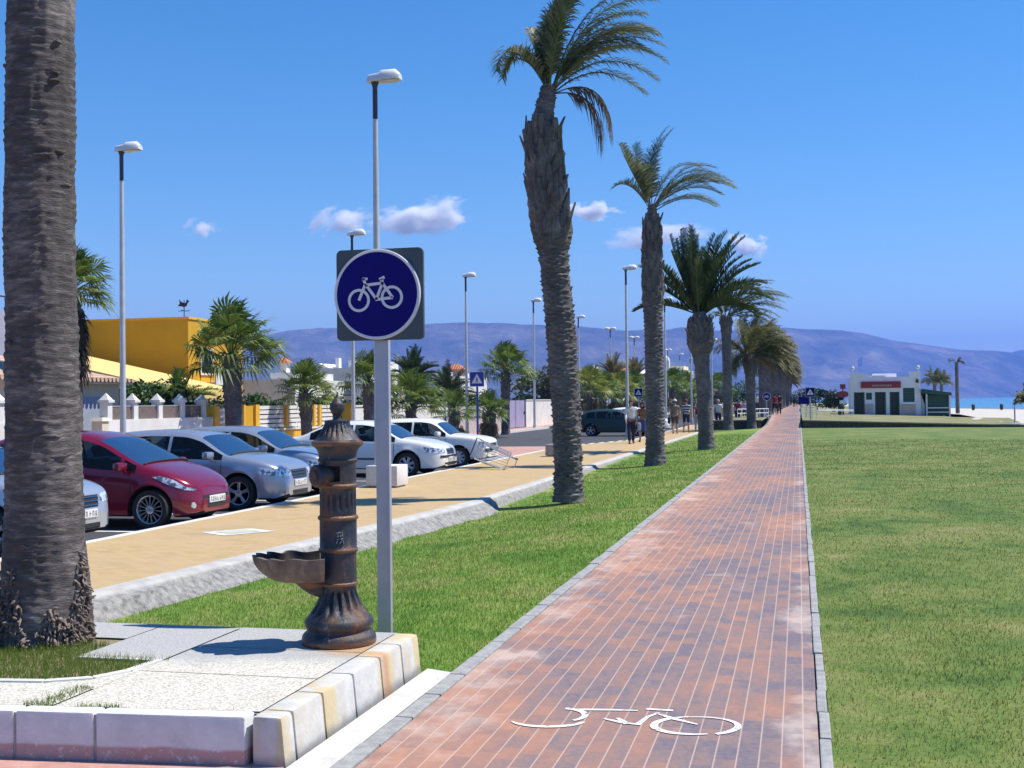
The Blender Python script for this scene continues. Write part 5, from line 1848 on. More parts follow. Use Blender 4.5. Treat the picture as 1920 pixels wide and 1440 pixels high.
deps = [31.7 + 16.35 * k for k in range(12)]
lamp_names = ['tall street lamp left of the yellow house, beside the foreground palm trunk', 'street lamp whose head shows beside the upper left corner of the cycle sign', 'street lamp rising between the cycle sign and the nearest blue pedestrian sign', 'street lamp between the lilac gate and the tallest palm trunk', 'street lamp just right of the tallest palm trunk, against the mountain', 'double headed street lamp above the dark teal hatchback', 'smaller double headed street lamp left of the second tall palm trunk']
for k, d in enumerate(deps):
    px = (TH and (960 + FPX * ((math.sin(TH) - 17.4 / d) / math.cos(TH))))
    nm = lamp_names[k] if k < len(lamp_names) else ['far street lamp right of the second tall palm trunk, on the house side', 'far street lamp left of the round headed palm, on the house side', 'far house side street lamp behind the round headed palm', 'far house side street lamp next to the slim tall palm', 'farthest house side street lamp before the line of distant palms'][k - 7]
    street_lamp(nm, A(px + 4, d, -.1), 8.6, 0, k in (5, 6, 7, 8))
near = [(25.0, 'nearest street lamp, its white head high above the blue cycle sign', 710), (43.4, 'street lamp hidden behind the trunk of the tallest palm', 1048), (61.4, 'street lamp on the promenade edge with its arm reaching the second tall palm', 1177), (80.7, 'street lamp on the promenade edge just right of the second tall palm trunk', 1249), (98.5, 'street lamp on the promenade edge left of the round headed palm', 1297), (117, 'street lamp on the promenade edge behind the slim tall palm', 1336), (136, 'farthest street lamp on the promenade edge', 1362)]
for d, nm, px in near:
    t = street_lamp(nm, A(px, d, ZP), 8.55 if d < 90 else 7.6, 0)

# ================================================================== SIGNS
def ped_sign(label, loc, H, rz=0.0, s=.30):
    t = thing('pedestrian_sign', label, 'sign', loc, rz, 'blue pedestrian crossing signs')
    obj('post', MB().box(-.04, .04, -.02, .02, -.1, H + s), M_POSTB if H > 2.5 else M_GALV, t)
    Ts = Matrix.Translation((0, -.025, H)) @ MX
    obj('rim', MB().prism(rrect(s, s, .03), 0, .012, M=Ts), M_WSIGN, t, sharp=30)
    obj('panel', MB().prism(rrect(s * .95, s * .95, .025), .0121, .016, M=Ts), M_BLUES if H > 2.5 else M_BLUE, t, sharp=30)
    mb = MB().prism([(-s * .74, -s * .55), (s * .74, -s * .55), (0, s * .72)], .0161, .019, M=Ts)
    obj('white_triangle', mb, M_WSIGN, t, False)
    mb = MB()
    k = s / .3
    Tq = Ts @ Matrix.Translation((0, 0, .0192))
    mb.ring((0, .055 * k, 0), 0, .022 * k, .002, 14, 0, Tq)
    for a, b, w_ in (((0, .035), (0, -.04), .036), ((0, -.03), (-.05, -.13), .022), ((0, -.03), (.045, -.13), .022), ((0, .02), (-.05, -.03), .018), ((0, .02), (.045, -.02), .018)):
        mb.bar((a[0] * k, a[1] * k, 0), (b[0] * k, b[1] * k, 0), w_ * k, .0015, 0, Tq)
    obj('walker_symbol', mb, M_COLLAR, t, False)
    return t


ped_sign('nearest blue pedestrian crossing sign on a blue post, beyond the boxy white car', A(896, 48, -.17), ZY(711, 896, 48) + .17, .0, .30)
ped_sign('farther blue pedestrian crossing sign, just left of the second tall palm trunk', A(1198, 86, ZR), ZY(736, 1198, 86) - ZR, 0, .30)
ped_sign('small dark blue pedestrian sign on a grey post in the lawn near the kiosk', A(1520, 69.5, -.02), 2.05, 0, .27)
t = thing('cycle_sign', 'small round blue cycle sign among the distant palms left of the path', 'sign', A(1438, 80, .41), 0)
obj('post', MB().box(-.03, .03, -.02, .02, -.05, 1.6), M_GALV, t)
Tq = Matrix.Translation((0, -.03, 1.42)) @ MX
obj('rim', MB().lathe([(.27, 0), (.27, .01)], 32, M=Tq), M_WSIGN, t)
obj('disc', MB().lathe([(.245, .0101), (.245, .014)], 32, M=Tq), M_BLUE, t)
mb = MB()
bike(mb, k=.25, T=Tq @ Matrix.Translation((0, 0, .0145)))
obj('bicycle_symbol', mb, M_WSIGN, t, False)
t = thing('notice_board', 'plain blue board on two posts left of the small pedestrian sign near the kiosk', 'sign', A(1507, 84, .40), 0)
obj('panel', MB().prism(rrect(.34, .27, .03), 0, .02, M=Matrix.Translation((0, -.03, 1.15)) @ MX), M_BLUE, t)
for s in (-.2, .2):
    obj('post', MB().box(s - .025, s + .025, -.02, .02, -.05, 1.3), M_GALV, t)

# ================================================================== WALLS AND HOUSES
M_WHITE = pm('white_render', (.74, .72, .68), (.64, .62, .58), 1.3, .85, .15, 20)
M_CREAM = pm('cream_render', (.66, .58, .46), (.58, .50, .40), 1.2, .85)
M_YEL = pm('ochre_render', (.62, .335, .012), (.56, .295, .012), .8, .85)
M_YEL2 = pm('bright_yellow_paint', (.80, .45, .03), (.70, .38, .03), 2, .7)
M_PINKW = pm('pinkish_render', (.46, .40, .37), (.38, .34, .32), 1.5, .9)
M_LILAC = pm('lilac_gate_paint', (.36, .32, .46), (.30, .27, .40), 2, .6)
M_BROWN = pm('brown_mesh_panel', (.13, .095, .085), (.18, .135, .12), 14, .9)
M_DKWIN = pm('dark_window', (.02, .025, .03), (.035, .04, .05), 2, .15)
M_GREY = pm('lilac_grey_render', (.34, .34, .42), (.29, .29, .37), 1, .9)
M_IRONBLK = pm('black_ironwork', (.015, .015, .017), (.03, .03, .03), 8, .6)
M_GREENP = pm('dark_green_paint', (.012, .06, .042), (.018, .08, .055), 3, .5)
M_GDOOR = pm('blue_grey_door', (.34, .37, .46), (.30, .33, .42), 3, .6)


def tilem(name, c1, c2, axis):
    t = NT(name)
    v = t.coord()
    wv = t.n('ShaderNodeTexWave', {'bands_direction': axis}, Vector=v, Scale=1.6, Distortion=.3).outputs['Fac']
    t.bump(wv, .8, .08)
    return t.done(t.mix(t.math('MULTIPLY', wv, .5), t.ramp(t.noise(3, v, 4), [(.35, c1), (.65, c2)]), tuple(x * .6 for x in c1)), .9)


M_TILE = tilem('pink_roof_tile', (.55, .36, .26), (.66, .47, .36), 'X')
M_TILEO = tilem('orange_roof_tile', (.48, .17, .07), (.56, .23, .11), 'X')
XW = -18.45


def wy(px): return A(px, dep_at(px, XW), 0).y


def wall(label, pxa, pxb, top, m, cope=None, thick=.22, panels=None, cat='wall', name='garden_wall', yy=None, group=None):
    y0, y1 = yy or (wy(pxa), wy(pxb))
    t = thing(name, label, cat, (XW, y0, -.1), 0, group)
    obj('wall', MB().box(-thick, 0, 0, y1 - y0, 0, top), m, t, False)
    if cope:
        obj('coping', MB().box(-thick - .04, .04, -.01, y1 - y0 + .01, top + .001, top + .07), cope, t, False)
    return t, y0, y1


# white wall with pointed pillars and brown panels
tw, y0, y1 = wall('low white wall with pointed pillars and brown panels before the yellow house', 203, 399, 1.38, M_WHITE)
def pillar(t, y, m, h=1.86, w_=.115, tip=.20, capm=None):
    p = obj('pillar', MB().box(-.26 - .02, w_ * 2 - .26, y - w_, y + w_, 0, h), m, t, False)
    q = MB().box(-.33, w_ * 2 - .21, y - w_ - .035, y + w_ + .035, h, h + .07)
    q.add([(-.30, y - w_ - .01, h + .071), (w_ * 2 - .24, y - w_ - .01, h + .071), (w_ * 2 - .24, y + w_ + .01, h + .071), (-.30, y + w_ + .01, h + .071), (w_ - .27, y, h + .07 + tip)], [(0, 1, 4), (1, 2, 4), (2, 3, 4), (3, 0, 4)])
    obj('cap', q, capm or m, p, False)
pys = [wy(p) - y0 for p in (208, 257, 303, 345, 385)]
for y in pys: pillar(tw, y, M_WHITE)
for a, b in zip(pys[:-1], pys[1:]):
    obj('panel', MB().box(-.16, -.10, a + .12, b - .12, 1.381, 1.74), M_BROWN, tw, False)
    obj('rail', MB().box(-.17, -.09, a + .12, b - .12, 1.741, 1.77), M_GALV, tw, False)
tw, y0, y1 = wall('stretch of white wall with a pointed pillar at the left edge of the picture', -140, 40, 1.38, M_WHITE)
for p in (-120, -60, 6): pillar(tw, wy(p) - y0, M_WHITE)
# gate post of the drive
t = thing('gate_post', 'small cream gate post between the garage door and the pillared wall', 'post', (XW, wy(196), -.1))
obj('shaft', MB().box(-.3, .02, -.16, .16, 0, 1.35), M_CREAM, t, False)
obj('cap', MB().box(-.34, .06, -.2, .2, 1.351, 1.45, taper=.06), M_CREAM, t, False)
# yellow and white fence
y0, y1 = wy(400), wy(640)
t = thing('garden_fence', 'white slatted fence with yellow base and yellow posts behind the parked cars', 'fence', (XW, y0, -.1))
L = y1 - y0
gy0, gy1 = wy(456) - y0, wy(478) - y0
def ylw(a, b, z0, z1, m, n_='base', x0=-.2, x1=0): return obj(n_, MB().box(x0, x1, a, b, z0, z1), m, t, False)
ylw(0, .35, 0, 1.72, M_YEL2, 'post', -.26, .05)
la, lb = wy(407) - y0, wy(420) - y0
mb = MB()
for k in range(6): mb.box(-.12, -.06, .36, gy0 - .01, .55 + k * .2, .62 + k * .2)
for k in range(14): mb.box(-.11, -.065, .36 + k * (gy0 - .4) / 13, .41 + k * (gy0 - .4) / 13, .45, 1.66)
obj('lattice', mb, M_WHITE, t, False)
ylw(.36, gy0 - .01, 0, .45, M_YEL2)
obj('gate_panel', MB().box(-.14, -.06, gy0 + .12, gy1, .05, 1.72), M_YEL, t, False)
ylw(gy0 - .005, gy0 + .115, 0, 1.76, M_YEL2, 'post', -.24, .03)
ylw(gy1 + .005, gy1 + .30, 0, 1.76, M_YEL2, 'post', -.24, .03)
ylw(gy1 + .31, L, 0, .82, M_YEL2)
ylw(gy1 + .31, L, .821, .88, M_WHITE, 'sill', -.24, .04)
posts = [wy(p) - y0 for p in (538, 590, 600)]
prev = gy1 + .31
for p in posts + [L]:
    mb = MB()
    for k in range(5): mb.box(-.13, -.07, prev + .01, p - .11, .93 + k * .165, 1.055 + k * .165)
    obj('slats', mb, M_WHITE, t, False)
    if p < L: ylw(p - .1, p + .1, .881, 1.74, M_YEL2, 'post', -.22, .02)
    prev = p + .11
t = thing('gate_pillar', 'yellow gate pillar with a round globe lantern right of the slatted fence', 'pillar', (XW, wy(657), -.1))
obj('shaft', MB().box(-.3, .05, -.24, .24, 0, 1.72), M_YEL2, t, False)
obj('cap', MB().box(-.34, .09, -.28, .28, 1.721, 1.80, taper=.05), M_YEL2, t, False)
lt = obj('lantern', MB().lathe([(.05, 0), (.07, .06), (.05, .10), (.15, .16), (.20, .28), (.19, .40), (.12, .50), (.03, .54)], 20), M_DIFF, t, True, (-.12, 0, 1.80))
obj('lantern_ring', MB().lathe([(.21, .30), (.215, .32), (.21, .34)], 20), M_IRONBLK, lt)
tw, y0, y1 = wall('plain white garden wall with a pale coping right of the cycle sign post', 665, 838, 1.62, M_WHITE, M_WHITE)
for p in (700, 770, 836): obj('pillar', MB().box(-.25, .06, wy(p) - y0 - .22, wy(p) - y0 + .22, 0, 1.8), M_WHITE, tw, False)
wall('pinkish grey garden wall behind the nearest blue pedestrian sign', 840, 953, 1.55, M_PINKW, None)
t = thing('lilac_gate', 'solid lilac metal gate next to the tall bare trunk fan palm', 'gate', (XW, wy(955), -.1))
gl = wy(984) - wy(955)
obj('panel', MB().box(-.12, -.04, 0, gl, .04, 1.86), M_LILAC, t, False)
obj('frame', MB().box(-.14, -.02, -.12, -.002, 0, 1.92).box(-.14, -.02, gl + .002, gl + .14, 0, 1.92), M_IRONBLK, t, False)
obj('handle', MB().box(-.04, .02, gl - .3, gl - .26, .9, 1.1), M_IRONBLK, t, False)
wall('bright white garden wall between the lilac gate and the tallest palm trunk', 986, 1098, 1.85, M_WHITE, M_WHITE)
for k, (a, b, lab) in enumerate(((1100, 1118, 'white wall section above the left end of the dark teal hatchback'), (1123, 1145, 'white wall section above the middle of the dark teal hatchback'), (1150, 1196, 'white wall section above the front of the dark teal hatchback'), (1240, 1300, 'distant white wall behind the walkers with the checked and striped shirts'))):
    wall(lab, a, b, 2.0, M_WHITE, M_WHITE)


def hb(name, label, cat='house'):
    return thing(name, label, cat, (0, 0, 0))


# house with the pink tiled roof and garage
h = hb('white_house', 'low cream house with pink tiled hip roof and a blue grey garage door')
x0, x1, ya, yb = -30.0, -20.4, 24.5, 33.2
obj('wall', MB().box(x0, x1, ya, yb, -.2, 2.32), M_CREAM, h, False)
obj('cornice', MB().box(x0 - .3, x1 + .3, ya - .3, yb + .3, 2.321, 2.42), M_WHITE, h, False)
e = .42
rv = [(x0 - e, ya - e, 2.421), (x1 + e, ya - e, 2.421), (x1 + e, yb + e, 2.421), (x0 - e, yb + e, 2.421), (x0 + 3.4, (ya + yb) / 2, 3.55), (x1 - 3.4, (ya + yb) / 2, 3.55)]
ro = obj('roof', MB().add(rv, [(0, 1, 5, 4), (1, 2, 5), (2, 3, 4, 5), (3, 0, 4), (3, 2, 1, 0)]), M_TILE, h, False)
mb = MB()
for k in range(45): mb.tube([(x1 + e - .06, ya - e + k * .208, 2.43), (x1 + e + .05, ya - e + k * .208, 2.44)], .07, 8)
obj('eaves_tiles', mb, M_TILE, ro)
gd = wy(150), wy(184)
gyc = A(167, dep_at(167, x1), 0).y
obj('garage_door', MB().box(x1 + .01, x1 + .05, gyc - 1.15, gyc + .95, -.1, 1.95), M_GDOOR, h, False)
# yellow house
h = hb('yellow_house', 'large flat roofed ochre yellow house behind the pillared wall')
cx, cy, dp = -25.7, A(352, 52, 0).y, 52
TZ = ZY(598, 352, 52)
obj('wall', MB().box(-44, cx, cy, cy + 5.2, -.2, TZ), M_YEL, h, False)
obj('parapet', MB().box(-44.05, cx + .05, cy - .05, cy + 5.25, TZ + .001, TZ + .10), M_YEL2, h, False)
w_ = obj('window', MB().box(cx + .01, cx + .06, cy + 1.0, cy + 2.2, 3.0, 4.2), M_WHITE, h, False)
obj('pane', MB().box(cx + .061, cx + .07, cy + 1.1, cy + 2.1, 3.1, 4.1), M_DKWIN, w_, False)
obj('balcony', MB().box(cx + .01, cx + .9, cy + .8, cy + 3.2, 2.55, 2.66).box(cx + .82, cx + .9, cy + .8, cy + 3.2, 2.66, 3.35), M_WHITE, h, False)
wl = A(-200, 48, 0)
anx = [(-31, 4.1), (-31, -.1), (-23.1, -.1), (-23.1, 2.35)]
h2 = obj('annexe', MB().add([(x, 40.8, z) for x, z in anx] + [(x, 46.2, z) for x, z in anx], [(0, 1, 2, 3), (7, 6, 5, 4), (0, 3, 7, 4), (3, 2, 6, 7), (1, 0, 4, 5), (2, 1, 5, 6)]), pm('pale_yellow_render', (.78, .56, .20), (.70, .50, .18), 1, .85), h, False)
v_ = thing('weather_vane', 'black weather vane with a cockerel on the yellow house roof corner', 'weather vane', (cx - .35, cy + .3, TZ + .1))
obj('rod', MB().tube([(0, 0, 0), (0, 0, .75)], .02, 6), M_IRONBLK, v_)
obj('cross_arm', MB().tube([(-.28, 0, .28), (.28, 0, .28)], .015, 5).tube([(0, -.28, .29), (0, .28, .29)], .015, 5), M_IRONBLK, v_)
obj('cockerel', MB().prism([(-.3, .5), (-.2, .62), (-.24, .78), (-.1, .66), (.08, .62), (.14, .78), (.2, .74), (.26, .7), (.18, .64), (.12, .5), (0, .44), (-.12, .48)], -.012, .012, M=Matrix.Rotation(PI / 2, 4, 'X')), M_IRONBLK, v_, False)
# grey house at the far left
h = hb('grey_house', 'lilac grey house with roof railing at the left edge behind the palm trunk')
gz = ZY(582, 4, 45)
obj('wall', MB().box(-42, -28.9, 38, 43.3, -.2, gz), M_GREY, h, False)
mb = MB()
for k in range(12): mb.box(-28.98, -28.94, 38 + k * .47, 38.04 + k * .47, gz, gz + .5)
mb.box(-28.99, -28.93, 38, 43.3, gz + .5, gz + .55)
obj('railing', mb, M_IRONBLK, h, False)
obj('window', MB().box(-28.9, -28.85, 40, 41.2, 2.4, 3.8), M_DKWIN, h, False)
# white house with chimney
h = hb('white_house', 'white house with an orange capped chimney and a row of small dark vents')
D = 62.0
def bx(pa, pb, za, zb, dep, deep, m, n_, par, dz=0):
    a, b = A(pa, dep, 0), A(pb, dep, 0)
    return obj(n_, MB().box(a.x, b.x, a.y, a.y + deep, za, zb), m, par, False)
zz = lambda y, px=520, dep=D: ZY(y, px, dep)
bx(448, 565, -.2, zz(712), D, 7, M_WHITE, 'wall', h)
bx(508, 563, zz(711.9), zz(698), D + .8, 5, M_WHITE, 'upper_wall', h)
c0 = bx(525, 539, zz(698) + .001, zz(678), D + 2, .5, M_WHITE, 'chimney', h)
a, b = A(521, D + 1.9, 0), A(543, D + 1.9, 0)
obj('chimney_cap', MB().add([(a.x, a.y - .1, zz(678)), (b.x, a.y - .1, zz(678)), (b.x, a.y + .7, zz(678)), (a.x, a.y + .7, zz(678)), ((a.x + b.x) / 2, a.y + .3, zz(664))], [(0, 1, 4), (1, 2, 4), (2, 3, 4), (3, 0, 4), (3, 2, 1, 0)]), M_TILEO, c0, False)
mb = MB()
for p in range(472, 560, 12):
    q = A(p, D, 0)
    mb.lathe([(.11, 0), (.11, .03)], 10, M=Matrix.Translation((q.x, q.y - .005, zz(718))) @ MX)
obj('vents', mb, M_DKWIN, h)
bx(466, 492, zz(760), zz(728), D - .06, .05, M_DKWIN, 'window', h)
# house behind the cycle sign
h = hb('white_house', 'white stepped house whose roof shows left of the cycle sign post')
D = 84.0
bx(598, 700, -.2, ZY(690, 650, D), D, 8, M_WHITE, 'wall', h)
bx(654, 700, ZY(690, 650, D), ZY(675, 650, D), D + 1, 6, M_WHITE, 'upper_wall', h)
a = A(598, D + 1, 0); b = A(622, D + 1, 0)
obj('roof_slope', MB().add([(a.x, a.y, ZY(690, 610, D)), (b.x, a.y, ZY(690, 610, D)), (a.x, a.y, ZY(680, 610, D)), (a.x, a.y + 3, ZY(690, 610, D)), (b.x, a.y + 3, ZY(690, 610, D)), (a.x, a.y + 3, ZY(680, 610, D))], [(0, 1, 2), (3, 5, 4), (1, 4, 5, 2), (0, 2, 5, 3)]), M_WHITE, h, False)
bx(630, 637, ZY(690, 634, D), ZY(669, 634, D), D + 2, .5, M_WHITE, 'chimney', h)
bx(660, 672, ZY(702, 650, D), ZY(692, 650, D), D - .05, .04, M_DKWIN, 'window', h)
# turret house
h = hb('turret_house', 'white house with a pinkish turret under an orange pyramid roof')
D = 92.0
bx(806, 868, -.2, ZY(706, 840, D), D, 8, M_WHITE, 'wall', h)
bx(818, 850, ZY(706, 840, D), ZY(698, 840, D), D + .6, 5, M_WHITE, 'upper_wall', h)
bx(844, 868, ZY(706, 856, D), ZY(692, 856, D), D + 1, 1.2, pm('pink_render', (.55, .36, .28), (.5, .32, .25), 2, .85), 'turret', h)
a, b = A(832, D + .8, 0), A(874, D + .8, 0)
obj('roof', MB().add([(a.x, a.y, ZY(692, 853, D)), (b.x, a.y, ZY(692, 853, D)), (b.x, a.y + 1.7, ZY(692, 853, D)), (a.x, a.y + 1.7, ZY(692, 853, D)), ((a.x + b.x) / 2, a.y + .85, ZY(680, 853, D))], [(0, 1, 4), (1, 2, 4), (2, 3, 4), (3, 0, 4), (3, 2, 1, 0)]), M_TILEO, h, False)
bx(812, 824, ZY(735, 820, D), ZY(718, 820, D), D - .05, .04, M_DKWIN, 'window', h)
# cream tower far off
h = hb('cream_building', 'pale cream building with a domed tower beyond the walkers')
D = 190.0
CM = pm('pale_cream_render', (.78, .72, .50), (.70, .64, .44), .5, .85)
bx(1244, 1290, -.2, ZY(694, 1265, D), D, 12, CM, 'wall', h)
bx(1256, 1284, ZY(694, 1265, D), ZY(686, 1265, D), D + 1, 8, CM, 'upper_wall', h)
tb = bx(1245, 1256, ZY(694, 1250, D), ZY(676, 1250, D), D + .5, 1.2, M_WHITE, 'tower', h)
q = A(1250.5, D + 1.1, 0)
obj('dome', MB().lathe([(.55, 0), (.5, .35), (.3, .65), (.05, .8), (.04, 1.3)], 14), M_WHITE, tb, True, (q.x, q.y, ZY(676, 1250, D)))
for pa in (1262, 1272, 1281):
    for yy_ in (702, 712):
        bx(pa, pa + 5, ZY(yy_ + 5, pa, D), ZY(yy_, pa, D), D - .06, .04, M_DKWIN, 'window', h)
for k, (pa, pb, yt, D, lab) in enumerate(((1092, 1120, 691, 150, 'small white house roof right of the tallest palm trunk'), (1148, 1176, 690, 165, 'small white house behind the brownish date palm'), (1196, 1216, 696, 175, 'small white house showing left of the second tall palm trunk'))):
    h = hb('white_house', lab)
    bx(pa, pb, -.2, ZY(yt + 6, pa, D), D, 7, M_WHITE, 'wall', h)
    a, b = A(pa - 2, D - .3, 0), A(pb + 2, D - .3, 0)
    z0 = ZY(yt + 6, pa, D)
    obj('roof', MB().add([(a.x, a.y, z0), (b.x, a.y, z0), (b.x, a.y + 7.6, z0), (a.x, a.y + 7.6, z0), ((a.x + b.x) / 2, a.y + 3.8, z0 + .9)], [(0, 1, 4), (1, 2, 4), (2, 3, 4), (3, 0, 4), (3, 2, 1, 0)]), M_WHITE if k != 1 else M_TILEO, h, False)
    bx(pa + 6, pa + 10, z0 - 1.6, z0 - .5, D - .05, .04, M_DKWIN, 'window', h)

# ---- shrubs and garden trees
M_SHRUB = leafm('shrub_leaf', [(.2, (.022, .055, .014)), (.55, (.055, .12, .025)), (.85, (.12, .19, .045))], .9)
M_OLIVE = leafm('olive_leaf', [(.2, (.03, .045, .02)), (.55, (.075, .095, .045)), (.85, (.15, .17, .08))], .9)
M_DKHEDGE = leafm('dark_hedge_leaf', [(.2, (.008, .022, .010)), (.55, (.018, .045, .018)), (.85, (.04, .075, .03))], .9)


def bush(label, loc, w_, d_, h_, mat, n=1500, leaf=.09, seed=1, stem=True, name='shrub', cat='shrub', z0=.0, lumps=9, group=None):
    rg = np.random.RandomState(seed)
    t = thing(name, label, cat, loc, 0, group)
    cs = [(rg.uniform(-.36, .36) * w_, rg.uniform(-.36, .36) * d_, z0 + (h_ - z0) * rg.uniform(.3, .78), rg.uniform(.42, .75)) for _ in range(lumps)]
    mb = MB()
    for k in range(n):
        c = cs[rg.randint(len(cs))]
        v = rg.randn(3); v /= np.linalg.norm(v)
        r = c[3] * (.62 + .42 * rg.rand())
        p = Vector((c[0] + v[0] * r * w_ * .34, c[1] + v[1] * r * d_ * .34, max(z0 + .02, c[2] + v[2] * r * (h_ - z0) * .36)))
        nn = Vector(v + rg.randn(3) * .6).normalized()
        a = nn.orthogonal().normalized()
        a = Matrix.Rotation(rg.rand() * 6.28, 3, nn) @ a
        b = nn.cross(a)
        s = leaf * rg.uniform(.6, 1.3)
        mb.add([p - a * s, p + b * s * .5, p + a * s, p - b * s * .5], [(0, 1, 2, 3)])
    obj('foliage', mb, mat, t, False)
    if stem:
        mb = MB()
        for c in cs[:5]:
            mb.tube([(c[0] * .2, c[1] * .2, 0), (c[0] * .6, c[1] * .6, c[2] * .55), (c[0], c[1], c[2])], [.05, .035, .015], 6)
        obj('stem', mb, M_BARK, t)
    return t


GS = 'garden shrubs behind the walls'
for k, (px, dep, w_, d_, h_, m, n, lf, lab) in enumerate((
        (238, 38.4, 3.6, 1.6, 2.9, M_SHRUB, 1600, .10, 'round dark shrub behind the pillared wall, nearest the pink roofed house'),
        (285, 39.6, 3.4, 1.6, 2.8, M_DKHEDGE, 1400, .10, 'dark green shrub behind the middle of the pillared wall'),
        (372, 41.0, 2.6, 1.4, 2.7, M_OLIVE, 1400, .10, 'greyish shrub at the right end of the pillared wall'),
        (428, 46, 3.2, 1.6, 2.6, M_DKHEDGE, 1500, .12, 'dark shrub behind the trunk of the large fan palm'),
        (515, 49, 2.8, 1.6, 2.6, M_SHRUB, 1700, .12, 'leafy shrub left of the low fan palm above the slatted fence'),
        (620, 54, 3.2, 1.8, 2.5, M_DKHEDGE, 1700, .12, 'dark green shrub between the slatted fence and the white house'),
        (668, 56, 2.6, 1.6, 2.6, M_SHRUB, 1400, .12, 'shrub behind the globe lantern of the yellow gate pillar'),
        (742, 64, 3.5, 1.6, 3.0, M_OLIVE, 1500, .13, 'olive shrub just right of the cycle sign post above the white wall'),
        (812, 70, 3.6, 1.8, 2.6, M_DKHEDGE, 1500, .14, 'low dark shrub between the two garden date palms'),
        (884, 74, 3.0, 1.8, 2.6, M_SHRUB, 1500, .14, 'dark shrub behind the nearest blue pedestrian sign'))):
    bush(lab, A(px, dep, -.1), w_, d_, h_, m, n, lf, 100 + k, group=GS)
bush('tall olive garden tree just left of the tallest palm trunk', A(1016, 94, -.1), 4.5, 3.5, 4.6, M_OLIVE, 2600, .16, 130, name='garden_tree', cat='tree', z0=1.2, lumps=12)
bush('reddish brown leaved tree touching the left side of the tallest palm trunk', A(1036, 100, -.1), 2.6, 2.6, 5.0, leafm('reddish_leaf', [(.2, (.06, .05, .03)), (.6, (.17, .12, .06)), (.9, (.30, .22, .12))], .9), 1500, .15, 131, name='garden_tree', cat='tree', z0=2.0, lumps=9)
t, y0, y1 = None, wy(968), wy(1100)
for k, (px, dep, lab) in enumerate(((978, 88, 'long dark clipped hedge above the lilac gate'), (1030, 98, 'dark clipped hedge above the white wall left of the tallest palm'))):
    bush(lab, A(px, dep, -.1), 2.4, 9, 2.6, M_DKHEDGE, 2600, .14, 140 + k, name='hedge', cat='hedge', lumps=16)
for k, px in enumerate((1085, 1118, 1150, 1178, 1215, 1262, 1290, 1318, 1352, 1385)):
    nm = ('right of the tallest palm', 'over the left of the teal hatchback', 'over the middle of the teal hatchback', 'behind the man in the white shirt', 'behind the second tall palm trunk', 'behind the man with the cap', 'behind the striped shirt walker', 'behind the round headed palm trunk', 'behind the slim tall palm', 'right of the slim tall palm trunk')[k]
    bush('mid green street tree ' + nm, A(px, 128 + 9 * k, -.1), 6.5, 4, 4.0 + .15 * k, M_OLIVE if k % 3 == 1 else M_SHRUB, 1500, .22, 150 + k, name='street_tree', cat='tree', lumps=12, group='street trees beyond the walkers')
for k, (px, dep, w_, h_, lab) in enumerate(((1541, 128, 3.6, 3.0, 'spreading dark bush left of the kiosk, nearest the path'), (1566, 120, 2.4, 2.5, 'round dark bush close to the left wall of the kiosk'), (1508, 190, 5, 3.4, 'distant bush right beside the far end of the cycle path'))):
    bush(lab, A(px, dep, .2), w_, w_ * .8, h_, M_DKHEDGE, 1200, .14, 170 + k, name='shrub', cat='shrub', lumps=8)

# ================================================================== KIOSK
KD = 103.0
k0, k1 = A(1596, KD, 0), A(1724, KD, 0)
KY = k0.y
kz = .18
K = thing('beach_kiosk', 'white flat roofed beach kiosk with dark doors and a red sign board', 'kiosk', (k0.x, KY, kz))
KW_ = k1.x - k0.x
sx = KW_ / 128.0
fx = lambda px: (px - 1596) * sx
fz = lambda py: ZY(py, 1660, KD) - kz
M_KW = pm('kiosk_whitewash', (.84, .84, .86), (.76, .76, .79), 1.5, .9)
mb = MB()
open_ = [(1603, 1620, 735, 0), (1642, 1659, 735, 0), (1669, 1684, 735, 0)]
wins = [(1624, 1635, 736, 749), (1692, 1713, 728, 754)]
xs = sorted({fx(1596), fx(1724)} | {fx(a) for a, b, *_ in open_ + wins} | {fx(b) for a, b, *_ in open_ + wins})
topz = fz(707)
def seg(xa, xb, za, zb): mb.box(xa, xb, 0, .25, za, zb)
for xa, xb in zip(xs[:-1], xs[1:]):
    xm = (xa + xb) / 2
    hole = None
    for a, b, c, d in [(a, b, c, None) for a, b, c, d in open_] + wins:
        if fx(a) < xm < fx(b): hole = (0 if d is None else fz(d), fz(c))
    if hole:
        if hole[0] > .01: seg(xa, xb, 0, hole[0])
        seg(xa, xb, hole[1], topz)
    else:
        seg(xa, xb, 0, topz)
mb.box(0, .25, .251, 5.5, 0, topz); mb.box(KW_ - .25, KW_, .251, 5.5, 0, topz); mb.box(.251, KW_ - .251, 5.25, 5.5, 0, topz)
mb.box(.26, KW_ - .26, .26, 5.2, topz - .5, topz - .35)
obj('wall', mb, M_KW, K, False)
obj('parapet', MB().box(fx(1596), fx(1619), -.02, .27, topz + .001, fz(699)), M_KW, K, False)
obj('parapet', MB().box(fx(1704), fx(1724), -.02, .27, topz + .001, fz(697.5)), M_KW, K, False)
mb = MB()
mb.add([(fx(1619.1), 0, topz + .001), (fx(1629), 0, topz + .001), (fx(1619.1), 0, fz(700)), (fx(1619.1), .25, topz + .001), (fx(1629), .25, topz + .001), (fx(1619.1), .25, fz(700))], [(0, 1, 2), (5, 4, 3), (1, 4, 5, 2)])
obj('parapet', mb, M_KW, K, False)
obj('roof_box', MB().box(fx(1640), fx(1683), 1.5, 3.5, topz + .001, fz(700)), M_KW, K, False)
obj('parapet', MB().box(fx(1634), fx(1660), .02, .22, topz + .001, fz(704)), M_KW, K, False)
mb = MB()
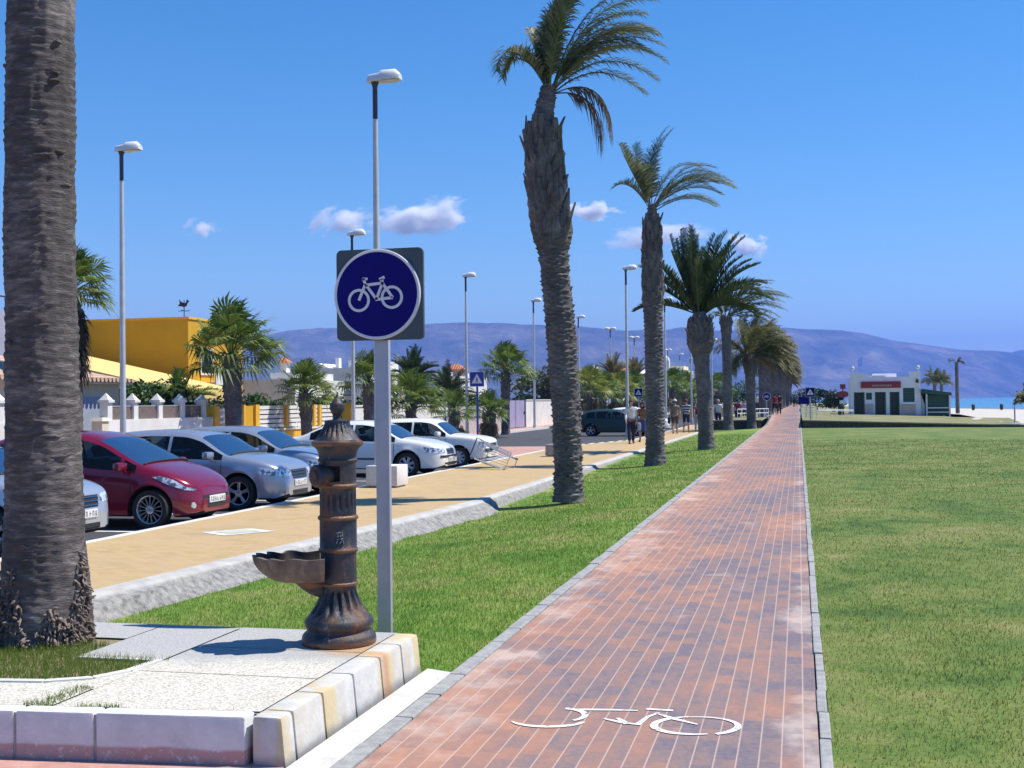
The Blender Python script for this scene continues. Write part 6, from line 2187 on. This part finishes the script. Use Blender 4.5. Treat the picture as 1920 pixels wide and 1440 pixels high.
mb.box(KW_, KW_ + .35, .3, 5.3, 0, .9); mb.add([(KW_, .3, .9), (KW_ + .35, .3, .9), (KW_, .3, 1.9), (KW_, 5.3, .9), (KW_ + .35, 5.3, .9), (KW_, 5.3, 1.9)], [(0, 1, 2), (5, 4, 3), (1, 4, 5, 2)])
obj('buttress', mb, M_KW, K, False)
M_GDK = pm('very_dark_green_door', (.010, .022, .018), (.016, .03, .024), 2, .5)
M_REDS = pm('red_sign_paint', (.30, .035, .045), (.24, .03, .04), 2, .5)
sgn = obj('sign_board', MB().box(fx(1615), fx(1688), -.14, -.02, fz(727.5), fz(717.5)).box(fx(1615), fx(1688), -.25, -.02, fz(717.4), fz(715.5)), M_REDS, K, False)
mb = MB()
rg = random.Random(4)
x = fx(1636)
while x < fx(1668):
    w_ = rg.uniform(.09, .16)
    mb.box(x, x + w_, -.155, -.141, fz(724.5), fz(721.3)); x += w_ + .06
obj('sign_lettering', mb, pm('faded_white_paint', (.5, .35, .35), (.4, .28, .28), 5, .7), sgn, False)
for a, b, c, d in open_:
    dr = obj('door', MB().box(fx(a) + .01, fx(b) - .01, .16, .20, 0, fz(c) - .01), M_GDK, K, False)
    obj('door_frame', MB().box(fx(a) - .06, fx(a) + .06, -.03, -.002, 0, fz(c)).box(fx(b) - .06, fx(b) + .06, -.03, -.002, 0, fz(c)), M_GREENP, dr, False)
for a, b, c, d in wins:
    wn = obj('window', MB().box(fx(a) + .01, fx(b) - .01, .12, .17, fz(d), fz(c)), M_GREENP, K, False)
    mb = MB()
    for q in range(5): mb.box(fx(a) + .03, fx(b) - .03, .09, .119, fz(d) + (fz(c) - fz(d)) * (q + .3) / 5, fz(d) + (fz(c) - fz(d)) * (q + .42) / 5)
    obj('shutter_slat', mb, pm('pale_green_slat', (.10, .20, .19), (.08, .16, .15), 4, .6), wn, False)
obj('window_ledge', MB().box(fx(1688), fx(1715), -.28, -.002, fz(758), fz(755)), M_KW, K, False)
obj('brick_base', MB().box(fx(1689), fx(1714), -.2, -.002, 0, fz(759)), pm('pinkish_brick', (.5, .42, .42), (.42, .34, .34), 6, .9), K, False)
obj('brick_base', MB().box(fx(1623), fx(1637), -.12, -.002, 0, fz(757)), pm('pinkish_plinth', (.55, .46, .47), (.45, .38, .4), 6, .9), K, False)
obj('wall_lamp', MB().lathe([(.04, 0), (.12, .05), (.1, .3), (.02, .38)], 10), M_IRONBLK, K, True, (fx(1718), -.14, fz(719)))
for p in (1600, 1720): obj('roof_lamp', MB().lathe([(.05, 0), (.05, .2), (.16, .28), (.17, .4), (.1, .5), (.01, .52)], 12), M_DIFF, K, True, (fx(p), .12, fz(698) + .02))
PG = thing('green_pergola', 'dark green lean-to shelter with white posts on the beach side of the kiosk', 'shelter', (k1.x + .5, KY - .3, kz - .1))
pw = A(1775, KD, 0).x - k1.x - .5
pz = lambda py: ZY(py, 1750, KD) - kz + .1
obj('roof', MB().add([(-.45, -.2, pz(729)), (pw + .15, -.2, pz(736.5)), (pw + .15, 4.5, pz(736.5)), (-.45, 4.5, pz(729)), (-.45, -.2, pz(738)), (pw + .15, -.2, pz(742)), (pw + .15, 4.5, pz(742)), (-.45, 4.5, pz(738))], [(0, 1, 2, 3), (7, 6, 5, 4), (0, 4, 5, 1), (1, 5, 6, 2), (2, 6, 7, 3), (3, 7, 4, 0)]), M_GREENP, PG, False)
for x in (-.12, pw - .05):
    for y in (0, 4.2): obj('post', MB().box(x, x + .13, y, y + .13, -.1, pz(735 if x < 0 else 739)), M_WSIGN, PG, False)
obj('back_panel', MB().box(-.3, pw, 4.35, 4.4, -.1, pz(738)), M_GREENP, PG, False)
obj('side_panel', MB().box(pw - .02, pw + .02, .2, 4.1, 0, pz(741)), M_GREENP, PG, False)
obj('screen', MB().box(.02, pw - .06, .3, .34, .05, pz(741)), M_GREENP, PG, False)
for yy_ in (764, 772): obj('rail', MB().box(.02, pw - .06, 0, .06, pz(yy_ + 1.3), pz(yy_ - .6)), M_WSIGN, PG, False)
PS = thing('price_sign', 'dark red advertising sign on a post at the left corner of the kiosk', 'sign', A(1581, 101, .25))
obj('post', MB().tube([(0, 0, -.1), (0, 0, 2.4)], .05, 8), M_IRONBLK, PS)
obj('panel', MB().prism([(.46 * abs(math.cos(a)) ** .7 * (1 if math.cos(a) > 0 else -1), .27 * math.sin(a)) for a in np.linspace(0, 2 * PI, 25)[:-1]], 0, .06, M=Matrix.Translation((0, -.06, 1.75)) @ MX), M_REDS, PS)
obj('top_panel', MB().box(-.22, .22, -.12, -.06, 2.2, 2.6), M_REDS, PS, False)
obj('lower_panel', MB().box(-.28, .28, -.11, -.055, .95, 1.25), M_WSIGN, PS, False)
bn = thing('litter_bin', 'dark litter bin beside the dark red advertising sign of the kiosk', 'bin', A(1577, 98, .25))
obj('bin_body', MB().lathe([(.2, 0), (.24, .1), (.27, .75), (.25, .8)], 16), M_IRONBLK, bn)
obj('rim', MB().lathe([(.28, .8), (.29, .84), (.27, .87)], 16), M_BLACK, bn)
for px, lab in ((1825, 'dark bin standing on the beach near the waterline, nearer the dying palm'), (1878, 'dark bin on the beach near the waterline, nearer the right edge')):
    bp_ = thing('beach_bin', lab, 'bin', A(px, 150, -.12), 0, 'dark bins on the beach', .58)
    obj('bin_body', MB().lathe([(.25, .25), (.34, .4), (.36, 1.25), (.3, 1.35)], 14), M_IRONBLK, bp_)
    obj('lid', MB().lathe([(.37, 1.36), (.25, 1.5), (.03, 1.56)], 14), M_BLACK, bp_)
    obj('post', MB().tube([(0, 0, -.2), (0, 0, .3)], .08, 8), M_IRONBLK, bp_)
st = thing('beach_shower', 'thin grey post on a round foot where the lawn meets the sand', 'post', A(1903, 70, .05))
obj('post', MB().tube([(0, 0, 0), (0, 0, 1.25), (.0, -.02, 1.3)], [.05, .045, .03], 10), M_GALV, st)
obj('foot', MB().lathe([(.5, -.05), (.5, .03), (.1, .08)], 20), M_KERBG, st)

# ================================================================== LOW WALL AND RAILINGS
M_STONE = pm('brown_stone_wall', (.105, .085, .065), (.06, .05, .04), 7, .9, .5, 30)
M_COPE = pm('tan_coping', (.46, .38, .27), (.38, .31, .22), 5, .9)
def lowwall(label, x0, x1, y, hz_, n=24):
    t = thing('low_stone_wall', label, 'wall', (x0, y, 0))
    mb, cp = MB(), MB()
    for i in range(n):
        a, b = x0 + (x1 - x0) * i / n, x0 + (x1 - x0) * (i + 1) / n
        za, zb = hz_(a), hz_(b)
        mb.add([(a - x0, 0, -.3), (b - x0, 0, -.3), (b - x0, 0, zb), (a - x0, 0, za), (a - x0, .4, -.3), (b - x0, .4, -.3), (b - x0, .4, zb), (a - x0, .4, za)], [(0, 1, 2, 3), (7, 6, 5, 4)])
        cp.add([(a - x0, -.07, za + .002), (b - x0, -.07, zb + .002), (b - x0, -.07, zb + .07), (a - x0, -.07, za + .07), (a - x0, .5, za + .002), (b - x0, .5, zb + .002), (b - x0, .5, zb + .07), (a - x0, .5, za + .07)], [(0, 1, 2, 3), (3, 2, 6, 7), (7, 6, 5, 4), (4, 5, 1, 0)])
    obj('wall', mb, M_STONE, t, False)
    obj('coping', cp, M_COPE, t, False)
lowwall('low dark stone wall across the right hand lawn in front of the kiosk', .22, 14.5, 70.2, lambda x: max(.40 - .030 * x, .04))
lowwall('low dark stone wall left of the cycle path among the palms', -5.3, -2.12, 71.2, lambda x: .40, 8)
def railing(label, a, b, h=.8, n=8):
    t = thing('white_railing', label, 'railing', a)
    d = Vector(b) - Vector(a)
    for z in (.35, h):
        obj('rail', MB().tube([(0, 0, z), (d.x, d.y, z + d.z)], .03, 6), M_WSIGN, t)
    for i in range(n + 1):
        q = d * (i / n)
        obj('post', MB().tube([(q.x, q.y, q.z - .05), (q.x, q.y, q.z + h)], .028, 6), M_WSIGN, t)
railing('white railing behind the low wall left of the path', A(1383, 77, .41), A(1441, 79, .41), .62, 7)
railing('white railing right of the path by the small pedestrian sign', A(1504, 79, .41), A(1531, 77, .41), .7, 4)
railing('long thin grey railing on the terrace between the path and the kiosk', A(1534, 92, .4), A(1600, 98, .25), .45, 6)

# ================================================================== BLOCKS, TROLLEY
M_BLOCK = pm('white_concrete_block', (.70, .68, .65), (.60, .58, .55), 4, .85, .3, 30)
def block(label, loc, w_, d_, h_, m):
    t = thing('concrete_block', label, 'bench', loc, 0)
    obj('seat', MB().box(-w_ / 2, w_ / 2, -d_ / 2, d_ / 2, .03, h_, bev=.02), m, t, sharp=40)
    obj('foot', MB().box(-w_ / 2 + .05, w_ / 2 - .05, -d_ / 2 + .05, d_ / 2 - .05, -.05, .03), M_KERBG, t)
block('white concrete block seat on the promenade edge behind the sign post', A(726, 25.0, ZP), .68, .7, .45, M_BLOCK)
block('grey concrete block partly hidden behind the left side of the tallest palm trunk', A(1040, 38, ZP), .5, .5, .38, M_KERBG)
M_WIRE = pm('bright_wire', (.62, .62, .64), (.5, .5, .53), 12, .3, metal=.6)
tr = thing('shopping_trolley', 'tipped over wire shopping trolley in front of the boxy white car', 'trolley', A(922, 31.2, ZP), 0)
T_ = Matrix.Translation((.1, 0, .30)) @ Matrix.Rotation(.35, 4, 'Y') @ Matrix.Rotation(1.35, 4, 'X')
mb = MB()
def lvl(z, s): return [(-.42 * s, -.26 * s, z), (.44 * s, -.22 * s, z), (.44 * s, .22 * s, z), (-.42 * s, .26 * s, z), (-.42 * s, -.26 * s, z)]
for z, s in ((0, .82), (.13, .87), (.26, .92), (.40, 1.0)):
    mb.tube(lvl(z, s), .009 if z not in (0, .4) else .014, 5, M=T_)
for i in range(9):
    q = i / 8
    for s in (-1, 1):
        mb.tube([(-.34 + .70 * q, s * (.215 - .035 * q), 0), (-.42 + .86 * q, s * (.26 - .04 * q), .40)], .006, 4, M=T_)
for i in range(6):
    q = -1 + 2 * i / 5
    mb.tube([(.36, q * .18, 0), (.44, q * .22, .4)], .006, 4, M=T_)
    mb.tube([(-.34, q * .21, 0), (-.42, q * .26, .4)], .006, 4, M=T_)
    mb.tube([(-.34, q * .21, 0), (.36, q * .18, 0)], .006, 4, M=T_)
obj('basket', mb, M_WIRE, tr)
mb = MB()
mb.tube([(-.42, -.26, .42), (-.52, -.26, .52), (-.52, .26, .52), (-.42, .26, .42)], .016, 6, M=T_)
obj('handle', mb, M_BLACK, tr)
mb = MB()
for s in (-1, 1): mb.tube([(-.40, s * .25, .38), (-.30, s * .22, -.32), (.48, s * .17, -.40), (.40, s * .17, .0)], .014, 6, M=T_)
mb.tube([(-.30, -.22, -.32), (-.30, .22, -.32)], .012, 5, M=T_); mb.tube([(.48, -.17, -.40), (.48, .17, -.40)], .012, 5, M=T_)
obj('chassis', mb, M_WIRE, tr)
for x, s in ((-.28, -1), (-.28, 1), (.44, -1), (.44, 1)):
    obj('castor', MB().lathe([(.055, -.015), (.06, 0), (.055, .015)], 14, M=T_ @ Matrix.Translation((x, s * .2, -.44)) @ MX), M_BLACK, tr)

# ================================================================== PEOPLE
M_SKIN = pm('sun_tanned_skin', (.46, .25, .17), (.40, .21, .14), 9, .6)


def skin_mesh(name, V, E, mat, parent, sub=1):
    me = bpy.data.meshes.new(name)
    me.from_pydata([v[:3] for v in V], E, [])
    o = bpy.data.objects.new(name, me)
    COL.objects.link(o)
    sm = o.modifiers.new('skin', 'SKIN')
    sm.use_smooth_shade = True
    lay = me.skin_vertices[0].data
    for i, v in enumerate(V):
        rx, ry = (v[3], v[4]) if len(v) > 4 else (v[3], v[3])
        lay[i].radius = (rx, ry)
        lay[i].use_root = (i == 0)
    ss = o.modifiers.new('sub', 'SUBSURF')
    ss.levels = ss.render_levels = sub
    bpy.context.view_layer.update()
    dg = bpy.context.evaluated_depsgraph_get()
    nm = bpy.data.meshes.new_from_object(o.evaluated_get(dg))
    bpy.data.objects.remove(o)
    bpy.data.meshes.remove(me)
    nm.name = name
    nm.materials.clear(); nm.materials.append(mat)
    nm.shade_smooth()
    r = bpy.data.objects.new(name, nm)
    COL.objects.link(r)
    r.parent = parent
    return r


def person(label, loc, rz, H, top, bottom, hair, kind='trousers', stride=.16, sleeve='short', cap=None, lean=0.0, bag=None, longhair=False, arms=(.25, -.2)):
    """faces local +Y; stride swings the left leg forward and the right one back"""
    t = thing('person', label, 'person', loc, rz, 'people walking on the promenade')
    s = H / 1.74
    def J(x, y, z, *r): return (x * s, (y + lean * max(0, z - .9)) * s, z * s) + tuple(q * s for q in r)
    fl, fr = stride, -stride
    aL, aR = arms
    V = [J(0, 0, .96, .135, .10), J(0, 0, 1.10, .120, .092), J(0, .005, 1.26, .145, .10), J(0, 0, 1.40, .135, .085), J(0, .0, 1.475, .055), J(0, .015, 1.53, .053),
         J(0, .03, 1.60, .078, .085), J(0, .03, 1.68, .078, .09), J(0, .02, 1.73, .045, .05), J(0, .115, 1.60, .018)]
    E = [(0, 1), (1, 2), (2, 3), (3, 4), (4, 5), (5, 6), (6, 7), (7, 8), (6, 9)]
    for sd, f in ((1, fl), (-1, fr)):
        b = len(V)
        lift = .04 if f < 0 else 0
        V += [J(sd * .095, 0, .90, .088), J(sd * .10, f * .55 + .02, .50, .062), J(sd * .10, f * .8 - (.05 if f < 0 else 0), .28, .055), J(sd * .10, f - (.10 if f < 0 else 0), .09 + lift, .040), J(sd * .105, f + .02 - (.10 if f < 0 else 0), .035 + lift, .042), J(sd * .11, f + .14 - (.10 if f < 0 else 0), .028 + (0 if f >= 0 else .0), .032)]
        E += [(0, b), (b, b + 1), (b + 1, b + 2), (b + 2, b + 3), (b + 3, b + 4), (b + 4, b + 5)]
    for sd, f in ((1, aL), (-1, aR)):
        b = len(V)
        V += [J(sd * .185, 0, 1.415, .055), J(sd * .225, f * .35 - .01, 1.15, .042), J(sd * .235, f * .8 + .03, .93, .030), J(sd * .235, f * .9 + .05, .88, .032, .022), J(sd * .235, f + .06, .82, .030, .018)]
        E += [(3, b), (b, b + 1), (b + 1, b + 2), (b + 2, b + 3), (b + 3, b + 4)]
        for q, (dy, dl) in enumerate(((-.024, .062), (-.008, .075), (.008, .072), (.024, .060))):
            c = len(V)
            V += [J(sd * .232, f + .06 + dy, .79, .0085), J(sd * .222, f + .065 + dy, .80 - dl, .0075)]
            E += [(b + 4, c), (c, c + 1)]
        c = len(V)
        V += [J(sd * .225, f * .9 + .088, .85, .010), J(sd * .215, f * .95 + .105, .80, .009)]
        E += [(b + 3, c), (c, c + 1)]
    skin_mesh('body', V, E, M_SKIN, t)
    # shirt
    W = [J(0, 0, .93, .158, .122), J(0, 0, 1.10, .142, .112), J(0, .005, 1.26, .162, .118), J(0, 0, 1.40, .150, .10), J(0, 0, 1.46, .075)]
    E2 = [(0, 1), (1, 2), (2, 3), (3, 4)]
    if sleeve != 'none':
        for sd, f in ((1, aL), (-1, aR)):
            b = len(W)
            W += [J(sd * .185, 0, 1.415, .068), J(sd * .215, f * .2 - .005, 1.24, .058)]
            E2 += [(3, b), (b, b + 1)]
            if sleeve == 'long':
                W += [J(sd * .226, f * .36, 1.14, .054), J(sd * .236, f * .78 + .03, .945, .042)]
                E2 += [(b + 1, b + 2), (b + 2, b + 3)]
    skin_mesh('shirt', W, E2, top, t)
    W = [J(0, 0, .975, .148, .115)]
    E2 = []
    if kind == 'skirt':
        mb = MB()
        mb.lathe([(.15 * s, .98 * s), (.17 * s, .88 * s), (.19 * s, .65 * s), (.215 * s, .46 * s), (.21 * s, .455 * s), (.16 * s, .62 * s)], 20, cap=False, fn=lambda r, z, a: r * (1 + .05 * math.sin(a * 6)) * (.82 + .18 * abs(math.cos(a))))
        obj('skirt', mb, bottom, t)
    else:
        for sd, f in ((1, fl), (-1, fr)):
            b = len(W)
            W += [J(sd * .095, 0, .89, .104), J(sd * .10, f * .55 + .02, .50, .083)]
            E2 += [(0, b), (b, b + 1)]
            if kind == 'trousers':
                W += [J(sd * .10, f * .8 - (.05 if f < 0 else 0), .28, .073), J(sd * .10, f - (.10 if f < 0 else 0), .10, .066)]
                E2 += [(b + 1, b + 2), (b + 2, b + 3)]
        skin_mesh('trousers' if kind == 'trousers' else 'shorts', W, E2, bottom, t)
    if kind == 'trousers' or True:
        for sd, f in ((1, fl), (-1, fr)):
            o_ = -.10 if f < 0 else 0
            l_ = .04 if f < 0 else 0
            skin_mesh('shoe', [J(sd * .105, f + o_ - .02, .045 + l_, .050), J(sd * .108, f + o_ + .06, .038 + l_ * .5, .046), J(sd * .11, f + o_ + .155, .03, .038)], [(0, 1), (1, 2)], M_SHOE, t)
    # hair
    mb = MB()
    pr = [(.001, 1.765), (.05, 1.755), (.083, 1.725), (.098, 1.68), (.100, 1.64), (.092, 1.60)]
    if longhair: pr += [(.098, 1.54), (.085, 1.46), (.06, 1.42)]
    mb.lathe([(r * s, z * s) for r, z in pr], 18, cap=False, fn=lambda r, z, a: r * (1.0 if math.sin(a) < .35 or z > 1.67 * s else .72))
    obj('hair', mb, hair, t, True, (0, (.018 + lean * .8) * s, .0))
    if cap:
        mb = MB()
        mb.lathe([(.112 * s, 1.685 * s), (.108 * s, 1.73 * s), (.07 * s, 1.785 * s), (.005, 1.80 * s)], 18, cap=False)
        mb.prism([(-.085 * s, .08 * s), (.085 * s, .08 * s), (.075 * s, .20 * s), (0, .225 * s), (-.075 * s, .20 * s)], 1.69 * s, 1.70 * s)
        obj('cap', mb, cap, t, True, (0, (.02 + lean * .8) * s, 0))
    if bag:
        b_ = thing('shoulder_bag', bag[1], 'bag', (0, 0, 0))
        b_.location = Vector(loc) + Matrix.Rotation(rz, 3, 'Z') @ Vector((-.31 * s, .02, .52 * s))
        b_.rotation_euler = (0, 0, rz)
        obj('pouch', MB().box(-.06, .06, -.20, .20, 0, .32, bev=.05), bag[0], b_)
        obj('strap', MB().tube([(.0, -.15, .3), (.06, -.06, .5), (.08, 0, .9 * s - .02), (.06, .06, .5), (0, .15, .3)], .012, 5), M_BLACK, b_)
    return t


cl = lambda n, a, b=None: pm(n, a, b, 7, .9)
M_SHOE = cl('shoe_leather', (.05, .035, .03))
M_HBR = cl('brown_hair', (.07, .04, .025)); M_HBK = cl('dark_hair', (.02, .016, .014)); M_HRD = cl('auburn_hair', (.20, .06, .03)); M_HGR = cl('grey_hair', (.38, .36, .34)); M_HBL = cl('fair_hair', (.45, .33, .18))
M_CW = cl('white_cotton', (.70, .69, .70)); M_CNV = cl('navy_cloth', (.015, .02, .05)); M_CBK = cl('black_cloth', (.014, .014, .018)); M_CRD = cl('red_cloth', (.42, .02, .03)); M_CPK = cl('pink_cloth', (.62, .42, .42)); M_CBL = cl('blue_cloth', (.05, .07, .22)); M_COR = cl('brown_orange_print', (.34, .15, .06), (.10, .05, .04)); M_CLB = cl('pale_blue_cloth', (.40, .45, .60)); M_CBR = cl('brown_cloth', (.09, .06, .045)); M_CLV = cl('lilac_cloth', (.45, .40, .60))
t = NT('olive_checked_cloth')
ck = t.n('ShaderNodeTexChecker', None, Vector=t.coord(), Scale=26.0, Color1=(.20, .19, .13), Color2=(.13, .13, .09)).outputs[0]
M_CHK = t.done(ck, .9)
t = NT('navy_white_striped_cloth')
sp = t.n('ShaderNodeSeparateXYZ', None, Vector=t.coord())
f = t.math('GREATER_THAN', t.math('FRACT', t.math('MULTIPLY', sp.outputs[2], 7.5)), .62)
M_STRP = t.done(t.mix(f, (.02, .028, .07), (.70, .70, .72)), .9)

T0 = PI   # walking away is 0, coming towards the viewer is PI
person('man in a loose white shirt and dark trousers walking ahead of the dark teal hatchback', A(1184, 48.4, ZP), PI + .25, 1.76, M_CW, M_CNV, M_HBR, 'trousers', .20, 'long', bag=(M_CLB, 'pale blue bag hanging beside the man in the loose white shirt'))
person('woman in brown orange top and long blue skirt beside the man in white shirt', A(1206, 50.5, ZP), PI - .2, 1.66, M_COR, M_CBL, M_HBK, 'skirt', .12, 'short', longhair=True)
person('man with white cap, olive checked shirt and brown shorts', A(1266, 62.0, ZP), .15, 1.74, M_CHK, M_CBR, M_HBR, 'shorts', .16, 'short', cap=M_CW, bag=(M_CBK, 'black bag held by the man with the white cap'))
person('person in navy and white striped shirt and navy shorts seen from behind', A(1287, 64, ZP), -.1, 1.78, M_STRP, M_CNV, M_HRD, 'shorts', .10, 'short')
person('woman in a red top and pink trousers left of the round headed palm trunk', A(1308, 67, ZP), .05, 1.62, M_CRD, M_CPK, M_HBL, 'trousers', .14, 'none', longhair=True)
person('man in a white shirt and dark trousers between the round headed and slim palms', A(1347, 70.5, ZP), 0, 1.74, M_CW, M_CNV, M_HGR, 'trousers', .10, 'short')
person('person in a red shirt just right of the slim palm trunk', A(1383, 84, ZP), .1, 1.72, M_CRD, M_CBK, M_HBK, 'trousers', .12)
person('person in a lilac top standing behind the white railing', A(1396, 92, ZP), PI, 1.66, M_CLV, M_CBK, M_HBR, 'trousers', .08, 'short')
person('person in a white top behind the white railing, next to the one in lilac', A(1404, 95, ZP), PI, 1.68, M_CW, M_CBL, M_HBK, 'shorts', .10)
person('person in white shirt and black trousers right of the windswept palm trunk', A(1420, 102, .41), PI + .2, 1.72, M_CW, M_CBK, M_HBK, 'trousers', .14)
person('person in a bright red top near the small round cycle sign', A(1453, 96, .41), 0, 1.66, M_CRD, M_CBK, M_HBR, 'shorts', .12)
person('person in dark clothes beside the one in the bright red top', A(1461, 97, .41), 0, 1.72, M_CNV, M_CBK, M_HBK, 'trousers', .12)
person('distant walker in white and black at the far end of the cycle path', A(1489, 190, .42), PI, 1.72, M_CW, M_CBK, M_HBK, 'trousers', .12)
person('walker in a pale blue top partly behind the second tall palm trunk', A(1238, 57, ZP), .1, 1.70, M_CLB, M_CNV, M_HBR, 'trousers', .14, 'long')
